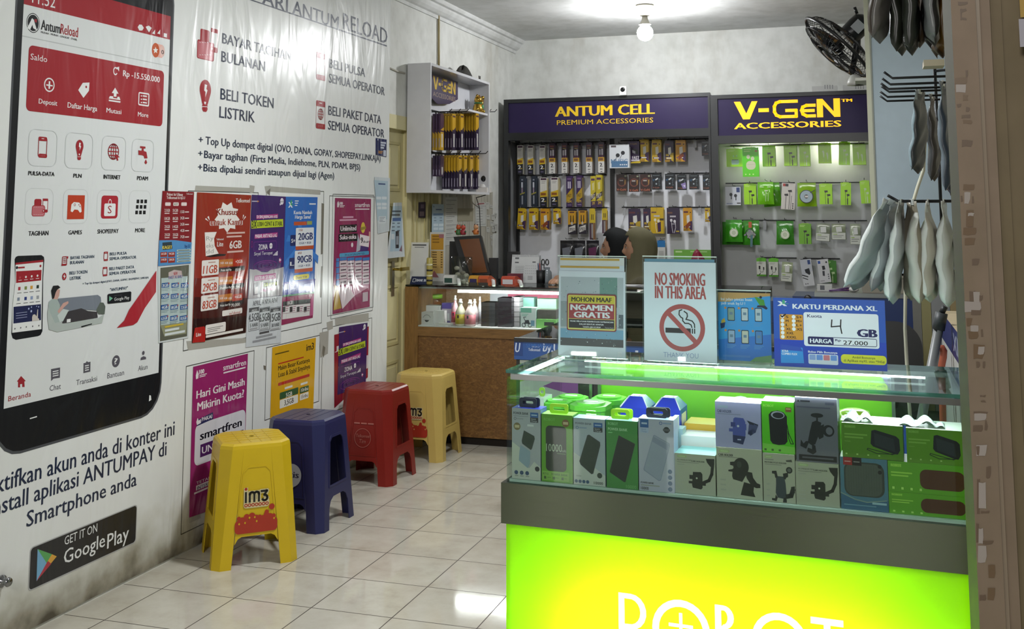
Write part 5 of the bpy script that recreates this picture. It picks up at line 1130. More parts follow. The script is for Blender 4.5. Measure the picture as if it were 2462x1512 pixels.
# golden beckoning cat ornament
gc=FX(868,612,.115);G=mat('#b8933c',.18,.85);zb=zsh+.002
th2=thing('cat_figurine','shiny golden beckoning cat ornament on the wall cabinet shelf','ornament',(gc[0],gc[1],zb))
C=V((gc[0],gc[1],zb))
mb=MB();mb.lathe(C,[(.030,0),(.040,.008),(.042,.030),(.036,.055),(.026,.070),(.02,.078)],G,n=20)
mb.ball(C+V((.004,0,.098)),(.034,.038,.031),G);mb.ball(C+V((.036,-.018,.012)),(.014,.014,.012),G,10,8);mb.ball(C+V((.036,.018,.012)),(.014,.014,.012),G,10,8)
for s in(-1,1):mb.lathe(C+V((0,s*.022,.118)),[(.014,0),(.009,.014),(0,.026)],G,n=12)
mb.tube([C+V((.006,.036,.05)),C+V((.012,.052,.075)),C+V((.014,.050,.112))],[.011,.011,.012],G,10);mb.ball(C+V((.018,.049,.12)),.015,G,10,8)
emit(mb,'body',parent=th2)
mb=MB();[mb.ball(C+V((.036,s*.013,.104)),(.003,.005,.004),mat('#1a1510',.2),8,6)for s in(-1,1)];mb.ball(C+V((.038,0,.094)),(.003,.003,.002),mat('#7a1f1a',.3),8,6);emit(mb,'face',parent=th2,label='dark eyes and nose')
mb=MB();mb.lathe(C+V((0,0,.070)),[(.030,0),(.032,.004),(.030,.008)],mat('#2e7a4a',.35),n=20);mb.ball(C+V((.038,0,.045)),(.006,.014,.018),mat('#3f8f5c',.3),10,8);emit(mb,'bib',parent=th2,label='green collar and bib')
mb=MB();[mb.lathe(C+V((.006,s*.022,.122)),[(.008,0),(0,.016)],mat('#8f2a22',.4),n=10)for s in(-1,1)];emit(mb,'ears_inner',parent=th2)
# dome camera on its carton
bz=ZC0+t;pc=FX(915,1340,.125)
mb=MB().box(FWALL,pc[1]-.045,pc[1]+.055,bz,bz+.036,.085,.170,mat('#cfcac4',.5));emit(mb,'small_carton',label='small white carton under the round white camera in the wall cabinet',cat='box')
C=V((.128,pc[1]+.005,bz+.037));th2=thing('dome_camera','round white pan camera with a black face, in the wall cabinet corner','camera',C)
WP=mat('#d3d2d0',.3)
emit(MB().lathe(C,[(.040,0),(.040,.006),(.034,.024),(.024,.036)],WP,n=24),'base',parent=th2)
emit(MB().ball(C+V((0,0,.066)),.036,WP,24,16),'head',parent=th2)
d=(CAM-C);d.z=.1;d.normalize();e=V((0,0,1)).cross(d).normalized();ff=Fr(C+V((0,0,.066)),e,d.cross(e));ff2=ff
mb=MB();mb.lathe(C+V((0,0,.066))+d*.026,[(.024,0),(.023,.008),(.012,.0125),(0,.014)],mat('#131315',.12),axis=d,n=20);emit(mb,'face_disc',parent=th2)
cb=[FX(868,1375,.13),FX(870,1392,.05),(.014,FX(873,1440,.014)[1],FX(873,1440,.014)[2])]
q1=onx(1153,500,.014);q2=onx(1155,565,.014);q3=onx(1150,600,.03)
emit(MB().tube([(.13,pc[1]+.05,ZC0+.0),(.05,pc[1]+.05,ZC0-.02),q1,q2,q3],.0035,mat('#17171a',.5)),'power_cord',label='black power cord hanging from the wall cabinet down behind the tilted screen',cat='cord')
# bits on top of the cabinet
tq=onx(1115,172,.10);mb=MB();mk=mat('#26241f',.8)
mb.grid(lambda i,j:V((.095+.06*math.cos(2*math.pi*i)*(1-j)**.5,tq[1]+.13*math.sin(2*math.pi*i)*(1-j)**.5*(1+.15*math.sin(9*i)),ZC1+.001+.075*j*(1+.25*math.sin(21*i)))),26,8,mk)
emit(mb,'cloth_bundle',label='crumpled dark cloth bundle on top of the white wall cabinet',cat='cloth')
fq=onx(1153,178,.12);mb=MB();mb.box(FWALL,fq[1]-.02,fq[1]+.02,ZC1,ZC1+.012,.10,.14,mk);[mb.tube([(.12,fq[1]+s*.010,ZC1+.01),(.12,fq[1]+s*.014,ZC1+.045)],.004,mk,6)for s in(-1,1)]
emit(mb,'plug',label='small black two-pin plug on the far end of the wall cabinet top',cat='plug')
# short wire on the wall left of the cabinet
a=onx(938,164,.006);b=onx(973,176,.006)
emit(MB().tube([a,(a+b)/2+V((0,0,-.004)),b],.006,mat('#b5b1a6',.6)),'wall_cable',label='short pale cable on the wall between banner and cabinet',cat='cable')
# papers stuck on the door and boards
def wpaper(label,crop,quad,col,draw=None,x=.004,cat='paper',name='paper_notice'):
    fr=FWALL.at(x);mb=MB();pn=Pen(mb,fr,*crop);pts=[pn.ab(*q)for q in quad]
    if sum(pts[i][0]*pts[(i+1)%len(pts)][1]-pts[(i+1)%len(pts)][0]*pts[i][1]for i in range(len(pts)))<0:pts=pts[::-1]
    mb.slab(fr,[pts],mat(col,.6),-.0008,0)
    if draw:draw(pn)
    return emit(mb,name,label=label,cat=cat)
C2=(920,440,3.288)
kk=lambda c:mat(c,.6)
wpaper('small dark purple card stuck on the door, under the wall cabinet',C2,[(286,152),(340,150),(338,275),(284,272)],'#33243c',lambda p:(p.rect(300,168,328,200,kk('#6d5a70')),p.rect(292,225,328,262,kk('#7d6c74'))),x=-.026)
wpaper('pale blue price sheet on the boards under the wall cabinet',C2,[(392,165),(484,168),(482,400),(388,398)],'#9fb3bf',lambda p:(p.rect(420,205,466,214,kk('#46587c')),p.rect(400,240,476,256,kk('#6f8aa8')),[p.rect(404,272+22*k,424,278+22*k,kk('#6b7c88'))or p.rect(450,272+22*k,470,278+22*k,kk('#6b7c88'))for k in range(2)],[p.rect(402+42*i,322+30*j,438+42*i,342+30*j,kk('#c3d0d6'))for i in(0,1)for j in(0,1)],p.disc(404,186,7,kk('#4a6a8a'))),x=.0118)
wpaper('long white printed list on the boards behind the tilted screen',C2,[(495,112),(592,108),(585,480),(494,495)],'#b9bab4',lambda p:[p.rect(502,132+33*k,582-14*(k%3),138+33*k,kk('#8a8b88'))or p.rect(502,146+33*k,545,150+33*k,kk('#9a9b98'))for k in range(10)],x=.0118)
wpaper('white form with a red arched heading near the corner',C2,[(732,175),(745,155),(800,150),(822,165),(818,342),(735,340)],'#b8bab6',lambda p:(p.poly([(738,172),(760,158),(800,156),(806,166),(760,172)],kk('#8f5a5c')),p.frame(738,180,815,330,.003,kk('#7d7f7e')),[p.rect(742,196+22*k,790,201+22*k,kk('#8d8f8e'))for k in range(6)]),x=.0118)
sl=[(815,150,845,210),(845,170,872,200),(818,250,850,290),(858,245,890,295),(885,235,905,270),(850,300,880,345),(882,320,910,385),(862,345,888,390),(820,345,848,392),(850,410,870,440),(780,420,805,440),(856,455,868,495)]
for i,(x0,y0,x1,y1)in enumerate(sl):
    o=wpaper('small curled note slip among the slips stuck on the boards by the corner',C2,[(x0,y0),(x1,y0+4),(x1-2,y1),(x0+3,y1-3)],'#b7b8b2',lambda p:p.rect(x0+5,y0+12,x1-7,y0+17,kk('#8a8b88')),x=.0125,name='note_slip');o['group']='note slips by the corner'
wpaper('stained brownish sheet on the boards above the tilted screen',C2,[(595,200),(720,200),(716,300),(592,302)],'#8f8a76',None,x=.0122)
# ================================================================== wooden counter with a lit glass front
def wood_material(name,c0,c1,c2,scale,osb=False):
    m,nt,b,N,L=nodes_mat(name);g=N('NewGeometry');mp=N('Mapping');mp.inputs['Scale'].default_value=scale
    n1=N('TexNoise');n1.inputs['Scale'].default_value=4;n1.inputs['Detail'].default_value=8;n1.inputs['Distortion'].default_value=1.2;n1.inputs['Roughness'].default_value=.7
    L(g.outputs['Position'],mp.inputs[0]);L(mp.outputs[0],n1.inputs['Vector'])
    L(ramp(nt,n1.outputs['Fac'],[(.3,c0),(.5,c1),(.68,c2)]),b.inputs['Base Color']);b.inputs['Roughness'].default_value=.5
    bp=N('Bump');bp.inputs['Strength'].default_value=.15;L(n1.outputs['Fac'],bp.inputs['Height']);L(bp.outputs[0],b.inputs['Normal']);return m
M_WOOD=wood_material('varnished_wood','#63461f','#7d5b2c','#8d6a38',(14,14,1.2))
M_RAILW=wood_material('varnished_rail','#5f4420','#76562b','#866335',(1.2,14,14))
M_OSB=wood_material('strand_board','#54391a','#6f4d25','#8a6636',(9,9,16))
YW,XW0,XW1,ZWT=6.36,.006,2.30,.995
FW_=FY(YW);DW=.50
th=thing('wooden_counter','brown wooden counter with a lit glass front, against the yellow door wall','counter',(1.1,YW+.25,0))
emit(MB().box(FW_,XW0,.098,0,ZWT-.012,-DW,0,M_WOOD),'side_post',parent=th)
emit(MB().box(FW_,.098,XW1,.672,.730,-DW,0,M_RAILW),'front_rail',parent=th)
emit(MB().box(FW_,.098,XW1,.055,.672,-.03,-.012,M_OSB),'front_panel',parent=th)
emit(MB().box(FW_,.098,XW1,0,.055,-.10,-.06,mat('#1f1811',.7)),'toe_kick',parent=th)
emit(MB().box(FW_,.098,XW1,.730,.738,-DW,-.008,mat('#cfd0cf',.3)),'shelf',parent=th)
emit(MB().box(FW_,.098,XW1,.738,ZWT-.010,-DW,-DW+.012,wood_material('case_back','#8a6a4a','#a98a66','#b79b7c',(6,6,9))),'case_back',parent=th)
emit(MB().box(FW_,.42,1.27,.738,ZWT-.012,-DW+.0125,-DW+.013,mat('#d0d5da',.5)),'case_back_lining',parent=th)
emit(MB().box(FW_,.55,1.22,.80,ZWT-.04,-DW+.0135,-DW+.016,mat('#d0607c',.4)),'pink_poster',parent=th,label='pink printed sheet inside the case')
GL=glass_mat('case_glass','#f6faf8',.9)
emit(MB().box(FW_,.098,XW1,.730,ZWT-.010,-.006,0,GL),'glass_front',parent=th)
emit(MB().box(FW_,.01,XW1,ZWT-.010,ZWT,-DW,.004,glass_mat('counter_top_glass','#8f958f',.8)),'glass_top',parent=th)
emit(MB().box(FW_,.098,XW1,ZWT-.022,ZWT-.011,-.03,-.008,mat('#9b9d9c',.25,.9)),'top_trim',parent=th)
emit(MB().box(FW_,1.27,1.285,.738,ZWT-.022,-DW+.013,-.01,mat('#4b3a26',.5)),'divider',parent=th)
emit(MB().box(FW_,1.285,XW1,.738,ZWT-.012,-DW+.0125,-DW+.014,mat('#6b6250',.5)),'dark_lining',parent=th)  # shade of the unlit half and its dark glass, put into the back's colour
LEDW=mat('#ffffff',.5,emit=70.0)
emit(MB().box(FW_,.36,1.24,ZWT-.045,ZWT-.030,-.055,-.035,LEDW),'led_tube',parent=th,label='glowing white LED tube')
C5=(940,560,5.816);ZS=.7385
def wq(x,y,d):return ony(C5[0]+x/C5[2],C5[1]+y/C5[2],YW+d)
def wbox(name,label,x0,y0,x1,d,dep,col,cat='box',draw=None,z0=ZS,group=None,side=None,rough=.5):
    a,b=wq(x0,y0,d),wq(x1,y0,d);fr=FY(YW+d);mb=MB();mb.box(fr,a.x,b.x,z0,a.z,-dep,0,mat(col,rough),mat(side or col,rough))
    if draw:p=UP(mb,Fr(V(((a.x+b.x)/2,YW+d,a.z)),(1,0,0),(0,0,1)),b.x-a.x,a.z-z0);draw(p)
    return emit(mb,name,label=label,cat=cat,group=group)
wbox('carton','plain narrow white carton at the left end of the lit wooden case',356,932,402,.16,.09,'#c3c2bf')
def d_logo(p):p.mb.poly(p.fr,ell(*p.ab(52,62),p.w*.16,p.w*.16,20,180,360),K('#2a2a2a'),p.up());a,b=p.ab(52,55);p.mb.poly(p.fr,[ell(a,b,p.w*.30,None,24,15,165)+ell(a,b,p.w*.25,None,24,165,15)][0],K('#8c8c8a'),p.up());p.rect(24,62,80,64,K('#8c8c8a'))
wbox('carton','white carton with a round half-black emblem in the lit wooden case',405,1105,592,.06,.07,'#bfbebb',draw=d_logo)
zt_=wq(405,1105,.06).z
wbox('carton','plain white carton stacked behind the emblem carton',440,1012,690,.135,.08,'#c6c5c2',z0=ZS)
wbox('carton','open white carton flap beside the emblem carton',594,1085,745,.07,.05,'#cbcac8',side='#d3d2d0')
mb=MB();a,b=wq(600,1290,.02),wq(838,1290,.02);[mb.box(FY(YW+.02),a.x+.002*k,b.x-.003*k,ZS+.005*k,ZS+.005*k+.0045,-.05,0,mat('#c9c8c5',.6))for k in range(3)]
emit(mb,'paper_stack',label='thin stack of white papers lying in front of the cartons',cat='paper')
a,b=wq(472,860,.26),wq(682,860,.26);cxj,rj=(a.x+b.x)/2,(b.x-a.x)/2
t_=thing('candy_jar','clear jar with a bright green lid in the lit wooden case','jar',(cxj,YW+.30,ZS));C=V((cxj,YW+.30,ZS))
emit(MB().lathe(C,[(rj*.9,0),(rj*.95,.02),(rj*.95,a.z-ZS-.04),(rj*.88,a.z-ZS-.025)],glass_mat('jar_plastic','#e3d6c2',.6),n=24),'jar',parent=t_)
emit(MB().lathe(C,[(rj,a.z-ZS-.026),(rj*1.02,a.z-ZS-.004),(rj*.9,a.z-ZS)],mat('#7fb224',.4),n=24),'lid',parent=t_)
emit(MB().lathe(C,[(rj*.82,.004),(rj*.82,.12),(0,.14)],mat('#a06a3c',.6),n=16),'contents',parent=t_)
def d_pur(p):p.rect(0,0,100,28,K('#57498f'));p.rect(30,44,46,78,K('#dcdcdc'));p.rect(56,50,80,84,K('#dcdcdc'));p.rect(20,88,90,96,K('#57498f'))
wbox('carton','pale carton with a purple top beside the spray bottles',712,978,846,.14,.06,'#b7acb8',draw=d_pur,side='#8d7f9c')
def bottle(label,x0,y0,x1,d,lab_c,liq):
    a,b=wq(x0,y0,d),wq(x1,y0,d);r=(b.x-a.x)/2;h=a.z-ZS;C=V(((a.x+b.x)/2,YW+d,ZS))
    t_=thing('bottle',label,'bottle',C,'bottles in the wooden case')
    emit(MB().lathe(C,[(r*.9,0),(r,.006),(r,h*.46),(r*.92,h*.54),(r*.5,h*.72),(r*.36,h*.76),(r*.34,h*.84)],mat(liq,.25),n=20),'flask',parent=t_)
    emit(MB().lathe(C,[(r*1.015,h*.08),(r*1.015,h*.44)],mat(lab_c,.4),n=20),'label_band',parent=t_)
    emit(MB().lathe(C,[(r*.40,h*.83),(r*.40,h*.90),(r*.28,h*.91),(r*.26,h),(0,h)],mat('#cfcdca',.4),n=16),'cap',parent=t_)
    fl=FY(C.y-r*1.03);emit(MB().box(fl,C.x-r*.3,C.x+r*.05,ZS+h*.30,ZS+h*.41,-.002,0,mat('#2a2a2c',.4)),'label_mark',parent=t_)
bottle('tall spray bottle with a red label, first of the bottles',850,872,948,.12,'#a8324a','#c99aa2');bottle('squat bottle with a yellow label',905,922,1042,.05,'#b8a62a','#cdc9b0');bottle('squat bottle with a pink label',1036,932,1182,.05,'#b56a74','#ccb8b6')
bottle('bottle half hidden behind the pink-label bottle',1120,922,1225,.16,'#8f7c86','#c0b8b8');bottle('spray bottle against the black case stack',1205,888,1285,.22,'#a3a0a6','#c6c4c6')
def cases(x0,y0,x1,n,d,label,grp,col='#222326',dep=.11):
    a,b=wq(x0,y0,d),wq(x1,y0,d);hh=(a.z-ZS)/n;first=None
    for k in range(n):
        lb=f'{label}, {"bottom" if k == 0 else "top" if k == n - 1 else ORD[k] + " from the bottom"}'
        mb=MB();mb.box(FY(YW+d),a.x,b.x,ZS+hh*k+.0004,ZS+hh*(k+1)-.0008,-dep,0,mat(col,.4));mb.box(FY(YW+d),a.x,b.x,ZS+hh*(k+1)-.0016,ZS+hh*(k+1)-.0008,-dep,.0006,mat('#4b4c50',.3))
        emit(mb,'flat_case',label=lb,cat='case',group=grp,loc=((a.x+b.x)/2,YW+d+dep/2,ZS+hh*k))
cases(1262,968,1456,6,.06,'flat black case in the shorter left stack','black cases, shorter stack');cases(1492,905,1686,7,.05,'flat black case in the taller stack','black cases, taller stack')
cases(1690,892,1795,6,.10,'clear-edged case beside the taller black stack','clear-edged cases','#8f8a8e',.12)
C2w=lambda x,y,d:ony(920+x/3.288,440+y/3.288,YW+d)
def wbox2(label,x0,y0,x1,d,col,draw=None,z0=ZS,side=None):
    a,b=C2w(x0,y0,d),C2w(x1,y0,d);mb=MB();mb.box(FY(YW+d),a.x,b.x,z0,a.z,-.08,0,mat(col,.4),mat(side or col,.4))
    if draw:draw(UP(mb,Fr(V(((a.x+b.x)/2,YW+d,a.z)),(1,0,0),(0,0,1)),b.x-a.x,a.z-z0))
    return emit(mb,'carton',label=label,cat='box')
def d_bike(p):
    p.rect(0,0,70,24,K('#5d9a86'));p.rows(6,30,50,44,2,K('#7fae9f'),.5);c=K('#23262b')
    for x in(20,60):a,b=p.ab(x,86);p.mb.poly(p.fr,[ell(a,b,p.w*.14),ell(a,b,p.w*.09)],c,p.up())
    p.poly([(20,84),(30,62),(52,60),(62,84),(46,80),(34,80)],c);p.line([(28,64),(18,48),(34,46)],.004,c);p.rect(66,62,90,90,K('#5a7f94'))
wbox2('white carton with a motorbike picture in the lit wooden case',1092,985,1212,.05,'#b9c4c2',d_bike,side='#8fa8a0')
wbox2('teal-lidded carton behind the motorbike carton',1110,905,1195,.18,'#6f9f92');wbox2('light green carton, lowest at the right of the wooden case',1215,1075,1370,.05,'#6fae5c',lambda p:p.rect(40,30,90,70,K('#24282a')))
z1=C2w(1215,1075,.05).z
wbox2('dark flat carton on the light green one',1222,1000,1370,.06,'#3f3d38',z0=z1);wbox2('mint green carton behind the dark flat one',1222,915,1372,.20,'#84b894')

# ---- things standing on the wooden counter
ZT=ZWT+.0005
def tq(x,y,d):return ony(920+x/3.288,440+y/3.288,YW+d)
ACR=glass_mat('acrylic','#fcfefd',1.0)
a,b=tq(208,700,.10),tq(352,700,.10);zt_=tq(208,468,.10).z
t_=thing('payment_stand','white payment sign stand with a small dark blue base plate, on the counter\'s left end','sign',((a.x+b.x)/2,YW+.10,ZT))
fr=Fr((0,YW+.10,ZT),(1,0,0),(0,.08,1));mb=MB();h_=zt_-ZT;mb.box(fr,a.x,b.x,.03,h_,-.003,0,mat('#c9cac8',.3));p=UP(mb,Fr(fr.P((a.x+b.x)/2,h_,0),fr.r,fr.u),b.x-a.x,h_)
p.rect(12,5,88,8,K('#2e2f31'));p.rect(24,11,76,13,K('#7d7e80'));p.poly([(60,92),(96,84),(96,96),(60,96)],K('#8a3c4a'));emit(mb,'sign_sheet',parent=t_)
fr2=Fr((0,YW+.055,ZT),(1,0,0),(0,.7,1));mb=MB();a2,b2=tq(212,760,.05),tq(366,760,.05);mb.box(fr2,a2.x,b2.x,0,.058,-.004,0,mat('#1e2747',.3));p=UP(mb,Fr(fr2.P((a2.x+b2.x)/2,.058,0),fr2.r,fr2.u),b2.x-a2.x,.058);p.text('BANK BRI',30,66,34,84,K('#c9ccd6'),.04);p.frame(10,26,26,74,.003,K('#c9ccd6'),.004)
emit(mb,'base_plate',parent=t_)
a,b=tq(372,700,.34),tq(492,700,.34);zt_=tq(372,388,.34).z;fr=FY(YW+.34)
t_=thing('price_stand','tall acrylic stand with an orange price list, behind the payment sign','sign',((a.x+b.x)/2,YW+.34,ZT));mb=MB();mb.box(fr,a.x,b.x,ZT,zt_,-.003,0,mat('#c9c9c6',.3));p=UP(mb,Fr(V(((a.x+b.x)/2,YW+.34,zt_)),(1,0,0),(0,0,1)),b.x-a.x,zt_-ZT)
p.rect(8,4,90,36,K('#bf8f36'));p.rect(8,38,90,84,K('#c9a765'));[p.rect(16,7+6*k,62,10+6*k,K('#8f6a2c'))for k in range(3)];[p.rect(16,40+5*k,46,42+5*k,K('#6b5230'))or p.rect(72,40+5*k,84,42+5*k,K('#6b5230'))for k in range(7)];p.rect(60,4,92,12,K('#a06a72'));p.poly([(8,92),(30,78),(60,92)],K('#9a5f68'));emit(mb,'price_sheet',parent=t_)
C=tq(370,770,.06);C=V((C.x,YW+.06,ZT));r=.020
t_=thing('drink_can','slim yellow patterned can standing before the orange price list','can',C);emit(MB().lathe(C,[(r*.9,0),(r,.005),(r,.165),(r*.85,.172)],mat('#a89a4e',.35),n=18),'can',parent=t_)
mb=MB();[mb.lathe(C,[(r*1.02,z),(r*1.02,z+.012)],mat(c,.4),n=18)for z,c in((.02,'#2c2a20'),(.05,'#c9c4a0'),(.085,'#2c2a20'),(.12,'#c9c4a0'))];emit(mb,'can_print',parent=t_)
# handheld card machines
def terminal(label,x0,x1,ytop,d,body,scr,front=None,h=.062,dep=.15,cat='card terminal'):
    a,b=tq(x0,ytop,d),tq(x1,ytop,d);t_=thing('card_terminal',label,cat,((a.x+b.x)/2,YW+d,ZT));w_=b.x-a.x;cx=(a.x+b.x)/2
    FS_=Fr((cx,YW+d,ZT),(0,1,0),(0,0,1))
    mb=MB();mb.slab(FS_,[[(0,.004),(dep,.0),(dep,.03),(.06,h),(.018,h),(.0,h*.75)][::1]],mat(body,.35),-w_/2,w_/2);emit(mb,'body',parent=t_,bevel=.004)
    mb=MB();f=FY(YW+d-.0015);mb.box(f,cx-w_*.38,cx+w_*.38,ZT+h*.22,ZT+h*.70,0,.001,mat(scr,.25));emit(mb,'front_plate',parent=t_)
    if front:mb=MB();mb.box(f,cx-w_*.46,cx+w_*.46,ZT,ZT+h*.34,-.02,.006,mat(front,.5));emit(mb,'front_base',parent=t_)
    mb=MB();mb.tube([(cx+w_*.3,YW+d+.09,ZT+.03),(cx+w_*.75,YW+d+.05,ZT+.028),(cx+w_*.95,YW+d+.02,ZT+.004)],.012,mat('#d0d2d0',.5),8);emit(mb,'paper_roll',parent=t_,label='curled white receipt')
    return t_
terminal('white card terminal with a dark green front, on the counter',480,560,722,.05,'#c3c2bd','#2a4a40');terminal('yellow and navy card terminal, on the counter',680,752,722,.02,'#b8862c','#2a2550','#3a362a');terminal('orange card terminal with a black base, on the counter',756,835,722,.02,'#b0502a','#7a3a20','#33302a');terminal('red-orange card terminal with a white label, on the counter',936,1042,726,.02,'#a8402a','#c3bfc2')
a,b=tq(955,700,.12),tq(1058,700,.12);emit(MB().box(FY(YW+.20),a.x,b.x,ZT,ZT+.068,-.06,0,mat('#5c1a2c',.4)),'card_box',label='dark crimson box behind the red-orange card terminal',cat='box',bevel=.003)
# tilted point-of-sale screen
t_=thing('touch_screen','tilted black touch screen with a brown display on the wooden counter','screen',(.62,YW+.42,ZT))
mb=MB();P=[tq(x,y,.40 if i in(0,3)else .40)for i,(x,y)in enumerate(((566,425),(775,412),(835,715),(600,720)))]
def quadbox(mb,Q,th_,m):Q=[V(q)for q in Q];n_=(Q[1]-Q[0]).cross(Q[3]-Q[0]).normalized();n_=n_ if n_.y>0 else-n_;B=[q+n_*th_ for q in Q];mb.add(Q+B,[(3,2,1,0),(4,5,6,7),(0,1,5,4),(1,2,6,5),(2,3,7,6),(3,0,4,7)],m)
def qp(x,y,d):return tq(x,y,d)
quadbox(mb,[qp(560,425,.36),qp(775,412,.36),qp(850,722,.30),qp(640,724,.30)],.03,mat('#1b1b1c',.3));emit(mb,'housing',parent=t_)
mb=MB();quadbox(mb,[qp(605,447,.352),qp(762,437,.352),qp(826,706,.298),qp(690,712,.298)],.004,mat('#6d4428',.15));emit(mb,'display',parent=t_,label='dim brown display glass')
mb=MB();mb.box(FY(YW+.42),.50,.80,ZT,ZT+.02,-.10,0,mat('#1b1b1c',.4));mb.box(FY(YW+.43),.56,.64,ZT,ZT+.20,-.05,-.01,mat('#1b1b1c',.4));emit(mb,'stand',parent=t_)
mb=MB();q=qp(850,640,.33);mb.box(FY(YW+.33),q.x-.01,q.x+.045,ZT,q.z+.04,-.04,0,mat('#202022',.4));emit(mb,'card_reader',parent=t_)
mb=MB();q=qp(566,600,.45);mb.box(FY(YW+.45),q.x-.035,q.x+.03,ZT,q.z+.12,-.02,0,mat('#2a2a2b',.4));emit(mb,'dark_folder',label='dark upright folder leaning behind the left of the tilted screen',cat='folder')
# two small toys on the screen
def toy(label,x,y,c1,c2,c3):
    C=qp(x,y,.36)+V((0,.012,.002));t_=thing('toy_figurine',label,'toy',C)
    mb=MB();mb.lathe(C,[(.016,0),(.020,.01),(.018,.03),(.010,.038)],mat(c1,.5),n=14);mb.ball(C+V((0,0,.050)),.017,mat(c2,.5),12,8);emit(mb,'body',parent=t_)
    mb=MB();[mb.lathe(C+V((s*.010,0,.062)),[(.006,0),(0,.012)],mat(c3,.5),n=8)for s in(-1,1)];[mb.ball(C+V((s*.019,-.008,.022)),.007,mat(c3,.5),8,6)for s in(-1,1)];emit(mb,'ears_and_arms',parent=t_)
toy('orange and green toy figurine on the left of the tilted screen',595,412,'#3f6a3a','#b8562a','#a83226');toy('small red toy figurine beside the orange and green one',632,412,'#8c2430','#b04030','#2f5a3c');toy('tan and orange toy figurine on the right of the tilted screen',733,410,'#b5682c','#b98a62','#6d3a2c')
# clear bag of parts
C=tq(625,720,.14);mb=MB();mg=glass_mat('clear_bag','#d3d6d2',.9,.12);x0,x1=tq(545,640,.14).x,tq(708,640,.14).x;zz=tq(600,582,.14).z
mb.grid(lambda i,j:V((x0+(x1-x0)*i,YW+.14-.035*math.sin(math.pi*i)*math.sin(math.pi*j)**.5-.006*math.sin(23*i+9*j),ZT+(zz-ZT)*j)),14,12,mg);mb.grid(lambda i,j:V((x1-(x1-x0)*i,YW+.142+.03*math.sin(math.pi*i)*math.sin(math.pi*j)**.5,ZT+(zz-ZT)*j)),14,12,mg)
t_=thing('clear_bag','clear plastic bag of small white parts before the tilted screen','bag',((x0+x1)/2,YW+.14,ZT));emit(mb,'film',parent=t_)
mb=MB();[mb.ball((x0+(x1-x0)*a,YW+.143,ZT+.012+b),(.020,.014,.014),mat(c,.5),8,6)for a,b,c in((.2,.0,'#c9c6ba'),(.4,.004,'#b9b6aa'),(.6,.002,'#c3c0b4'),(.8,.0,'#a9a69a'),(.3,.05,'#bdb9ac'),(.55,.06,'#8d887c'),(.7,.045,'#cbc8bc'),(.25,.09,'#c9c6ba'))];emit(mb,'small_parts',parent=t_)
# desk calendar and pen cup
a,b=tq(1010,710,.36),tq(1226,710,.36);zt_=tq(1010,562,.36).z;t_=thing('desk_calendar','white spiral desk calendar standing on the wooden counter','calendar',((a.x+b.x)/2,YW+.36,ZT));w_=b.x-a.x;h_=zt_-ZT
fr=Fr((0,YW+.36,ZT),(1,0,0),(0,.22,1));mb=MB();mb.box(fr,a.x,b.x,0,h_,-.003,0,mat('#c3c5c7',.5));p=UP(mb,Fr(fr.P((a.x+b.x)/2,h_,0),fr.r,fr.u),w_,h_);p.rect(12,10,26,16,K('#5a5c60'));p.rect(12,26,26,30,K('#4a4c50'));p.rect(76,24,88,28,K('#4a4c50'))
[p.frame(14+5.5*i,40+7*j,19+5.5*i,46+7*j,.0012,K('#8f9194'))for i in range(6)for j in range(4)];[p.rect(52+7*i,38+9*j,55+7*i,41+9*j,K('#a3a5a8'))for i in range(6)for j in range(4)];[p.rect(18,76+5*k,34,78+5*k,K('#8f9194'))or p.rect(62,76+5*k,80,78+5*k,K('#8f9194'))for k in range(3)]
emit(mb,'page',parent=t_);mb=MB();[mb.tube([fr.P(a.x+w_*(k+.5)/22,h_-.006+.008*math.sin(t),.004*math.cos(t))for t in[2*math.pi*q/8 for q in range(8)]],.0008,mat('#6d6e72',.4,.7),5,closed=True)for k in range(22)];emit(mb,'spiral',parent=t_)
mb=MB();mb.box(Fr((0,YW+.47,ZT),(1,0,0),(0,-.22,1)),a.x,b.x,0,h_*.97,-.003,0,mat('#b3b5b7',.5));emit(mb,'back_leaf',parent=t_)
C=tq(1250,700,.36);C=V((C.x,YW+.36,ZT));t_=thing('pen_cup','black pen cup with scissors standing right of the calendar','cup',C)
emit(MB().lathe(C,[(.028,0),(.030,.085),(.027,.085),(.025,.006),(0,.006)],mat('#1b1b1d',.5),n=18),'cup',parent=t_)
mb=MB();q=C+V((.03,0,.125));[mb.tube([q+V((s*.014+.010*math.cos(t)*1.0,0,.018*math.sin(t)+.012))for t in[2*math.pi*k/14 for k in range(14)]],.004,mat('#17171a',.4),6,closed=True)for s in(-1,1)];mb.tube([q+V((-.006,0,-.004)),C+V((.008,0,.02))],.004,mat('#77797c',.3,.9),6);emit(mb,'scissors',parent=t_)
mb=MB();[mb.tube([C+V((-.012+.008*k,.004,.01)),C+V((-.02+.012*k,.004,.13))],.0035,mat(c,.4),6)for k,c in enumerate(('#26365c','#8f2a2c','#33343a'))];emit(mb,'pens',parent=t_)
C=tq(1300,715,.34);C=V((C.x,YW+.34,ZT));emit(MB().lathe(C,[(.03,0),(.032,.04),(.03,.075),(.018,.09),(.020,.105),(0,.106)],glass_mat('cloudy_jar','#c9ced0',.8,.1),n=18),'glass_jar',label='small cloudy jar right of the pen cup',cat='jar')
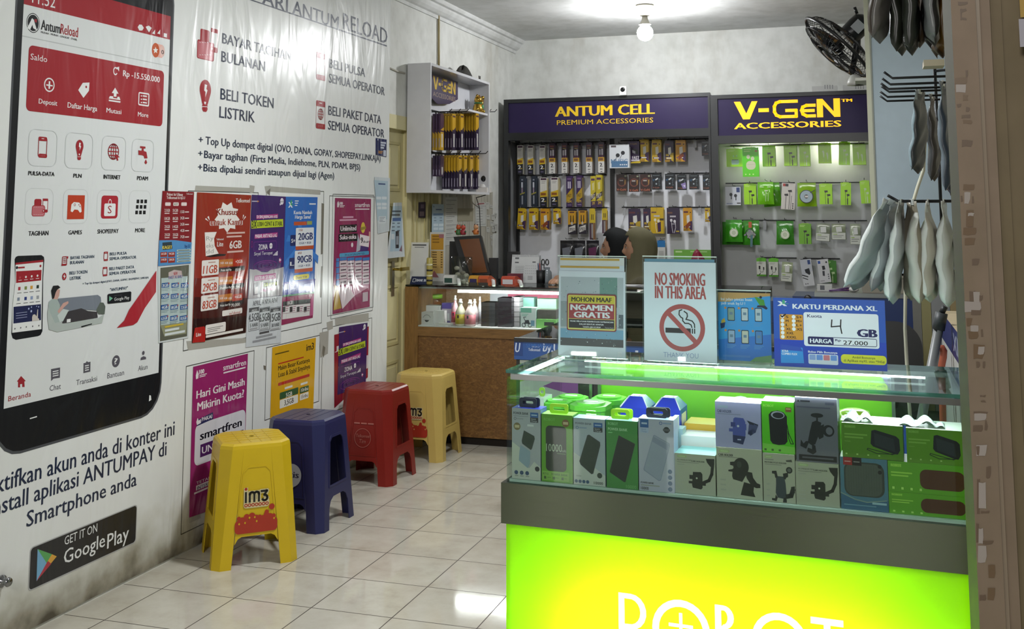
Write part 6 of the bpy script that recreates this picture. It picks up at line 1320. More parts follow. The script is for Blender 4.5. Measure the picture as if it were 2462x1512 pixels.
# ================================================================== low blue-banded glass counter between the other two
YB,XB0,XB1,DB=4.75,1.288,2.75,1.05
FB_=FY(YB);zb1,zb0=.866,.785
th=thing('glass_counter','blue-banded glass counter standing behind the lime green one','counter',(2.0,YB+.4,0))
emit(MB().box(FB_,XB0,XB1,.0,zb0-.002,-.40,-.02,mat('#31332f',.5)),'base_cabinet',parent=th)
mb=MB();mb.box(FB_,XB0,XB1,zb0,zb1,-.02,0,mat('#254a86',.35));mb.box(FB_,XB0-.004,XB0,zb0,zb1,-DB,0,mat('#254a86',.35))
p=Pen(mb,FB_,920,440,3.288,.0008);WT=mat('#b9c3d2',.4)
p.rect(1040,1232,1108,1360,mat('#1d3a72',.4));p.text('U',1046,1335,1262,1080,WT,.03,shear=.12);p.text('by.U',1268,1330,1268,1395,WT,.03,shear=.05);p.text('Telkomsel',1152,1326,1304,1245,WT,.02);p.text('POWERED BY',1178,1300,1288,1240,WT,.0);p.text('SEMUANYA',1135,1300,1268,1350,mat('#2f5fa0',.4),.02)
a0=ony(1505,860,YB).x;p.textab('by.U',1.86,zb0+.02,2.02,zb0+.062,WT,.03,.05);p.textab('Telkomsel',2.06,zb0+.02,2.24,zb0+.045,WT,.02)
emit(mb,'front_band',parent=th,label='blue printed front band')
emit(MB().box(FB_,XB0-.004,XB1,zb1,zb1+.018,-.02,.003,mat('#17181a',.3)),'edge_trim',parent=th)
emit(MB().box(FB_,XB0,XB1,zb1+.006,zb1+.014,-DB,-.02,glass_mat('green_top_glass','#9fb5a6',.9)),'glass_top',parent=th)
emit(MB().box(FB_,XB0,XB1,zb0,zb0+.006,-DB,-.02,mat('#7d8a80',.5)),'inner_shelf',parent=th)
emit(MB().box(FB_,XB0,XB1,.0,zb1+.006,-DB,-DB+.012,mat('#4b4a40',.5)),'back_panel',parent=th)
mb=MB();mb.box(FB_,XB0+.02,XB0+.30,.40,zb0-.004,-.018,-.012,mat('#b9c4ba',.4));p=UP(mb,Fr(FB_.P(XB0+.16,zb0-.004,-.012),(1,0,0),(0,0,1)),.28,.38);p.poly([(0,4),(100,4),(30,20),(0,26)],mat('#8fbf3a',.4));p.poly([(40,30),(100,10),(100,40)],mat('#8a4f96',.4))
emit(mb,'front_poster',parent=th,label='white and green printed panel')
# ================================================================== dark blue cabinet at the right
YK=6.06;a,b=ony(1905,703,YK),ony(2196,703,YK);FK=FY(YK)
th=thing('blue_cabinet','dark navy cabinet with a metal-edged top under the hanging bags','cabinet',((a.x+b.x)/2,YK+.2,0));ZK=1.0
emit(MB().box(FK,a.x,b.x,0,ZK,-.36,0,mat('#152a58',.45)),'body',parent=th)
q=ony(1958,703,YK);emit(MB().box(FK,q.x,b.x,ZK,ZK+.022,-.36,.006,mat('#8f9192',.3,.8)),'metal_top',parent=th)
emit(MB().box(FK,ony(1845,720,YK).x,a.x,0,ZK-.03,-.36,-.01,mat('#16305f',.45)),'side_unit',parent=th);emit(MB().lathe(FK.P(q.x-.035,ZK-.01,.01),[(.02,0),(.02,.012),(.012,.014)],mat('#141416',.3),axis=(0,-1,0)),'cable_hole',parent=th)
ZK2=ZK+.0225
c0,c1=ony(2065,690,YK+.08),ony(2190,690,YK+.08);mb=MB();mp_=mat('#8f8a7e',.5);zt_=ony(2065,660,YK+.08).z
mb.add([V(v)for v in((c0.x+.02,YK+.05,ZK2),(c1.x-.02,YK+.05,ZK2),(c1.x-.02,YK+.22,ZK2),(c0.x+.02,YK+.22,ZK2),(c0.x,YK+.03,zt_),(c1.x,YK+.03,zt_),(c1.x,YK+.24,zt_),(c0.x,YK+.24,zt_))],[(0,3,2,1),(0,1,5,4),(1,2,6,5),(2,3,7,6),(3,0,4,7),(4,5,6,7)],mp_)
mb.box(Fr((0,YK+.03,zt_),(1,0,0),(0,0,1)),c0.x-.006,c1.x+.006,-.012,0,-.21,.005,mp_);emit(mb,'storage_tub',label='cloudy tan plastic tub on the navy cabinet, behind the hanging bags',cat='tub')
q=ony(2052,692,YK+.05);mb=MB();mb.ball((q.x,YK+.08,ZK2+.014),(.028,.022,.014),mat('#c3c2be',.4),14,8);mb.ball((q.x-.03,YK+.08,ZK2+.012),.009,mat('#7a3a4c',.4),8,6);emit(mb,'earbud_case',label='small white rounded case on the navy cabinet beside the tub',cat='case')
q=ony(2018,695,YK+.06);mb=MB();[mb.tube([(q.x-.055,YK+.07+.01*k,ZK2+.006),(q.x+.05,YK+.06+.014*k,ZK2+.010+.012*k)],.005,mat('#4a2c5c',.4),6)for k in range(2)];emit(mb,'purple_scissors',label='purple-handled scissors lying on the navy cabinet',cat='scissors')
q=ony(1978,692,YK+.10);mb=MB();mb.box(FY(YK+.10),q.x-.03,q.x+.05,ZK2,ZK2+.035,-.06,0,mat('#a9aaa8',.5));UPp=UP(mb,Fr(V((q.x+.01,YK+.10,ZK2+.035)),(1,0,0),(0,0,1)),.08,.035);UPp.rect(20,10,50,80,mat('#4a4c52',.5));emit(mb,'small_carton',label='small grey and white pack at the left end of the navy cabinet top',cat='box')
# ================================================================== lime green lit showcase nearest the street
YAW=R(-3.0);F0=V((1.814,3.07,0))
FG=Fr(F0,(math.cos(YAW),math.sin(YAW),0),(0,0,1))
WG,DG,ZG0,ZG1=1.282,.50,.672,1.000
th=thing('showcase','lime green showcase counter with a glowing front panel and lit glass top','counter',F0+FG.r*(WG/2)-FG.n*(DG/2))
GLF=glass_mat('showcase_glass','#f3faf7',.55);GLT=glass_mat('showcase_top_glass','#e6f5ee',1.0)
EDGE=mat('#3f7a6c',.12,trans=.35)
STEEL,nt,b,N,L=nodes_mat('brushed_steel');g=N('NewGeometry');mp=N('Mapping');mp.inputs['Scale'].default_value=(2,2,260);n1=N('TexNoise');n1.inputs['Scale'].default_value=3;n1.inputs['Detail'].default_value=4
L(g.outputs['Position'],mp.inputs[0]);L(mp.outputs[0],n1.inputs['Vector']);b.inputs['Metallic'].default_value=1.0;b.inputs['Base Color'].default_value=lin('#5a5f50')
rg=N('MapRange');rg.inputs['To Min'].default_value=.24;rg.inputs['To Max'].default_value=.40;L(n1.outputs['Fac'],rg.inputs['Value']);L(rg.outputs[0],b.inputs['Roughness'])
try:b.inputs['Anisotropic'].default_value=.85;tg=N('Tangent');tg.direction_type='RADIAL';tg.axis='Z';L(tg.outputs[0],b.inputs['Tangent']);b.inputs['Anisotropic Rotation'].default_value=.25
except Exception:pass
bp=N('Bump');bp.inputs['Strength'].default_value=.05;L(n1.outputs['Fac'],bp.inputs['Height']);L(bp.outputs[0],b.inputs['Normal'])
ALU=mat('#8b8d8c',.3,.9)
# --- carcass and steel band
emit(MB().box(FG,-.013,WG+.006,.555,ZG0,-DG,.013,STEEL),'steel_band',parent=th,label='brushed steel band')
mb=MB();G_=mat('#1f3a10',.5);mb.box(FG,0,WG,0,.02,-DG,-.005,G_);mb.box(FG,0,.01,.02,.555,-DG,-.005,mat('#dfe6d8',.6));mb.box(FG,WG-.01,WG,.02,.555,-DG,-.005,mat('#dfe6d8',.6));mb.box(FG,.01,WG-.01,.02,.555,-.16,-.15,mat('#f2f2ee',.7));mb.box(FG,.01,WG-.01,.545,.555,-.15,-.005,mat('#f2f2ee',.7));emit(mb,'light_box',parent=th)
# translucent acrylic front, lit by lamps standing behind it
m=bpy.data.materials.new('lime_acrylic');m.use_nodes=True;nt=m.node_tree;nt.nodes.clear();o=nt.nodes.new('ShaderNodeOutputMaterial');tr=nt.nodes.new('ShaderNodeBsdfTranslucent');df=nt.nodes.new('ShaderNodeBsdfDiffuse');gl=nt.nodes.new('ShaderNodeBsdfGlossy');x1=nt.nodes.new('ShaderNodeMixShader');x2=nt.nodes.new('ShaderNodeMixShader');fr_=nt.nodes.new('ShaderNodeFresnel')
tr.inputs[0].default_value=(.36,.92,.004,1);df.inputs[0].default_value=(.32,.80,.01,1);gl.inputs['Roughness'].default_value=.1;x1.inputs[0].default_value=.75
nt.links.new(df.outputs[0],x1.inputs[1]);nt.links.new(tr.outputs[0],x1.inputs[2]);nt.links.new(fr_.outputs[0],x2.inputs[0]);nt.links.new(x1.outputs[0],x2.inputs[1]);nt.links.new(gl.outputs[0],x2.inputs[2]);nt.links.new(x2.outputs[0],o.inputs[0]);M_LIME=m
m=bpy.data.materials.new('white_acrylic');m.use_nodes=True;nt=m.node_tree;nt.nodes.clear();o=nt.nodes.new('ShaderNodeOutputMaterial');tr=nt.nodes.new('ShaderNodeBsdfTranslucent');df=nt.nodes.new('ShaderNodeBsdfDiffuse');x1=nt.nodes.new('ShaderNodeMixShader');x1.inputs[0].default_value=.85;tr.inputs[0].default_value=(.98,.98,.93,1);nt.links.new(df.outputs[0],x1.inputs[1]);nt.links.new(tr.outputs[0],x1.inputs[2]);nt.links.new(x1.outputs[0],o.inputs[0]);M_WACR=m
# letters are cut through the lime sheet and filled with white acrylic
pg=Pen(MB(),FG,1190,1140,1.9355)
def la(x,y):return pg.ab(x,y)
xs=[la(577,600)[0],la(705,600)[0],la(733,640)[0],la(1000,640)[0],la(1025,650)[0],la(1120,650)[0],la(1195,690)[0],la(1455,700)[0],la(1470,690)[0],la(1622,700)[0]]
zt_,zo,zc=la(577,547)[1],la(848,580)[1],la(1305,640)[1]
Hh=.155;zR=zt_
def thick(P,t):
    L_,R_=[],[]
    for i,p in enumerate(P):
        a_=V(P[max(i-1,0)]);b_=V(P[min(i+1,len(P)-1)]);d=(b_-a_).normalized();n_=V((-d.y,d.x))*t/2
        L_.append((p[0]+n_.x,p[1]+n_.y));R_.append((p[0]-n_.x,p[1]-n_.y))
    return L_+R_[::-1]
def letter_R(x0,x1,zt,h,s):
    w_=x1-x0;q=[(x0,zt-h),(x0+s,zt-h),(x0+s,zt-h*.62),(x0+s*1.4,zt-h*.62),(x1-s*1.2,zt-h),(x1+s*.1,zt-h),(x0+w_*.62,zt-h*.60)]+[(x0+w_*.45+w_*.55*math.cos(R(t)),zt-h*.31+h*.31*math.sin(R(t)))for t in range(-70,91,20)]+[(x0,zt)]
    hole=[(x0+s,zt-s*.8),(x0+s,zt-h*.62+s*.8)]+[(x0+w_*.42+(w_*.58-s)*math.cos(R(t)),zt-h*.31+(h*.31-s*.8)*math.sin(R(t)))for t in range(-80,81,20)]
    return[q,hole]
def letter_B(x0,x1,zt,h,s):
    w_=x1-x0;f=lambda cz,rz,rx:[(x0+w_*.4+rx*math.cos(R(t)),cz+rz*math.sin(R(t)))for t in range(-90,91,18)]
    q=[(x0,zt),(x0,zt-h)]+f(zt-h*.72,h*.28,w_*.6)+f(zt-h*.22,h*.22,w_*.52)
    h1=[(x0+s,zt-s*.8)]+[(x0+s,zt-h*.44+s*.4)]+f(zt-h*.22,h*.22-s*.75,w_*.52-s)
    h2=[(x0+s,zt-h*.44-s*.4),(x0+s,zt-h+s*.8)]+f(zt-h*.72,h*.28-s*.75,w_*.6-s)
    return[q,h1,h2]
S_=.017
rO1=(xs[3]-xs[2])/2;cO1=((xs[2]+xs[3])/2,zo-rO1);rO2=(xs[7]-xs[6])/2;cO2=((xs[6]+xs[7])/2,zc-rO2);zB=la(1025,603)[1];zT=la(1475,660)[1]
LET=[letter_R(xs[0],xs[1],zt_,Hh,S_),[ell(*cO1,rO1),ell(*cO1,rO1-S_*1.1)],letter_B(xs[4],xs[5],zB,Hh*.92,S_),[ell(*cO2,rO2),ell(*cO2,rO2-S_*1.1)],[[(xs[8],zT-S_),(xs[8],zT),(xs[9],zT),(xs[9],zT-S_),((xs[8]+xs[9])/2+S_/2,zT-S_),((xs[8]+xs[9])/2+S_/2,zT-Hh*.9),((xs[8]+xs[9])/2-S_/2,zT-Hh*.9),((xs[8]+xs[9])/2-S_/2,zT-S_)]]]
pc_=.009;pa=rO1*.42;zp=cO1[1]+.012
LET.append([[(cO1[0]-pc_/2,zp-pa),(cO1[0]+pc_/2,zp-pa),(cO1[0]+pc_/2,zp-pc_/2),(cO1[0]+pa,zp-pc_/2),(cO1[0]+pa,zp+pc_/2),(cO1[0]+pc_/2,zp+pc_/2),(cO1[0]+pc_/2,zp+pa),(cO1[0]-pc_/2,zp+pa),(cO1[0]-pc_/2,zp+pc_/2),(cO1[0]-pa,zp+pc_/2),(cO1[0]-pa,zp-pc_/2),(cO1[0]-pc_/2,zp-pc_/2)]])
mb=MB();mb.poly(FG,[[(.0,.02),(WG-.0,.02),(WG-.0,.553),(.0,.553)]]+[l[0][::-1]for l in LET[:5]],M_LIME,.004)
for l in LET[:5]:
    for hl in l[1:]:mb.poly(FG,[hl]+([LET[5][0][::-1]]if l is LET[1]else[]),M_LIME,.004)
emit(mb,'front_sheet',parent=th,label='glowing lime acrylic sheet')
mb=MB()
for l in LET:mb.poly(FG,[l[0]]+[h[::-1]for h in l[1:]],M_WACR,.004)
emit(mb,'front_lettering',parent=th,label='glowing white letters')
for k,(aa,zz,sx,pw)in enumerate(((.64,.30,.80,13),(.32,.25,.30,4),(.96,.25,.30,4))):
    c=FG.P(aa,zz,-.12);ol=area('sign_lamp',c,sx,pw,(1,1,.95),(R(90),0,YAW),.16);ol.name='sign_lamp'
# --- glass case
emit(MB().box(FG,0,WG,ZG0,ZG1-.028,-.006,0,GLF),'glass_front',parent=th)
for a_,nm in((0,'glass_side'),(WG-.006,'glass_side')):emit(MB().box(FG,a_,a_+.006,ZG0,ZG1-.012,-DG,-.006,GLF),nm,parent=th)
tp=MB();tp.box(FG,-.002,WG+.002,ZG1-.010,ZG1,-DG,.002,EDGE,EDGE,GLT);emit(tp,'glass_top',parent=th,label='greenish glass top')
emit(MB().box(FG,.012,WG-.006,ZG1-.029,ZG1-.013,-.016,-.0005,ALU),'front_rail',parent=th)
mb=MB();mb.box(FG,.006,.030,ZG1-.024,ZG1-.011,-DG+.02,-.016,ALU);mb.box(FG,WG-.030,WG-.006,ZG1-.024,ZG1-.011,-DG+.02,-.016,mat('#b9bccb',.3,.3));mb.box(FG,.006,WG-.006,ZG1-.026,ZG1-.011,-DG,-DG+.045,ALU);emit(mb,'top_frame',parent=th)
LED1=mat('#f4f6ff',.5,emit=42.0);LED2=mat('#f4f6ff',.5,emit=22.0)
emit(MB().box(FG,.10,WG-.05,ZG1-.030,ZG1-.020,-.030,-.018,LED1),'led_strip',parent=th,label='white LED strip')
emit(MB().box(FG,.10,WG-.10,ZG1-.034,ZG1-.0265,-DG+.012,-DG+.034,LED1),'led_strip',parent=th,label='white LED strip')
emit(MB().box(FG,.032,.038,ZG1-.024,ZG1-.014,-DG+.06,-.05,LED2),'led_strip',parent=th,label='white LED strip')
emit(MB().box(FG,.006,WG-.006,ZG0,ZG0+.008,-DG,-.006,mat('#b9d6c8',.2)),'case_floor',parent=th)
emit(MB().box(FG,.15,WG-.20,ZG0+.008,ZG1-.03,-DG+.004,-DG+.010,mat('#6fb829',.3)),'back_panel',parent=th,label='lime green back panel')
mb=MB();[mb.box(FG,a_,a_+.010,ZG0+.008,ZG1-.026,-DG,-DG+.016,ALU)for a_ in(.11,.14,WG-.20,WG-.12)];mb.box(FG,.006,.12,ZG0+.008,ZG1-.03,-DG,-DG+.004,GLF);mb.box(FG,WG-.19,WG-.006,ZG0+.008,ZG1-.03,-DG,-DG+.004,GLF);mb.box(FG,WG-.185,WG-.01,ZG0+.008,ZG0+.16,-DG+.005,-DG+.009,mat('#23439c',.4));emit(mb,'back_frame',parent=th)
mb=MB();mb.slab(FG,[[(WG-.23,ZG1-.03),(WG-.20,ZG1-.03),(WG-.20,ZG1-.075)]],mat('#b9bccb',.35),-DG+.016,-DG+.03);emit(mb,'corner_bracket',parent=th)
# ------------------------------------------------------------------ goods in the showcase
ZF=ZG0+.0085
def crop_ab(crop,x,y,h):return FG.at(h).px(crop[0]+x/crop[2],crop[1]+y/crop[2])
def gbox(label,crop,q,col,draw=None,h=-.012,dep=.055,z0=ZF,side=None,top=None,name='goods_box',cat='box',tilt=0,handle=None,z1=None,a1=None):
    a0,b1=crop_ab(crop,q[0],q[1],h);aa1,_=crop_ab(crop,q[2],q[1],h);a1=a1 or aa1;b1=min(z1 or b1,ZG1-.034)
    w_,hh=a1-a0-.0012,b1-z0;root=thing(name,label,cat,FG.P((a0+a1)/2,z0,h-dep/2))
    fr=Fr(FG.P((a0+a1)/2,b1,h),FG.r,FG.u);mb=MB();mb.box(fr,-w_/2,w_/2,-hh,0,-dep,0,mat(col,.3),mat(side or col,.3),mat(top or side or col,.3))
    if draw:draw(UP(mb,fr,w_,hh))
    emit(mb,'carton',parent=root)
    if handle:
        hc,ho,n_=handle
        for k in range(n_):
            t=MB();f2=Fr(FG.P((a0+a1)/2+ho*w_+.006*k,b1,h-dep*(.35+.25*k)),FG.r,FG.u);tw=w_*.30
            m_=mat(hc,.35)if hc!='clear' else ACR
            t.slab(f2,[rrect(-tw,0,tw,.028,.007),rrect(-tw*.62,.009,tw*.62,.019,.004)[::-1]],m_,-.003,0);emit(t,'hang_tab',parent=root)
    return root,b1
E1,E2,E3=(1200,900,4.2),(1600,920,4.448),(1960,920,3.98)
PBD='#2b2f31'
def phone(p,pts,c=PBD,c2='#3c4144'):
    p.poly(pts,K(c2));cx=sum(q[0]for q in pts)/len(pts);cy=sum(q[1]for q in pts)/len(pts);p.poly([(cx+(x-cx)*.93,cy+(y-cy)*.96)for x,y in pts],K(c))
def brandbox(p,x,y,two='Quick'):p.rect(x,y,x+28,y+7,K('#2a5a9c'));p.text('UNEED' if False else 'vivan',x+4,y+5.2,y+2.2,x+24,K('#c3cede'),.02)if False else p.rect(x+4,y+2.6,x+24,y+4.6,K('#9fb4d4'));p.rect(x,y+7.2,x+28,y+14,K('#2a2b2f'));p.text('Quick',x+3,y+10.2,y+8.2,x+20,K('#b9bcc2'),.02);p.text('Charge',x+3,y+13,y+11,x+24,K('#b9bcc2'),.02)
def d1(p):
    p.poly([(0,48),(28,56),(26,74),(60,84),(78,74),(100,82),(100,100),(0,100)],K('#c6c9c0'));p.text('POWER BANK',5,9,5.5,58,K('#3c3f46'),.03);p.rect(5,11,58,11.6,K('#7d8088'));p.mb.poly(p.fr,[ell(*p.ab(11,15),.004),ell(*p.ab(11,15),.003)],K('#3c3f46'),p.up());p.rect(16,14,40,16,K('#9a9da4'));brandbox(p,64,5)
    p.mb.poly(p.fr,ell(*p.ab(18,26),p.w*.12),K('#7d6f4a'),p.up());p.rect(10,24,26,28,K('#c3b48f'));p.rect(54,22,76,25,K('#cfd2d6'))
    phone(p,[(42,31),(78,38),(80,42),(70,56),(66,58),(36,50),(34,46)],'#2b3a2f');p.poly([(30,52),(64,60),(62,78),(55,84),(24,74),(26,62)],K('#8fa3b4'));p.mb.poly(p.fr,ell(*p.ab(88,84),p.w*.08),K('#2f3338'),p.up());[p.mb.poly(p.fr,ell(*p.ab(15+19*k,91),p.w*.065),K('#2f4a6f'),p.up())for k in range(3)];[p.rect(10+19*k,95,22+19*k,96,K('#8d9088'))for k in range(3)]
def d2(p):
    p.text('ROBOT',8,10,6,44,K('#76bd4a'),.02);p.mb.poly(p.fr,ell(*p.ab(78,12),p.w*.115),K('#7c5a30'),p.up());p.rect(70,10,86,14,K('#c9b48f'))
    a,b=p.ab(14,84);c,d=p.ab(80,17);p.mb.poly(p.fr,rrect(a,b,c,d,.012),K('#1c2a1a'),p.up());p.text('10000',15,55,44,66,K('#b9c9ae'),.0);p.text('mAh',66,55,51,79,K('#b9c9ae'),.0);p.rect(50,57,78,58,K('#76916a'))
    p.rect(2,84.5,88,98,K('#86b64e'));p.text('RT12',5,90,87,22,K('#3f6428'),.02);p.text('POWER BANK',32,90,87,84,K('#3f6428'),.02);[p.rect(8+28*k,92,15+28*k,96,K('#3f6428'))for k in range(3)];[p.rect(18+26*k,93,30+26*k,94,K('#6a9440'))for k in range(3)]
def d3(p):
    p.poly([(0,52),(20,58),(100,84),(100,100),(0,100)],K('#c3c8c3'));p.text('POWER BANK',6,9.5,6.5,58,K('#565a66'),.02);p.mb.poly(p.fr,[ell(*p.ab(12,14.5),.0042),ell(*p.ab(12,14.5),.003)],K('#3c5f8f'),p.up());p.rect(18,13.5,42,15.5,K('#8d9cb4'));brandbox(p,64,5.5)
    phone(p,[(44,25),(50,24),(84,34),(85,39),(62,82),(56,83),(22,70),(18,65)],'#2c3a30');p.mb.poly(p.fr,ell(*p.ab(82,84),p.w*.08),K('#3a4640'),p.up());p.text('10000',64,97.5,93.5,92,K('#3f463f'),.02);[p.mb.poly(p.fr,ell(*p.ab(8+12*k,95),p.w*.05),K('#3a5a7c'),p.up())for k in range(4)];p.rect(8,86,24,88,K('#a3aaa3'))
def d4(p):
    p.text('ROBOT',6,7.5,3.5,38,K('#8fd08f'),.02);p.text('POWER BANK',6,15.5,11.5,68,K('#b3dfae'),.02);p.rect(6,18,20,19.5,K('#7cc07c'))
    phone(p,[(40,22),(92,33),(60,90),(56,90.5),(11,78),(10,76)],'#1d241f','#272f29');p.text('10000',62,99,94,94,K('#73b46a'),.0)
def d5(p):
    p.rect(5,.8,29,12.5,K('#2a5a9c'));p.rect(9,5.5,25,8,K('#b3c3e0'));p.rect(5,13,29,20,K('#aab6d4'));p.text('Quick',8,16,14,22,K('#7d8cb4'),.01);p.text('Charge',8,19,17,24,K('#7d8cb4'),.01);p.mb.poly(p.fr,[ell(*p.ab(64,5),.0045),ell(*p.ab(64,5),.003)],K('#3c5f9f'),p.up());p.rect(70,4,94,6,K('#8d9cc4'));p.mb.poly(p.fr,ell(*p.ab(80,14),p.w*.085),K('#3a3c40'),p.up());p.rect(70,12.5,90,15.5,K('#5c5e62'))
    phone(p,[(42,23),(46,22),(88,32),(89,36),(62,84),(56,85),(14,72),(13,70)],'#9ba3b8','#8c94ac');p.poly([(42,24),(86,34),(82,42),(38,31)],K('#8a92aa'));[p.mb.poly(p.fr,ell(*p.ab(88,71+8*k),p.w*.06),K('#34587c'),p.up())for k in range(4)];p.text('POWER BANK',5,90,87.5,42,K('#3c403c'),.03);p.rect(5,91.5,58,93,K('#9aa098'));p.text('10000',5,98.5,94.5,27,K('#3c403c'),.02)
def holder(p,x,y,s,c='#20261f'):
    """phone cradle: body, two jaws, two feet, round button"""
    k=K(c);p.poly([(x-11*s,y-14*s),(x+8*s,y-15*s),(x+12*s,y-10*s),(x+12*s,y+24*s),(x+8*s,y+28*s),(x-12*s,y+25*s),(x-14*s,y+18*s)],k);p.poly([(x-20*s,y-6*s),(x-8*s,y-6*s),(x-8*s,y+4*s),(x-20*s,y+4*s)],k);p.poly([(x-22*s,y+9*s),(x-8*s,y+9*s),(x-8*s,y+15*s),(x-22*s,y+15*s)],k);p.poly([(x+10*s,y+8*s),(x+20*s,y+8*s),(x+20*s,y+18*s),(x+10*s,y+18*s)],k)
    p.mb.poly(p.fr,ell(*p.ab(x-2*s,y+1*s),p.w*.022),K('#c9cfc0'),p.up())
def lime_tag(p,x=6):p.rect(x,4,x+24,10,K('#a9bd8a'),.004);p.rect(x+4,6,x+20,8.4,K('#b9cda0'))
def d6(p):
    lime_tag(p);p.text('ALUMINIUM PIPE',6,18,14.5,42,K('#6a6d62'),.01);p.text('CAR HOLDER',42,19,15.5,74,K('#2e302a'),.04);p.rect(6,21,60,22.4,K('#8d9084'));p.rect(6,26,24,29,K('#a9ac9f'));holder(p,56,58,1.0)
    p.line([(72,68),(84,62),(91,46),(94,20)],.0085,K('#20261f'));p.poly([(77,9),(98,8),(97,28),(88,28),(80,18)],K('#20261f'));[p.rect(6,66+9*k,22,68+9*k,K('#b3b6aa'))for k in range(3)]
def d7(p):
    lime_tag(p);p.text('CAR HOLDER',5,17,12.5,37,K('#22241f'),.04);p.rect(5,18,58,19.5,K('#8d9084'));p.rect(5,22,22,25,K('#b3b6aa'));k=K('#20251e');a,b=p.ab(54,36);p.mb.poly(p.fr,ell(a,b,p.w*.17,p.w*.19),k,p.up());p.poly([(30,28),(44,26),(40,36),(30,34)],k);p.poly([(26,44),(44,40),(44,48),(26,47)],k);p.poly([(36,40),(66,50),(56,66),(36,62),(34,56)],k);p.poly([(62,44),(78,46),(80,56),(88,66),(95,68),(95,75),(86,76),(76,72),(66,58)],k);p.poly([(60,66),(82,70),(80,84),(84,94),(52,92),(56,78)],k);p.mb.poly(p.fr,[ell(*p.ab(50,32),p.w*.05,p.w*.07)],K('#3a423a'),p.up());[p.rect(8,63+10*q,20,66+10*q,K('#a9ac9f'))for q in range(3)]
def d8(p):
    lime_tag(p);p.text('MOTORCYCLE HOLDER',6,20,17,74,K('#2a2c28'),.04);p.rect(6,12,34,14,K('#8d9084'));p.rect(6,22,58,23.4,K('#8d9084'));k=K('#39454c');p.poly([(40,46),(66,46),(70,62),(72,86),(66,92),(44,90),(38,80),(40,62)],k);d=K('#252b28');p.poly([(28,36),(42,35),(46,48),(38,50),(36,42),(28,41)],d);p.poly([(62,40),(78,37),(78,46),(72,48),(70,52),(64,50)],d);p.poly([(38,84),(44,90),(40,98),(26,96),(26,92),(36,92)],d);p.poly([(62,90),(70,88),(72,94),(72,99),(60,99)],d);p.line([(74,86),(86,84),(92,72)],.012,d);p.poly([(86,66),(98,64),(98,78),(88,80)],d);p.mb.poly(p.fr,[ell(*p.ab(82,32),p.w*.10)],d,p.up());p.mb.poly(p.fr,[ell(*p.ab(82,32),p.w*.06)],K('#5f665f'),p.up());p.poly([(72,12),(90,10),(92,15),(74,15)],K('#4c5048'));[p.rect(10,62+12*q,20,65+12*q,K('#a9ac9f'))for q in range(3)]
def d10(p):
    p.rect(6,8,28,14,K('#9fb0c8'));p.text('CAR HOLDER',5,24,18,36,K('#3c3f5c'),.03);p.rect(5,26,56,28,K('#8d90b0'));b=K('#4c57a8');p.poly([(40,36),(44,33),(62,34),(66,42),(66,70),(60,92),(38,88),(38,60)],b);p.poly([(38,72),(66,74),(60,92),(38,88)],K('#2f3560'));p.poly([(34,44),(44,44),(44,54),(34,54)],K('#3a4284'));p.poly([(30,58),(38,58),(38,65),(30,65)],b);p.poly([(62,48),(68,46),(68,60),(62,60)],b);p.mb.poly(p.fr,ell(*p.ab(50,52),p.w*.025),K('#c3c8e0'),p.up());p.poly([(69,38),(94,46),(92,52),(76,48)],K('#2c2f44'));p.line([(78,50),(76,66),(84,60),(88,50)],.012,K('#4a4f7c'));p.rect(48,80,56,83,K('#a9b0d8'));[p.rect(12,62+9*k,18,64+9*k,K('#a3a7cc'))for k in range(3)]
def d11(p):
    p.text('ROBOT',6,11,6.5,38,K('#a8ec6a'),.02);p.rect(74,10,92,19,K('#7c5a34'));p.rect(76,12,90,14,K('#c9b48f'));k=K('#17191a');p.poly([(22,26),(30,20),(50,17),(68,20),(78,28),(78,76),(70,82),(50,84),(32,82),(25,76)],k);p.mb.poly(p.fr,ell(*p.ab(50,26),p.w*.21,p.w*.12),K('#a9b0c0'),p.up());p.mb.poly(p.fr,ell(*p.ab(51,26.5),p.w*.17,p.w*.09),K('#23252a'),p.up());p.line([(78,44),(82,60),(96,80),(88,80),(82,70),(80,56)],.002,k);p.poly([(0,82),(100,86),(100,99),(0,97)],K('#7fd04c'));[p.rect(6+22*q,92,13+22*q,96,K('#3f6e24'))for q in range(3)]
def d12(p):
    p.poly([(5,7),(8,4),(11,7)],K('#1c1d22'));p.rect(13,4.6,36,7,K('#2c2d36'));p.rect(72,6,94,10,K('#55576a'));p.rect(4,14,84,16,K('#55576a'));p.rect(4,19,24,20.4,K('#6c6e7c'));k=K('#262829');p.mb.poly(p.fr,ell(*p.ab(52,27),p.w*.15,p.w*.055),k,p.up());p.rect(50,29,54,36,k);p.poly([(40,38),(50,35),(62,38),(58,50),(52,62),(46,72),(38,74),(28,70),(34,52)],k);p.poly([(56,44),(68,40),(66,60),(56,64),(52,58)],k);p.mb.poly(p.fr,[ell(*p.ab(78,50),p.w*.14,p.w*.14),ell(*p.ab(80,50),p.w*.08,p.w*.09)],k,p.up());p.poly([(24,68),(32,68),(24,80),(10,76),(12,66),(18,72)],k);p.poly([(38,72),(46,74),(48,84),(40,88),(26,84),(28,78),(38,80)],k);p.rect(6,89,96,98,K('#232429'));p.text('4K 1080P 720P',12,96,92,88,K('#7d7f86'),.02)if False else p.rows(14,92,88,96,1,K('#5c5e66'),.6)
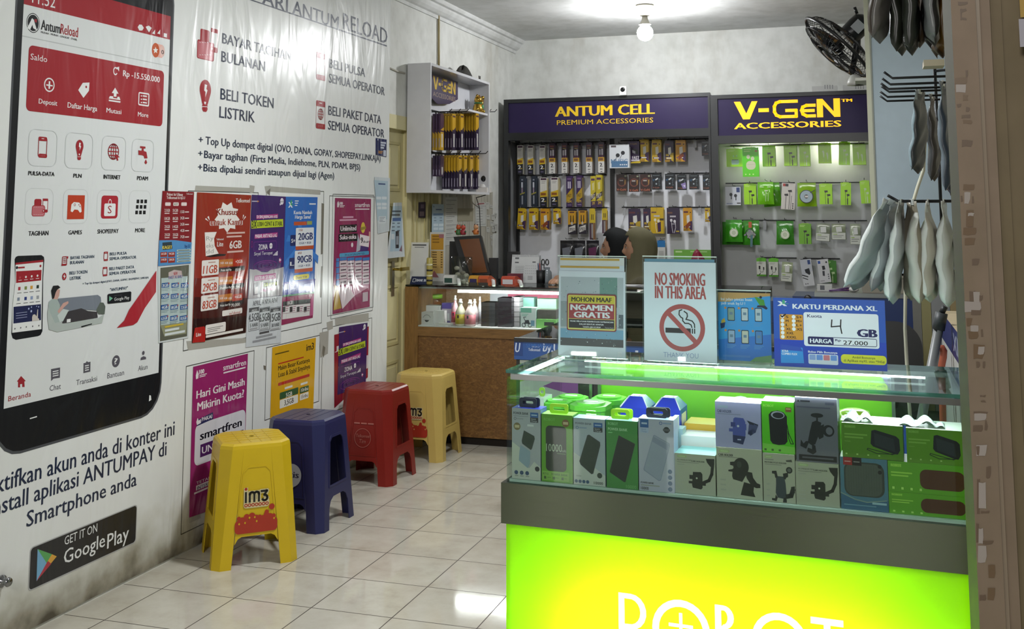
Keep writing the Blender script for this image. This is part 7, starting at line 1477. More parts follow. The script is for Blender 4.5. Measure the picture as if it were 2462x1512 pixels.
def d13(p):
    p.rect(0,0,100,100,K('#4f7d94'));a0,b0=p.ab(8,74);a1,b1=p.ab(93,8);p.mb.poly(p.fr,rrect(a0,b0,a1,b1,.022),K('#39433f'),p.up());a0,b0=p.ab(11,72);a1,b1=p.ab(88,11);p.mb.poly(p.fr,rrect(a0,b0,a1,b1,.02),K('#525b54'),p.up())
    for i in range(14):p.line([(12+i*5.4,14),(12+i*5.4,70)],.0007,K('#48514a'))
    p.rect(7,0,26,15,K('#a02a28'));p.rect(26,0,46,15,K('#1c1a1b'));p.rect(10,7,23,9,K('#c99a98'));p.rect(29,7,42,9,K('#8d8b8c'));[p.mb.poly(p.fr,ell(*p.ab(84,14+11*k),p.w*.042),K('#1f2524'),p.up())for k in(0,1)]
    p.poly([(0,70),(30,80),(60,84),(100,78),(100,100),(0,100)],K('#39688a'));p.line([(0,69),(30,80),(55,84),(96,78)],.003,K('#7f9a96'));p.rect(66,83,96,87,K('#9cc0d0'));p.rect(6,90,74,92,K('#6f9ab0'))
def dspk(p,x=47,big=True):
    p.rect(4,6,23,14,K('#6f9e3a'));p.text('ROBOT',5,13,7,22,K('#86b850'),.02);p.rows(4,30,42,48,2,K('#7fae48'),.5);p.rect(4,52,14,55,K('#6f9e3a'));k=K('#22262a');p.poly([(x+2,18),(x+8,15),(x+42,30),(x+47,38),(x+48,70),(x+44,82),(x+38,82),(x+4,64),(x,56)],k);p.poly([(x+6,24),(x+38,38),(x+40,76),(x+7,60)],K('#30363a'));p.line([(x+38,82),(x+10,84),(x-6,74),(x-5,70),(x+12,76),(x+36,84)],.0016,k);[p.rect(5+18*q,88,8+18*q,92,K('#a9cf74'))for q in range(4)]
def dbar(p):
    p.rect(4,8,18,18,K('#86c43a'));p.text('ROBOT',4,17,9,18,K('#a9dc5a'),.02);p.rows(4,34,32,54,2,K('#a0d850'),.5);a0,b0=p.ab(42,84);a1,b1=p.ab(104,20);p.mb.poly(p.fr,rrect(a0,b0,min(a1,p.w*.5),b1,.016),K('#54301c'),p.up());[p.rect(5+12*q,84,8+12*q,92,K('#b9e874'))for q in range(4)]
LV='#62a823'
gbox('white power bank box at the left end of the showcase front row',E1,(128,335,420,1085),'#a9acb4',d1,handle=('#20223a',-.02,2),top='#3a45b8',side='#4f5cae')
gbox('bright green power bank box marked 10000, second in the showcase front row',E1,(425,395,742,1130),'#5fa01c',d2,handle=('#9fd020',.0,1),top='#8fcf4a',side='#4c8a18')
gbox('white power bank box with dark device picture, third in the front row',E1,(748,435,1070,1155),'#a9b2be',d3,handle=('clear',0,1),top='#9fc4d8',side='#3f6c9c')
gbox('dark green power bank box, fourth in the showcase front row',E1,(1078,455,1398,1185),'#3f8a3c',d4,handle=('#9ed41e',-.1,2),top='#9fd6c4',side='#37803a')
gbox('white power bank box with pale device picture, fifth in the front row',E1,(1403,440,1762,1215),'#b3b5c9',d5,handle=('#20222c',-.02,2),top='#aac4e4',side='#a9b6d8')
r6,z6=gbox('aluminium-pipe car holder box, directly right of the pale power bank box',E2,(95,748,532,1240),'#b3b6a4',d6,top='#8fd0d0',dep=.10,h=-.02)
r7,z7=gbox('car holder box with a suction-cup picture, in the showcase bottom row',E2,(540,685,1030,1285),'#b6b8a6',d7,dep=.10,h=-.02)
r8,z8=gbox('motorcycle phone holder box in the showcase bottom row',E2,(1036,748,1382,1310),'#b3b5a3',d8,dep=.10,h=-.02)
r9,z9=gbox('aluminium-pipe car holder box under the dark grey box',E2,(1386,838,1852,1385),'#b1b3a2',d6,dep=.10,h=-.02)
gbox('pale lilac car holder box stacked on the suction-cup holder box',E2,(526,196,1018,680),'#a5a6d0',d10,z0=z7+.0005,dep=.085,h=-.025,top='#e4e8f0')
gbox('bright green speaker box stacked on the motorcycle holder box',E2,(1022,192,1372,720),'#58c414',d11,z0=z8+.0005,dep=.085,h=-.025,top='#d8efd0')
gbox('dark grey phone mount box, topmost above the right car holder box',E2,(1380,150,1832,855),'#6c6e7a',d12,z0=z9+.0005,dep=.085,h=-.022,top='#d5d6dc')
r13,z13=gbox('blue blister pack with a square grey speaker, in the bottom row',E3,(232,705,688,1265),'#4f7d94',d13,dep=.08,h=-.02)
AEND=WG-.012
r15,z15=gbox('lime box with a long brown speaker picture, at the bottom right',E3,(700,1035,1440,1335),LV,dbar,dep=.10,h=-.02,a1=AEND,top='#8fd04a')
r14,z14=gbox('lime box with a long brown speaker picture, second from the bottom',E3,(690,745,1430,1035),LV,dbar,z0=z15+.0005,dep=.10,h=-.02,a1=AEND,top='#8fd04a')
g16=gbox('olive green box with a dark speaker picture, above the blue blister pack',E3,(250,380,835,740),'#5a8a22',dspk,z0=max(z13,z14)+.0005,dep=.12,h=-.02,top='#e8f2e4')
g17=gbox('olive green box with a dark speaker picture, at the showcase right end',E3,(865,430,1420,785),'#5f9222',dspk,z0=z14+.0005,dep=.12,h=-.02,a1=AEND,top='#e8f2e4')
# crumpled film on the two olive boxes, jars and boxes further back
for lab,q,zt_ in(('crumpled clear film lying on the olive box above the blister pack',(240,340,560,375),g16[1]),('crumpled clear film lying on the right-hand olive box',(800,330,1240,430),g17[1])):
    a0,_=crop_ab(E3,q[0],q[3],-.05);a1,_=crop_ab(E3,q[2],q[3],-.05);mb=MB();rr_=random.Random(len(lab));ph=[rr_.random()*6 for _ in range(4)]
    mb.grid(lambda i,j:FG.P(a0+(a1-a0)*i,zt_+.002+.022*abs(math.sin(7*i+ph[0])*math.sin(5*j+ph[1]+3*i))*math.sin(math.pi*i)**.5,-.03-.08*j),26,10,mat('#c9d9d0',.12,spec=.8));emit(mb,'plastic_film',label=lab,cat='film')
E8=(1220,910,5.129)
def jar(label,x0,x1,ytop,h,col='#5fb83a'):
    a0,b1=crop_ab(E8,x0,ytop,h);a1,_=crop_ab(E8,x1,ytop,h);s=(a1-a0)/2;root=thing('lidded_jar',label,'jar',FG.P((a0+a1)/2,ZF,h),'green lidded jars in the showcase');fr=Fr(FG.P((a0+a1)/2,0,h),FG.r,-FG.n);mm=mat(col,.3)
    mb=MB();oct_=[(-s,-s*.62),(-s*.62,-s),(s*.62,-s),(s,-s*.62),(s,s*.62),(s*.62,s),(-s*.62,s),(-s,s*.62)]
    mb.slab(fr,[[(x*.95,y*.95)for x,y in oct_]],mm,ZF,b1-.022);emit(mb,'tub',parent=root,bevel=.004)
    mb=MB();mb.slab(fr,[oct_],mat('#66c440',.25),b1-.021,b1-.006);mb.slab(fr,[ell(0,0,s*.78,s*.78,24)],mat('#72cc4e',.2),b1-.006,b1);emit(mb,'lid',parent=root,bevel=.003)
    mb=MB();mb.slab(fr,[rrect(-s*.4,-s*.16,s*.4,s*.16,.004)],mat('#d8e8d4',.3),b1,b1+.001);emit(mb,'lid_sticker',parent=root)
jar('green lidded jar behind the second power bank box, front left of four',462,775,250,-.24);jar('green lidded jar behind the third power bank box, front right of four',812,1250,268,-.22);jar('green lidded jar, back left of four',606,968,196,-.40);jar('green lidded jar, back right of four',1066,1442,200,-.38)
def bluebox(label,x0,x1,yt,ym,h):
    a0,bm=crop_ab(E8,x0,ym,h);a1,_=crop_ab(E8,x1,ym,h);_,bt=crop_ab(E8,(x0+x1)/2,yt,h-.05);bt=min(max(bt,bm+.03),bm+.05);w_=a1-a0;d_=.10;mm=mat('#2f3fb4',.25)
    root=thing('gable_box',label,'box',FG.P((a0+a1)/2,ZF,h-d_/2));mb=MB();mb.box(FG,a0,a1,ZF,bm,h-d_,h,mm)
    P=lambda a,b,hh:FG.P(a,b,hh);i=w_*.26
    mb.add([P(a0,bm,h),P(a1,bm,h),P(a1,bm,h-d_),P(a0,bm,h-d_),P(a0+i,bt,h-.03),P(a1-i,bt,h-.03),P(a1-i,bt,h-d_+.03),P(a0+i,bt,h-d_+.03)],[(0,1,5,4),(1,2,6,5),(2,3,7,6),(3,0,4,7),(4,5,6,7)],mm);emit(mb,'carton',parent=root)
    mb=MB();wt=mat('#e2e6f2',.3);[mb.tube([P(a0+(0 if s<0 else w_),bm+.001,h+.001),P(a0+(i if s<0 else w_-i),bt+.001,h-.029)],.0022,wt,5)for s in(-1,1)];fr=Fr(P((a0+a1)/2,bt+.0008,h-d_/2),FG.r,-FG.n);mb.poly(fr,ell(0,0,w_*.16,.012),wt,0);mb.box(Fr(P(a1,bm,h),-FG.n,FG.u),.02,.08,-.10,-.015,0,.0008,mat('#d9d4c4',.4));emit(mb,'box_print',parent=root)
bluebox('blue gabled box with white edges, left of two in the showcase',1392,1730,218,350,-.20);bluebox('blue gabled box with white edges, right of two in the showcase',1800,2130,232,370,-.21)
a0,b1=crop_ab(E2,205,440,-.24);a1,_=crop_ab(E2,545,440,-.24);z9_=ZF
gbox('purple and yellow snack-like carton lying behind the white flat box',E2,(200,430,545,560),'#5c2f74',lambda p:p.rect(0,0,100,26,K('#c9a23a')),h=-.23,dep=.10,top='#b9963c')
gbox('flat white and green box with a dark device picture, behind the front car holder',E2,(165,560,540,660),'#7ac24a',lambda p:(p.rect(0,0,100,40,K('#dfe6e2'))),h=-.135,dep=.085,top='#dfe8ea')
gbox('small white carton behind the pale power bank box',E2,(60,375,110,620),'#c3d0dc',None,h=-.10,dep=.05);gbox('small pale blue carton right of the pale power bank box',E2,(112,490,185,700),'#b4d4dc',None,h=-.14,dep=.05)
gbox('white box with a lime hang tab behind the first power bank box',E8,(330,235,450,420),'#cfdcd4',None,h=-.20,dep=.08,handle=('#8fc43a',0,1))
a0,b1=crop_ab(E3,222,245,-.30);a1,_=crop_ab(E3,525,245,-.30);s=(a1-a0)/2;C=FG.P((a0+a1)/2,ZF,-.30);rt=thing('lidded_jar','clear jar with a yellow-green lid behind the right olive boxes','jar',C)
emit(MB().lathe(C,[(s*.85,0),(s*.9,.01),(s*.9,b1-ZF-.03)],glass_mat('jar_plastic','#e3d6c2',.6),n=24),'jar',parent=rt);emit(MB().lathe(C,[(s*.98,b1-ZF-.034),(s,b1-ZF-.02),(s*.96,b1-ZF-.006),(s*.6,b1-ZF),(0,b1-ZF)],mat('#9fc42c',.3),n=24),'lid',parent=rt)
for lab,x,c in(('white rounded charger head peeking above the lilac car holder box',805,'#d9dcdc'),('lime-rimmed round box peeking above the bright green speaker box',1295,'#a9d46a')):
    a,b1=crop_ab(E2,x,140,-.16);C=FG.P(a,ZF,-.16);emit(MB().lathe(C,[(.020,0),(.021,.005),(.021,b1-ZF-.014),(.016,b1-ZF-.004),(0,b1-ZF)],mat(c,.3),n=20),'round_container',label=lab,cat='container')
# ------------------------------------------------------------------ signs standing on the glass top
ZTG=ZG1+.0006
PAP=lambda c:mat(c,.28)
def stand(label,uL,uR,vT,vB,y,draw,col,papers=(),cat='sign',foot=.07,tilt=.05,acrylic=True,sh=.85):
    a,b=ony(uL,vB,y),ony(uR,vB,y);cx=(a.x+b.x)/2;w_=b.x-a.x;zt=ony(cx,0,y).z;zt=ony(uL,vT,y).z;h_=zt-ZTG
    root=thing('table_sign',label,cat,(cx,y,ZTG));fr=Fr((cx,y,ZTG),(math.cos(YAW),math.sin(YAW),0),(0,tilt,1));h_/=fr.u.z
    if acrylic:
        mb=MB();mb.box(fr,-w_/2-.003,w_/2+.003,.004,h_,.0046,.0062,ACR,mat('#cfe6e0',.1,trans=.4));mb.box(fr,-w_/2-.003,w_/2+.003,.004,h_,-.0045,-.0025,ACR,mat('#cfe6e0',.1,trans=.4));emit(mb,'acrylic_sleeve',parent=root)
        mb=MB();ff=Fr((cx,y,ZTG),fr.r,V((0,0,1)).cross(fr.r));mb.box(ff,-w_/2,w_/2,-foot*.55,foot*.45,0,.003,ACR,mat('#cfe6e0',.1,trans=.4));emit(mb,'foot',parent=root)
        mb=MB();mb.box(fr,-w_/2-.003,w_/2+.003,h_-.002,h_+.001,-.0045,.0062,mat('#dfeee8',.08,spec=.9));emit(mb,'top_edge',parent=root)
    for k,(f,c)in enumerate(papers):
        mb=MB();mb.box(fr,-w_/2+.004,w_/2-.02,h_*(f-.03),h_*(f-.008),-.0012-.0004*k,-.0011-.0004*k,PAP('#b9984a' if label.startswith('white framed')else c));mb.box(fr,-w_/2+.002,w_/2-.004,.01,h_*f,-.0016-.0004*k,-.0013-.0004*k,PAP(c));emit(mb,'backing_paper',parent=root)
    mb=MB();hp=h_*(.965 if acrylic else 1)if not papers else h_*sh
    mb.box(fr,-w_/2,w_/2,.008,hp,-.0012,0,PAP(col));p=UP(mb,Fr(fr.P(0,hp,0),fr.r,fr.u),w_,hp-.008);draw(p);emit(mb,'printed_sheet',parent=root);return root
def dMaaf(p):
    p.rect(3,7,97,88,K('#a9b3bc'));p.poly([(62,7),(88,7),(88,42),(62,42)],K('#6b8f8a'));p.rect(3,68,97,79,K('#6f9ab8'));p.rect(3,79,97,88,K('#4b4c50'));p.rect(3,36,14,66,K('#8a959a'));p.rect(90,50,97,66,K('#55606a'))
    rr_=random.Random(3)
    for _ in range(150):
        x=4+92*rr_.random();y=10+77*rr_.random();p.mb.poly(p.fr,ell(*p.ab(x,y),p.w*(.003+.006*rr_.random()),None,7),K(('#c3ccd2','#5f7078','#87979c')[int(rr_.random()*3)]),p.up())
    p.rect(13,27,87,70,K('#7f2f35'),.006);p.rect(14.5,28.3,85.5,68.8,K('#c9c06a'),.005);p.rect(16,29.3,84,37.5,K('#c2b53c'));p.rect(16,38,84,56,K('#94373e'));p.rect(16,56.6,84,67,K('#24242a'))
    p.text('MOHON MAAF',20,36,30.8,80,K('#232326'),.04);p.text('NGAMEN',19,46.2,39.6,81,K('#d2d6dc'),.05);p.text('GRATIS',24,54.6,48,77,K('#d2d6dc'),.05)
    p.text('TIDAK MELAYANI PERMINTAAN SUMBANGAN',17.5,60,58.3,82.5,K('#d2d6dc'),.03);p.text('DALAM BENTUK APAPUN',32,63.2,61.5,68,K('#d2d6dc'),.03);p.text('TANPA IJIN RT/RW',37,66.4,64.7,64,K('#d2d6dc'),.03);p.text('Terima Kasih',70,66.3,65,83,K('#b9bcc2'),0);[p.rect(89,93+1.6*k,95,93.9+1.6*k,K('#e0e2ea'))for k in range(4)]
yA=onz(1425,864,ZTG).y;SA=stand('white framed sign with a red and yellow notice panel, on the showcase',1341,1505,615,866,yA,dMaaf,'#cdd6e2',((.91,'#c3cddb'),(.985,'#c9cbcc')))
def dNo(p):
    rd=K('#a3504f');p.text('NO SMOKING',16,23.5,11,85,rd,.05);p.text('IN THIS AREA',16,37,24.5,86,rd,.05);a,b=p.ab(53,66);r_=p.w*.315;p.mb.poly(p.fr,ell(a,b,r_*.99),K('#c3ccd8'),p.up())
    k=K('#2b2a2c');p.rect(30,66.5,65,71.5,k);p.rect(66.3,66.5,68,71.5,k);p.rect(69.3,66.5,71,71.5,k)
    q=lambda pts,t:p.line(pts,t,k)
    q([(53,48),(49.5,49),(49,53),(51.5,55.5),(54,56.5),(54,59),(57,61.5),(62,61.5),(65.5,63),(66.5,65.5)],p.w*.016);q([(56,49.5),(60,51.5),(60.5,54.5),(58.5,57.5),(62,58),(67,59),(70,62),(70.3,65.5)],p.w*.016)
    p.mb.poly(p.fr,[ell(a,b,r_,None,44),ell(a,b,r_*.80,None,44)[::-1]],rd,p.up());c=r_*.86*.7071;p.lineab([(a-c,b+c),(a+c,b-c)],r_*.20,rd);p.text('THANK YOU',27,96,91,75,K('#8fa0c4'),0)
yB=onz(1635,876,ZTG).y;stand('tall no-smoking sign in an acrylic stand, on the showcase',1548,1725,616,878,yB,dNo,'#d0dae6',((.975,'#5f8aa4'),),foot=.08,sh=.945)
def dBy(p):
    p.rect(0,0,100,14,K('#c49a60'));p.poly([(12,20),(30,10),(100,4),(100,100),(0,100),(0,50)],K('#3f9de4'));p.poly([(0,70),(100,60),(100,100),(0,100)],K('#3578d4'));W_=K('#d2dce8');p.text('Ini jalan pintas buat',6,12,8,66,W_,.03);p.text('jadi anak by.U !',6,18,14,52,W_,.03)
    for i in range(3):
        for j in range(2):x,y=18+26*i,22+33*j;p.rect(x,y,x+14,y+20,K('#1d2c44'),.003);p.rect(x+1.2,y+1.2,x+12.8,y+18.8,K(('#8aa49a','#c3ced8','#b9c8d4','#9fb8d8','#c9ccc0','#4f86c8')[3*j+i]),.002);p.mb.poly(p.fr,ell(*p.ab(x-4,y+1),p.w*.022),K('#d08a4a'),p.up());p.rect(x+4,y+7,x+10,y+11,K('#6f8aa4'));p.rows(x-2,y+22,x+16,y+28,3,K('#5f9ad4'),.4)
    g=K('#4f9a3c');p.poly([(80,8),(88,10),(90,18),(80,18),(70,6),(74,6)],g);p.mb.poly(p.fr,ell(*p.ab(82,6),p.w*.025),K('#2a2a30'),p.up());p.poly([(76,18),(90,18),(95,22),(92,24),(84,21),(74,21)],K('#2b2f4a'));p.poly([(4,46),(14,44),(12,52),(5,54)],K('#23305e'));p.poly([(6,42),(12,38),(14,44),(6,46)],K('#c9a83c'));p.rect(8,92,60,95,K('#4f86d4'));p.poly([(70,94),(100,90),(100,100),(60,100)],K('#6f9a6a'))
yC=onz(1790,874,ZTG).y;stand('small blue sign with six phone pictures in an acrylic stand',1728,1856,697,876,yC,dBy,'#3f9de4',foot=.06)
def dXL(p):
    p.rect(0,60,100,100,K('#1f3fa8'));W_,Nv,Og,Ye=K('#d3dae4'),K('#1c2152'),K('#c0882c'),K('#c9cc2e');p.text('X',4.5,12,5,12,W_,.08);p.text('L',9,9,3,13.5,K('#3f9a78'),.06);p.text('KARTU PERDANA XL',18,15.5,8.5,93,W_,.045)
    p.rect(5.5,24,27,61,Og,.004);p.rect(27.5,20,94,69,W_,.007);p.text('Kuota',31,27.5,23,44,Nv,.02);p.text('GB',75.5,53,42,92,Nv,.06)
    for j,(s_,t_)in enumerate((('S','S+'),('M','M+'),('L','L+'),('XL','XS'),('XXL',None),('XXXL',None))):
        y=27.5+5.9*j;p.mb.poly(p.fr,ell(*p.ab(8.2,y),p.w*.017),W_,p.up());p.text(s_,11.3,y+2,y-1.6,11.3+2.4*len(s_)*(1 if len(s_)<3 else .98),K('#2b2320'),.03)
        if t_:p.mb.poly(p.fr,ell(*p.ab(18.5,y),p.w*.017),W_,p.up());p.text(t_,21,y+2,y-1.6,26,K('#2b2320'),.03)
    k=K('#17171a');p.line([(7,26.5),(8,28),(11,24.2)],.004,k);p.line([(53,30),(52.3,40),(60,38.6)],.0035,k);p.line([(61,29.5),(60.5,40),(61.5,49)],.0035,k)
    p.frame(31,55,92,66.5,.0016,Nv,.005);p.rect(31,55,54,66.5,Nv,.004);p.text('HARGA',33,64,58,52.5,W_,.045);p.text('Rp',55.5,60.5,57.4,60.5,Nv,.02);p.text('27.000',62.5,64.8,59,84,k,.01,.1)
    p.poly([(6,68),(26,72),(27,94),(6,95)],K('#2f86d4'));p.poly([(6,68),(24,71),(26,77),(6,76)],K('#2a4aa8'));p.text('XTRA',7,79,76,13,W_,.04);p.text('COMBO FLEX',7,83,80,21,W_,.04);p.text('Bebas Pilih Bonusnya',31,78.5,75.5,57,W_,.03);p.rect(31,80,57.5,94.5,K('#c3cfe0'),.004);[p.rect(32+6.3*i,81,37.5+6.3*i,88.5,K(('#7f9ad0','#5f8ad0','#b9707c','#5f8ad0')[i]),.002)for i in range(4)]
    p.rect(60,78.5,99.6,91.5,Ye,.010);p.text('Ambil Bonusnya',70,83.7,80.6,90,K('#4a5a24'),.02);p.text('di Aplikasi myXL atau *945#',62.5,88.8,85.4,98,K('#4a5a24'),.02)
yD=onz(1998,893,ZTG).y;stand('wide blue price card with a handwritten 4 and 27.000, rightmost on the showcase',1862,2134,717,899,yD,dXL,'#2450a8',acrylic=False,tilt=.08)
mb=MB();mb.box(Fr((ony(1998,893,yD).x,yD+.052,ZTG),(math.cos(YAW),math.sin(YAW),0),(0,-.22,1)),-.03,.03,.0,.15,-.0015,0,mat('#8f8a7c',.7))
o_=emit(mb,'prop',parent=[o for o in bpy.data.objects if o.name.startswith('table_sign')][-1])
# ================================================================== blue partition, fan, hanging racks and bags at the right
FPY=6.50;FPB=FY(FPY);xp0=ony(2081,100,FPY).x
pm=MB();M_BLUE=mat('#b2c5d2',.5)
pm.box(FPB,xp0+.028,X_RIGHT,0,Z_CEIL,-.045,0,M_BLUE);emit(pm,'wall_partition',kind='structure')
mb=MB();cr=mat('#c3c7b0',.35);mb.box(FPB,xp0-.004,xp0+.022,0,Z_CEIL,-.055,.006,cr);mb.box(FPB,xp0+.022,xp0+.030,0,Z_CEIL,-.05,.012,mat('#8f9488',.4));emit(mb,'trim_3',kind='structure')
# ---- wall fan
C=ony(2013,114,6.86);nf=V((-.70,-.10,-.70)).normalized();e1=nf.cross(V((0,0,1))).normalized();e2=e1.cross(nf);RF=.265
th=thing('wall_fan','black oscillating wall fan tilted downwards beside the blue partition','fan',C)
BK=mat('#17181a',.3);P3=lambda r,t,h:C+e1*(r*math.cos(t))+e2*(r*math.sin(t))+nf*h
def ringpts(r,h,n=40):return[P3(r,2*math.pi*k/n,h)for k in range(n)]
mb=MB();mb.tube(ringpts(RF,0),.011,BK,6,closed=True)
for r,h in((RF*.35,.075),(RF*.62,.065),(RF*.85,.042)):mb.tube(ringpts(r,h),.0026,BK,5,closed=True)
for k in range(56):t=2*math.pi*k/56;mb.tube([P3(.05,t,.078),P3(RF*.5,t+.06,.07),P3(RF*.8,t+.08,.05),P3(RF*.97,t+.09,.01)],.0017,BK,4)
mb.lathe(C+nf*.07,[(.055,0),(.052,.010),(0,.014)],BK,axis=nf,n=20);emit(mb,'front_guard',parent=th)
mb=MB()
for r,h in((RF*.5,-.085),(RF*.82,-.055)):mb.tube(ringpts(r,h),.0026,BK,5,closed=True)
for k in range(56):t=2*math.pi*k/56;mb.tube([P3(.06,t,-.09),P3(RF*.6,t,-.08),P3(RF*.88,t,-.045),P3(RF*.98,t,-.008)],.0017,BK,4)
emit(mb,'rear_guard',parent=th)
for k in range(3):
    t0=2.1*k+.4;mb=MB();mb.grid(lambda i,j:P3(.04+(RF*.86-.04)*j,t0+(i-.5)*(1.0+.35*j),.02-.05*(i-.5)*(1-.3*j)),8,8,mat('#202226',.2));emit(mb,'blade',parent=th,solid=.002)
emit(MB().lathe(C-nf*.03,[(.038,0),(.038,.05),(.02,.06),(0,.062)],BK,axis=nf,n=18),'hub',parent=th)
mb=MB();mb.lathe(C-nf*.26,[(0,0),(.04,.004),(.066,.03),(.07,.08),(.068,.15),(.058,.172)],BK,axis=nf,n=24);mb.tube([C-nf*.24+e2*.06,C-nf*.26+e2*.10],.010,BK,8);emit(mb,'motor_housing',parent=th)
d_=(CAM-(C-nf*.17)).normalized();d_=(d_-nf*d_.dot(nf)).normalized();fs=Fr(C-nf*.17+d_*.0715,nf,nf.cross(d_)*-1);fs=Fr(C-nf*.17+d_*.0715,d_.cross(nf)*1,nf)if True else fs
mb=MB();s_=.034;mb.poly(fs,[(-s_,-s_),(s_,-s_),(s_,s_),(-s_,s_)],mat('#b9bbbd',.4),0);mb.poly(fs,[ell(0,0,.016,.016),ell(0,0,.010,.010)[::-1]],BK,.0006);mb.poly(fs,ell(0,0,.005),BK,.0006);emit(mb,'sticker',parent=th)
pv=ony(2049,170,6.86);wb=ony(2056,186,6.80)
mb=MB();mb.tube([C-nf*.17,C-nf*.17+V((.0,.0,-.12)),pv],[.03,.022,.016],BK,10);mb.ball(pv,.022,BK,12,8);emit(mb,'neck',parent=th)
mb=MB();mb.lathe(wb+V((0,0,-.05)),[(.05,0),(.05,.02),(.036,.05),(.022,.066)],mat('#c3c3bd',.4),n=18);mb.box(Fr((0,FPY+.056,0),(1,0,0),(0,0,1)),wb.x+.0,wb.x+.16,wb.z-.05,wb.z-.032,-.26,0,mat('#c3c3bd',.4));emit(mb,'wall_mount',parent=th,label='white wall mount')

# ---- wire rack with long hooks
XR=3.34;RODM=mat('#1a1b1d',.35,.5)
th=thing('wire_rack','black wire rack on the right wall with long empty and loaded hooks','rack',(XR,3.8,1.2))
zh=ony(2146,188,3.35).z
mb=MB();g0=ony(2249,200,4.25);[mb.tube([(XR+.02,y,1.16),(XR+.02,y,2.85)],.005,RODM,6)for y in(3.2,3.5,3.8,4.1)];[mb.tube([(XR+.026,3.1,z),(XR+.026,4.2,z)],.004,RODM,6)for z in(1.18,1.3,1.55,1.8,zh,2.2,2.5,2.8)]
mb.tube([(g0.x,4.25,2.02),(g0.x,4.25,1.25)],.006,RODM,6);[mb.tube([(g0.x,4.25,z),(XR+.02,4.1,z)],.005,RODM,6)for z in(2.0,1.3)]
for y in(3.1,4.2):mb.tube([(XR+.02,y,zh),(X_RIGHT-.002,y,zh)],.005,RODM,6)
emit(mb,'grid',parent=th)
HK=[(u,v,onz(u,v,zh).y)for u,v in((2146,188),(2141,203),(2137,214),(2138,221),(2134,233),(2133,243))]
for u,v,y in HK:
    q=onz(u,v,zh);emit(MB().tube([(XR+.02,y,zh),(q.x,y,zh),(q.x-.024,y,zh+.020)],.0038,RODM,8),'hook',parent=th)
zl=ony(2165,484,3.45).z
for y in(3.38,3.46,3.56):
    q=ony(2160,485,y);emit(MB().tube([(XR+.02,y,zl),(q.x,y,zl),(q.x-.03,y,zl+.018)],.0042,RODM,8),'hook',parent=th)
ztp=2.36
for y in(3.40,3.52):emit(MB().tube([(XR+.02,y,ztp),(2.93,y,ztp),(2.905,y,ztp+.02)],.0042,RODM,8),'hook',parent=th)

def hbag(label,u,v,y,hgt,wid,thick,tilt,yaw,col,zt=None,col2=None,mark=False,group=None,strip=True):
    """zip bag hanging edge-on: broad faces turned sideways, thin edge towards the street"""
    q=ony(u,v,y);top=V((q.x,y,zt if zt else q.z));ty=R(tilt);yw=R(yaw)
    upv=V((-math.sin(ty)*-1,0,math.cos(ty)));rt=V((math.sin(yw),math.cos(yw),0));rt=(rt-upv*rt.dot(upv)).normalized()
    fr=Fr(top,-rt,upv)  # normal points to -x side
    root=thing('zip_bag',label,'bag',top-upv*hgt,group);m=mat(col,.34,spec=.35);m2=mat(col2 or col,.34,spec=.35);sd=random.random()*10
    mb=MB()
    def f(sg):
        def g(i,j):
            b=max(0,math.sin(math.pi*i))**.22*(min(1,j/.07)**.7*min(1,max(0,(.86-j)/.20))**.8)
            w_=wid*(1-.06*math.exp(-((j-.9)/.06)**2));k=.006*math.sin(8*j+sd)*(1-j)+.003*math.sin(21*j+9*i+sd)
            return fr.P((i-.5)*w_,-hgt+j*hgt+(.010*math.sin(9*i+sd)*(1-j)**8),sg*thick*.5*b+k)
        return g
    mb.add([(0,0,0)],[],m);mb.grid(f(1),14,18,m2);mb.v[0]=mb.v[1].copy()
    for q_ in range(14*18):
        if q_%14>=10:mb.m[q_]=0
    h_=f(-1);mb.grid(lambda i,j:h_(1-i,j),14,18,m2);emit(mb,'bag_body',parent=root,solid=.0008)
    if strip:t=MB();t.box(fr,-.022,.022,-.012,.006,-.002,.002,mat('#b9c0bd',.2));emit(t,'hang_tab',parent=root)
    if mark:
        t=MB();fm_=fr.at(thick*.5+.004);t.poly(fm_,[ell(.02,-hgt*.78,.024,.024),ell(.02,-hgt*.78,.020,.020)[::-1]],mat('#3c4246',.4),0);t.poly(fm_,[(-.004,-hgt*.79),(.044,-hgt*.79),(.044,-hgt*.77),(-.004,-hgt*.77)],mat('#3c4246',.4),.0004);emit(t,'emblem',parent=root)
    return root
LG,LB='#cfd4d3','#b3b4ae'
hbag('leftmost pale grey bag of the lower row, swung out to the left',2142,492,3.38,.285,.16,.040,24,20,LG,zl,'#8d9597',True)
hbag('pale grey bag with a round mark, second of the lower row',2156,494,3.46,.275,.16,.040,13,16,LG,zl,'#8d9597',True)
hbag('white-edged pale bag, third of the lower row',2168,494,3.38,.300,.15,.040,7,10,'#d6dada',zl,'#a0a5a6')
hbag('grey-brown bag with a lettered side, fourth of the lower row',2192,498,3.38,.290,.15,.048,1,-10,LB,zl,'#7b7566')
hbag('puffy grey bag, fifth of the lower row',2232,498,3.38,.290,.15,.050,2,8,'#bfc2bf',zl,'#9a968a')
hbag('puffy grey bag, sixth of the lower row',2270,498,3.38,.300,.15,.046,1,8,'#bfc2c0',zl,'#a3a69f')
hbag('last bag of the lower row, half behind the door jamb',2300,498,3.46,.320,.15,.040,-2,8,'#b3bbb7',zl)
hbag('translucent pale blue bag hanging from the long hooks',2213,222,HK[3][2],.270,.13,.030,4,18,'#7f9098',zh,'#343839')
hbag('dark grey pointed bag hanging from the long hooks',2240,224,HK[4][2],.290,.13,.034,1,10,'#3f4142',zh,'#35322e')
hbag('silver-blue bag on the long hooks beside the jamb',2268,215,HK[1][2],.330,.13,.030,0,12,'#66717a',zh,'#343f4c')
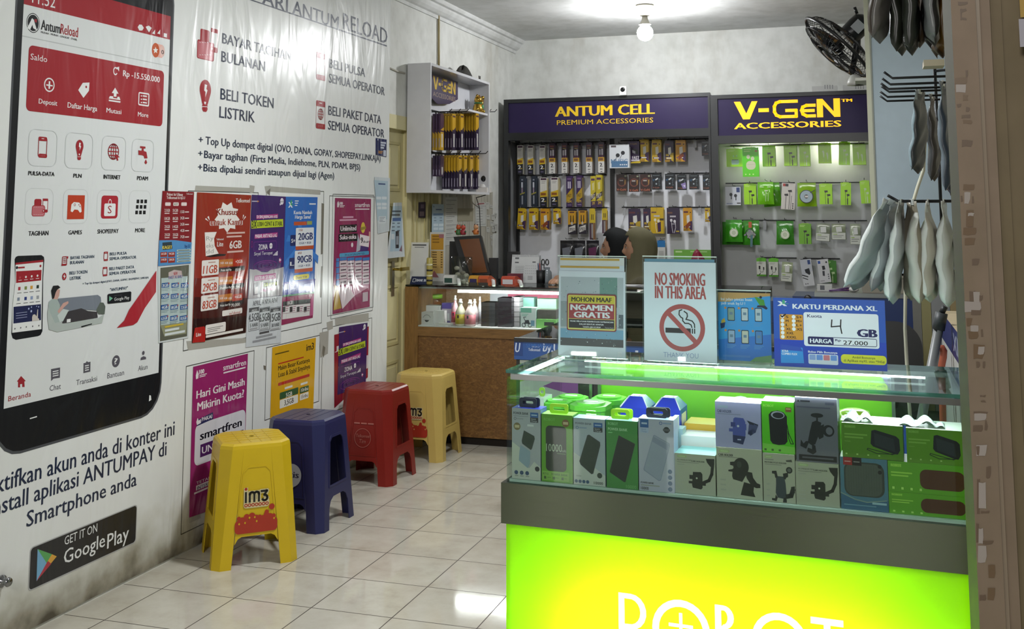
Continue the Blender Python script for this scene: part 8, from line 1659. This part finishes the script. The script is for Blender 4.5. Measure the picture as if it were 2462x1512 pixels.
hbag('brown and navy bag behind the silver-blue one',2276,240,HK[5][2],.340,.12,.030,-1,8,'#3b4a66',zh,'#5a4028')
TOPB=[(2128,'glossy brown clear-edged bag, leftmost of the upper row','#3a332b','#5f5d5b',3),(2158,'dark olive bag, second of the upper row','#2b2e28','#23261f',0),(2185,'dark green bag, third of the upper row','#272b25','#20241f',-1),(2212,'tan-brown bag, fourth of the upper row','#4a3b27','#3a2e1f',0),(2240,'black and white bag with a round mark, fifth of the upper row','#6f7374','#141516',0),(2262,'amber-brown bag, last of the upper row by the jamb','#5c4119','#3f2f16',0)]
for i,(u,lab,c,c2,tl)in enumerate(TOPB):
    y=3.40 if i%2==0 else 3.52;hbag(lab,u,60,y,.36+.02*(i%3),.16,.045,tl,14-4*i,c,ztp,c2,i==4)
q=ony(2246,152,3.46);emit(MB().box(FY(3.46),q.x-.03,q.x+.03,q.z-.008,q.z+.012,-.08,0,mat('#a89f86',.5)),'small_carton',label='small tan carton among the upper row of bags',cat='box')
cp=[V((XR+.02,4.12,1.8)),V((3.22,4.22,1.79))]+[ony(u,v,4.30)for u,v in((2225,330),(2220,410),(2206,450),(2196,484),(2184,560),(2177,700),(2176,790),(2180,870),(2184,950))]+[V((3.03,4.3,.006))]
emit(MB().tube(cp,.0065,mat('#b9b8a6',.5),8),'hanging_cable',label='pale cable hanging down behind the bags past the navy cabinet',cat='cable')
# ---- office chair back, leaning pole, orange hook, white carton unit
c0,c1=ony(2128,880,5.25),ony(2206,880,5.25);zt_=ony(2170,775,5.25).z;cx=(c0.x+c1.x)/2;w_=.40
th=thing('office_chair','black office chair with a rounded back in front of the navy cabinet','chair',(cx,5.35,0));BKC=mat('#121315',.55)
mb=MB();fb=Fr((cx,5.25,0),(1,0,0),(0,.12,1));mb.slab(fb,[rrect(-w_/2+.02,.52,w_/2-.10,zt_,.12,8)],BKC,-.05,0);emit(mb,'backrest',parent=th,bevel=.012)
mb=MB();mb.slab(Fr((cx-.04,5.52,0),(1,0,0),(0,1,0)),[rrect(-.22,-.22,.22,.22,.06)],BKC,.43,.50);emit(mb,'seat',parent=th,bevel=.01)
mb=MB();mb.tube([(cx-.04,5.52,.06),(cx-.04,5.52,.43)],.025,mat('#3a3b3d',.3,.9));mb.tube([(cx-.04,5.50,.46),(cx-.04,5.27,.60)],.022,BKC);emit(mb,'column',parent=th)
for k in range(5):t=2*math.pi*k/5;mb=MB();mb.tube([(cx-.04,5.52,.08),(cx-.04+.25*math.cos(t),5.52+.25*math.sin(t),.055)],.018,BKC);mb.ball((cx-.04+.25*math.cos(t),5.52+.25*math.sin(t),.028),.027,BKC,10,8);emit(mb,'caster_arm',parent=th)
p0,p1=ony(2264,752,3.90),ony(2242,868,3.90);dd=(p1-p0).normalized();pe=p0+dd*((p0.z-.001)/-dd.z)
th=thing('leaning_pole','grey pole with a dark sleeve leaning behind the showcase right end','pole',pe)
emit(MB().tube([pe,p0],.016,mat('#6b6d6e',.4),12),'shaft',parent=th);emit(MB().tube([p0,p0+(p1-p0)*.35],.0205,mat('#3f4346',.5),12),'sleeve',parent=th);emit(MB().tube([p0,p0+V((.012,0,.022))],.010,mat('#2a2c2e',.5),8),'tip',parent=th)
hp=[ony(u,v,3.98)for u,v in((2256,842),(2259,836),(2265,836),(2269,843),(2268,858),(2264,878))];base=hp[-1]
emit(MB().tube(hp+[V((base.x-.01,3.98,.4)),V((base.x-.02,3.98,.02))],[.012]*6+[.010,.010],mat('#a4533a',.45),10),'umbrella_handle',label='orange crook handle standing beside the grey leaning pole',cat='umbrella')
th=thing('promo_box','tall white unit with a dark blue band and tan top, beside the door jamb','box',(3.28,3.6,0))
fx=Fr((3.132,0,0),(0,-1,0),(0,0,1));yq=onx(2262,747,3.132);ztb=yq.z
mb=MB();mb.box(fx,-yq.y,-3.26,0,ztb-.10,-.20,0,mat('#b9b9b6',.4),None,mat('#b3a282',.5));emit(mb,'body',parent=th)
mb=MB();mb.box(fx,-yq.y,-3.26,ztb-.10,ztb,-.20,.001,mat('#232a63',.35),None,mat('#b3a282',.5));p=Pen(mb,fx.at(.001));p.textab('XL',-3.86,ztb-.08,-3.62,ztb-.02,mat('#8f94a8',.4),.03);emit(mb,'blue_band',parent=th,label='dark blue band and tan top')
# tan and grey uprights at the right wall behind the showcase
mb=MB();fr=FY(5.6)
for u0,u1,c in((2196,2216,'#5f5f5a'),(2217,2240,'#75704a'),(2241,2284,'#6e7072'),(2286,2330,'#7d6d4c')):a,b=ony(u0,780,5.6),ony(u1,780,5.6);mb.box(fr,a.x,min(b.x,X_RIGHT),0,1.18,-.03,0,mat(c,.5))
emit(mb,'trim_4',kind='structure')
# ---- shop-front jamb
def jamb(u,v,y):return ony(u,v,y).x
YJ=2.30;xj=3.042;FJ=FY(YJ);JM=wall_material('jamb_paint','#8d7b68','#84735f','#75664f');JO=mat('#3b3722',.75);JB=wall_material('jamb_inner','#77694f','#726548','#665a42')  # JO: olive inner face, green light mixed into its own colour
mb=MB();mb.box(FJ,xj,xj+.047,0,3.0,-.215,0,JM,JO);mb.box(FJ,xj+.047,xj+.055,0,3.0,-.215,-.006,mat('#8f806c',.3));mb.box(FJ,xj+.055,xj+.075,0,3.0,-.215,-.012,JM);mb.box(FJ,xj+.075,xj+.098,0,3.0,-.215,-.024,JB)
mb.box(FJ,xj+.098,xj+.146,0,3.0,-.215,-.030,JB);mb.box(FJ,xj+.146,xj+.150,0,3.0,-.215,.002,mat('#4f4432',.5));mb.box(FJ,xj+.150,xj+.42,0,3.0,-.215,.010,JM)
pn=Pen(mb,FJ,0,0,1,.0006)
DK,WH,TN=mat('#675543',.5),mat('#a39a92',.35),mat('#6f5a42',.35)
SCR=[(2303,4,22,8,DK),(2309,22,5,26,DK),(2309,22,14,6,DK),(2309,42,14,6,DK),(2322,170,5,16,DK),(2296,188,28,14,TN),(2299,204,22,18,WH),(2315,228,12,14,TN),(2300,250,12,8,DK),(2313,276,20,8,DK),(2316,288,20,10,TN),(2322,258,8,10,DK),(2313,337,24,16,DK),(2316,443,26,14,TN),(2318,462,14,28,WH),(2309,470,5,14,DK),(2336,472,4,16,DK),(2324,505,16,40,TN),(2328,512,14,8,WH),(2317,548,30,16,TN),(2320,573,24,16,TN),(2336,622,18,15,DK),(2330,700,16,24,DK),(2340,702,14,26,WH),(2355,710,8,12,DK),(2318,725,40,26,WH),(2335,745,24,12,DK),(2323,765,14,18,TN),(2334,782,18,18,WH),(2328,796,24,18,TN),(2358,792,5,18,DK),(2340,828,26,34,TN),(2352,834,14,18,WH),(2347,870,8,14,DK),(2362,870,6,14,DK),(2356,950,14,4,DK),(2358,963,12,4,DK),(2340,990,34,6,DK),(2342,994,30,16,WH),(2340,1022,22,16,DK),(2368,1010,5,24,DK),(2348,1070,24,26,WH),(2348,1072,6,22,DK),(2371,1122,12,26,DK),(2349,1152,6,82,DK),(2354,1160,16,62,WH),(2358,1228,22,6,DK),(2348,1258,6,46,DK),(2352,1270,12,36,WH),(2362,1300,26,8,DK),(2352,1312,20,40,WH),(2376,1358,16,30,TN),(2375,1412,16,30,TN),(2356,1430,14,14,DK)]
rr_=random.Random(5)
for u,v,w_,h,m in SCR:
    j=lambda s:(rr_.random()-.5)*s
    f=pn.ab(u,v)[0]
    if pn.ab(u+w_,v)[0]>xj+.0465:u-=4
    pn.poly([(u+j(2),v+j(2)),(u+w_*.5,v+j(3)),(u+w_+j(3),v+j(3)),(u+w_+j(4),v+h*.6),(u+w_*.9+j(5),v+h+j(2)),(u+w_*.3,v+h+j(4)),(u+j(3),v+h+j(2))][::-1],m)
emit(mb,'trim_5',kind='structure')
fj=FY(YJ-.011)
for lab,v0,v1,c in(('yellow notice sheet at the very top right edge of the photo',-40,42,'#a8862c'),('pale lavender notice sheet below the yellow one at the right edge',46,113,'#a39fa6')):
    a,b1=fj.px(2449,v0);_,b0=fj.px(2449,v1);emit(MB().box(fj,a,a+.10,b0,b1,-.0006,.0002,mat(c,.5)),'notice_sheet',label=lab,cat='paper')
# ================================================================== two shop assistants behind the wooden counter
def person(label,x,y,ztop,face_deg,scarf,blouse,hand_t,hand_t2):
    """seated figure; face_deg = heading of the face in the floor plane"""
    fw=V((math.cos(R(face_deg)),math.sin(R(face_deg)),0));rt=V((fw.y,-fw.x,0));up=V((0,0,1))
    zh=ztop-.145  # head centre
    H=V((x,y,zh));P=lambda f,r,u:H+fw*f+rt*r+up*u
    root=thing('person',label,'person',V((x,y,0)));skin=mat('#a87f66',.5)
    mb=MB()
    def head(i,j):
        a=2*math.pi*i;t=math.pi*j;z=-math.cos(t);s=math.sin(t);f=s*math.cos(a);r=s*math.sin(a)
        wz=.072*(1-.16*max(0,-z)**1.5);df=.090*(1-.10*max(0,-z));F=f*df;Rr=r*wz;U=z*.118
        g=lambda uu,rr,su,sr:math.exp(-((U-uu)/su)**2-((Rr-rr)/sr)**2)if f>0 else 0
        F+=.026*g(-.030,0,.020,.013)+.012*g(-.008,0,.022,.011)+.008*g(.020,0,.014,.05)-.010*(g(.002,.030,.013,.016)+g(.002,-.030,.013,.016))+.010*g(-.062,0,.010,.022)+.008*g(-.074,0,.008,.02)+.012*g(-.100,0,.020,.03)-.004*g(-.083,0,.006,.03)
        return P(F+.010,Rr,U)
    mb.grid(head,48,44,skin)
    mb.ball(P(0,.072,-.012),(.012,.012,.028),skin,10,8);mb.ball(P(0,-.072,-.012),(.012,.012,.028),skin,10,8)
    mb.tube([P(-.01,0,-.06),P(-.02,0,-.13),P(-.03,0,-.20)],[.052,.050,.062],skin,14)
    S0=P(-.03,0,-.22);hip=V((x,y,.52))-fw*.06;cz=lambda a:S0.lerp(hip,a)
    def torso(i,j):
        a=2*math.pi*i;c=cz(j);w_=(.06,.175,.180,.165,.150,.165,.175,.05);d_=(.05,.085,.105,.11,.10,.115,.12,.04);k=j*7;q=min(6,int(k));t=k-q
        return c+rt*(math.cos(a)*(w_[q]*(1-t)+w_[q+1]*t))+fw*(math.sin(a)*(d_[q]*(1-t)+d_[q+1]*t))
    mb.grid(torso,28,20,skin);mb.ball(S0+up*.005,(.055,.055,.04),skin);mb.ball(hip,(.10,.10,.07),skin)
    arms,legs=[],[]
    for s,tgt in((1,hand_t),(-1,hand_t2)):
        sh=S0+rt*(.165*s)-up*.025;tg=V(tgt);mid=(sh+tg)/2;L=max(.05,.29**2-((tg-sh).length/2)**2);el=mid-up*min(.20,math.sqrt(max(.004,.28**2-((tg-sh).length/2)**2)))+rt*(.05*s)
        mb.tube([sh,sh.lerp(el,.5),el],[.052,.046,.040],skin,12);mb.ball(sh,.054,skin,12,8);mb.ball(el,.040,skin,12,8);mb.tube([el,el.lerp(tg,.35),tg],[.040,.038,.026],skin,12)
        dh=(tg-el);dh.z*=.25;dh.normalize();sd=up.cross(dh).normalized()*s
        mb.tube([tg-dh*.01,tg+dh*.03,tg+dh*.075],[.026,.034,.032],skin,12)
        for k,ln in enumerate((.062,.072,.068,.052)):
            b=tg+dh*.072+sd*(-.030+.020*k);mb.tube([b,b+dh*ln*.5-up*.004,b+dh*ln*.8-up*.014,b+dh*ln-up*.026],[.0095,.009,.0085,.007],skin,8)
        b=tg+dh*.02-sd*.030;mb.tube([b,b-sd*.018+dh*.022,b-sd*.018+dh*.05-up*.006],[.012,.0105,.008],skin,8)
        arms.append((sh,el,tg));hj=hip+rt*(.09*s)-up*.01;kn=hj+fw*.40+rt*(.03*s);an=V((kn.x,kn.y,.09))-fw*.03
        mb.tube([hj,hj.lerp(kn,.5),kn],[.082,.072,.058],skin,12);mb.ball(kn,.058,skin,12,8);mb.tube([kn,kn.lerp(an,.4),an],[.056,.052,.036],skin,12);mb.ball(hj,.084,skin,12,8)
        mb.tube([an-fw*.05-up*.05,an-up*.045+fw*.05,an-up*.058+fw*.15],[.034,.036,.026],skin,12);mb.ball(an-up*.02,.042,skin,12,8);legs.append((hj,kn,an))
    body=emit(mb,'body',parent=root)
    rm=body.modifiers.new('one_skin','REMESH');rm.mode='VOXEL';rm.voxel_size=.0055;rm.use_smooth_shade=True
    sm=body.modifiers.new('soften','SMOOTH');sm.factor=.5;sm.iterations=2
    # eyes, brows, lips
    mb=MB();dk=mat('#2a1f1a',.3)
    for s in(-1,1):
        mb.ball(P(.0885,.030*s,.003),(.007,.007,.005),mat('#c9c0b4',.3),10,8);mb.ball(P(.093,.030*s,.003),(.004,.004,.0045),dk,8,6)
        mb.tube([P(.0935,.014*s,.022),P(.096,.030*s,.027),P(.084,.048*s,.021)],[.0025,.003,.0016],dk,6)
        mb.tube([P(.096,.017*s,.004),P(.0965,.030*s,.0095),P(.086,.043*s,.005)],.0016,dk,6)
    mb.tube([P(.103,-.018,-.067),P(.111,0,-.066),P(.103,.018,-.067)],[.003,.0045,.003],mat('#8a4f48',.4),6);emit(mb,'face_features',parent=root)
    # headscarf: one lofted cloth with the face left open
    ms=mat(scarf,.8,spec=.2);lev=[(0,0,.004,.004),(-.012,-.004,.048,.042),(-.035,-.010,.082,.070),(-.065,-.016,.102,.086),(-.10,-.020,.110,.093),(-.14,-.022,.112,.095),(-.18,-.022,.110,.094),(-.22,-.020,.104,.092),(-.26,-.018,.100,.094),(-.29,-.018,.106,.102),(-.32,-.02,.122,.128),(-.36,-.025,.142,.172),(-.41,-.03,.158,.205),(-.47,-.035,.170,.218),(-.54,-.04,.178,.222)]
    N=56;vs,fs=[],[]
    for k,(z,c,df,dw)in enumerate(lev):
        for i in range(N):
            a=2*math.pi*i/N;fold=1+(.018*math.sin(5*a+.6*k)+.012*math.sin(11*a-.4*k))*min(1,k/6)
            pk=.003*math.exp(-((z+.06)/.03)**2)*max(0,math.cos(a))**6
            vs.append(P(c+.012+(df*math.cos(a))*fold+pk,dw*math.sin(a)*fold,z+.145+.004))
    def openf(z,a):
        t=(z+.152)/.098;return abs(t)<1 and abs(a)<R(62)*math.sqrt(1-t*t)
    for k in range(len(lev)-1):
        for i in range(N):
            am=2*math.pi*(i+.5)/N;am=am if am<math.pi else am-2*math.pi;zm=(lev[k][0]+lev[k+1][0])/2
            if openf(zm,am):continue
            j=(i+1)%N;fs.append((k*N+i,(k+1)*N+i,(k+1)*N+j,k*N+j))
    sb=MB();sb.add(vs,fs,ms,True);emit(sb,'headscarf',parent=root,solid=-.004,sub=1)
    # blouse and trousers follow the body a finger's breadth outside it
    mc=mat(blouse,.8,spec=.2);cb=MB()
    def tor2(i,j):c=cz(j);q=torso(i,j);return c+(q-c)*1.14
    cb.grid(tor2,28,20,mc)
    for sh,el,tg in arms:cb.tube([sh+up*.005,sh.lerp(el,.5),el,el.lerp(tg,.45),el.lerp(tg,.88)],[.064,.060,.054,.048,.040],mc,14);cb.ball(sh,.066,mc,12,8)
    emit(cb,'blouse',parent=root)
    tb=MB();mt=mat('#24252a',.8)
    for hj,kn,an in legs:tb.tube([hj,hj.lerp(kn,.5),kn,kn.lerp(an,.5),an.lerp(kn,.06)],[.094,.084,.072,.064,.058],mt,14);tb.ball(kn,.073,mt,12,8);tb.ball(hj,.096,mt,12,8)
    emit(tb,'trousers',parent=root)
    sb=MB();ms_=mat('#1b1b1d',.5)
    for hj,kn,an in legs:sb.tube([an-fw*.055-up*.05,an-up*.045+fw*.05,an-up*.055+fw*.16],[.039,.040,.030],ms_,12)
    emit(sb,'shoes',parent=root)
    # the plain seat under them
    seat=MB();b=hip-up*.11;c=V((b.x,b.y,0));seat.lathe(c,[(.17,b.z-.04),(.18,b.z-.02),(.17,b.z)],mat('#4a4038',.6),n=24);st=thing('round_stool',f'plain round stool under the assistant in the {"olive" if scarf.startswith("#5") else "black"} headscarf','stool',c)
    emit(seat,'seat',parent=st)
    for k in range(4):t=math.pi*(k+.5)/2;l=MB();l.tube([c+V((.13*math.cos(t),.13*math.sin(t),b.z-.035)),c+V((.16*math.cos(t),.16*math.sin(t),0))],.014,mat('#4a4038',.6),8);emit(l,'leg',parent=st)
    return root
h1=ony(1536,545,7.10);h2=ony(1478,547,7.36)
person('person in an olive headscarf facing left behind the wooden counter',h1.x,7.12,h1.z,186,'#5f5b45','#4d4938',(1.05,6.80,1.020),(1.02,7.20,1.04))
person('person in a black headscarf facing left, half hidden by the olive headscarf',h2.x,7.42,h2.z,184,'#17191a','#1d1f20',(.97,6.72,1.019),(.80,7.30,.80))
# note pad and pen lying on the counter before them
a=ony(1512,686,6.62);mb=MB();mb.box(FY(6.60),a.x-.08,a.x+.10,ZWT+.001,ZWT+.004,-.12,0,mat('#c9c9cc',.5));mb.grid(lambda i,j:V((a.x+.04+.09*i,6.60+.05*j,ZWT+.005+.030*i*i*(1-.4*j))),8,4,mat('#c3c3c8',.5));emit(mb,'note_paper',label='loose white papers on the wooden counter, between the two table signs',cat='paper')
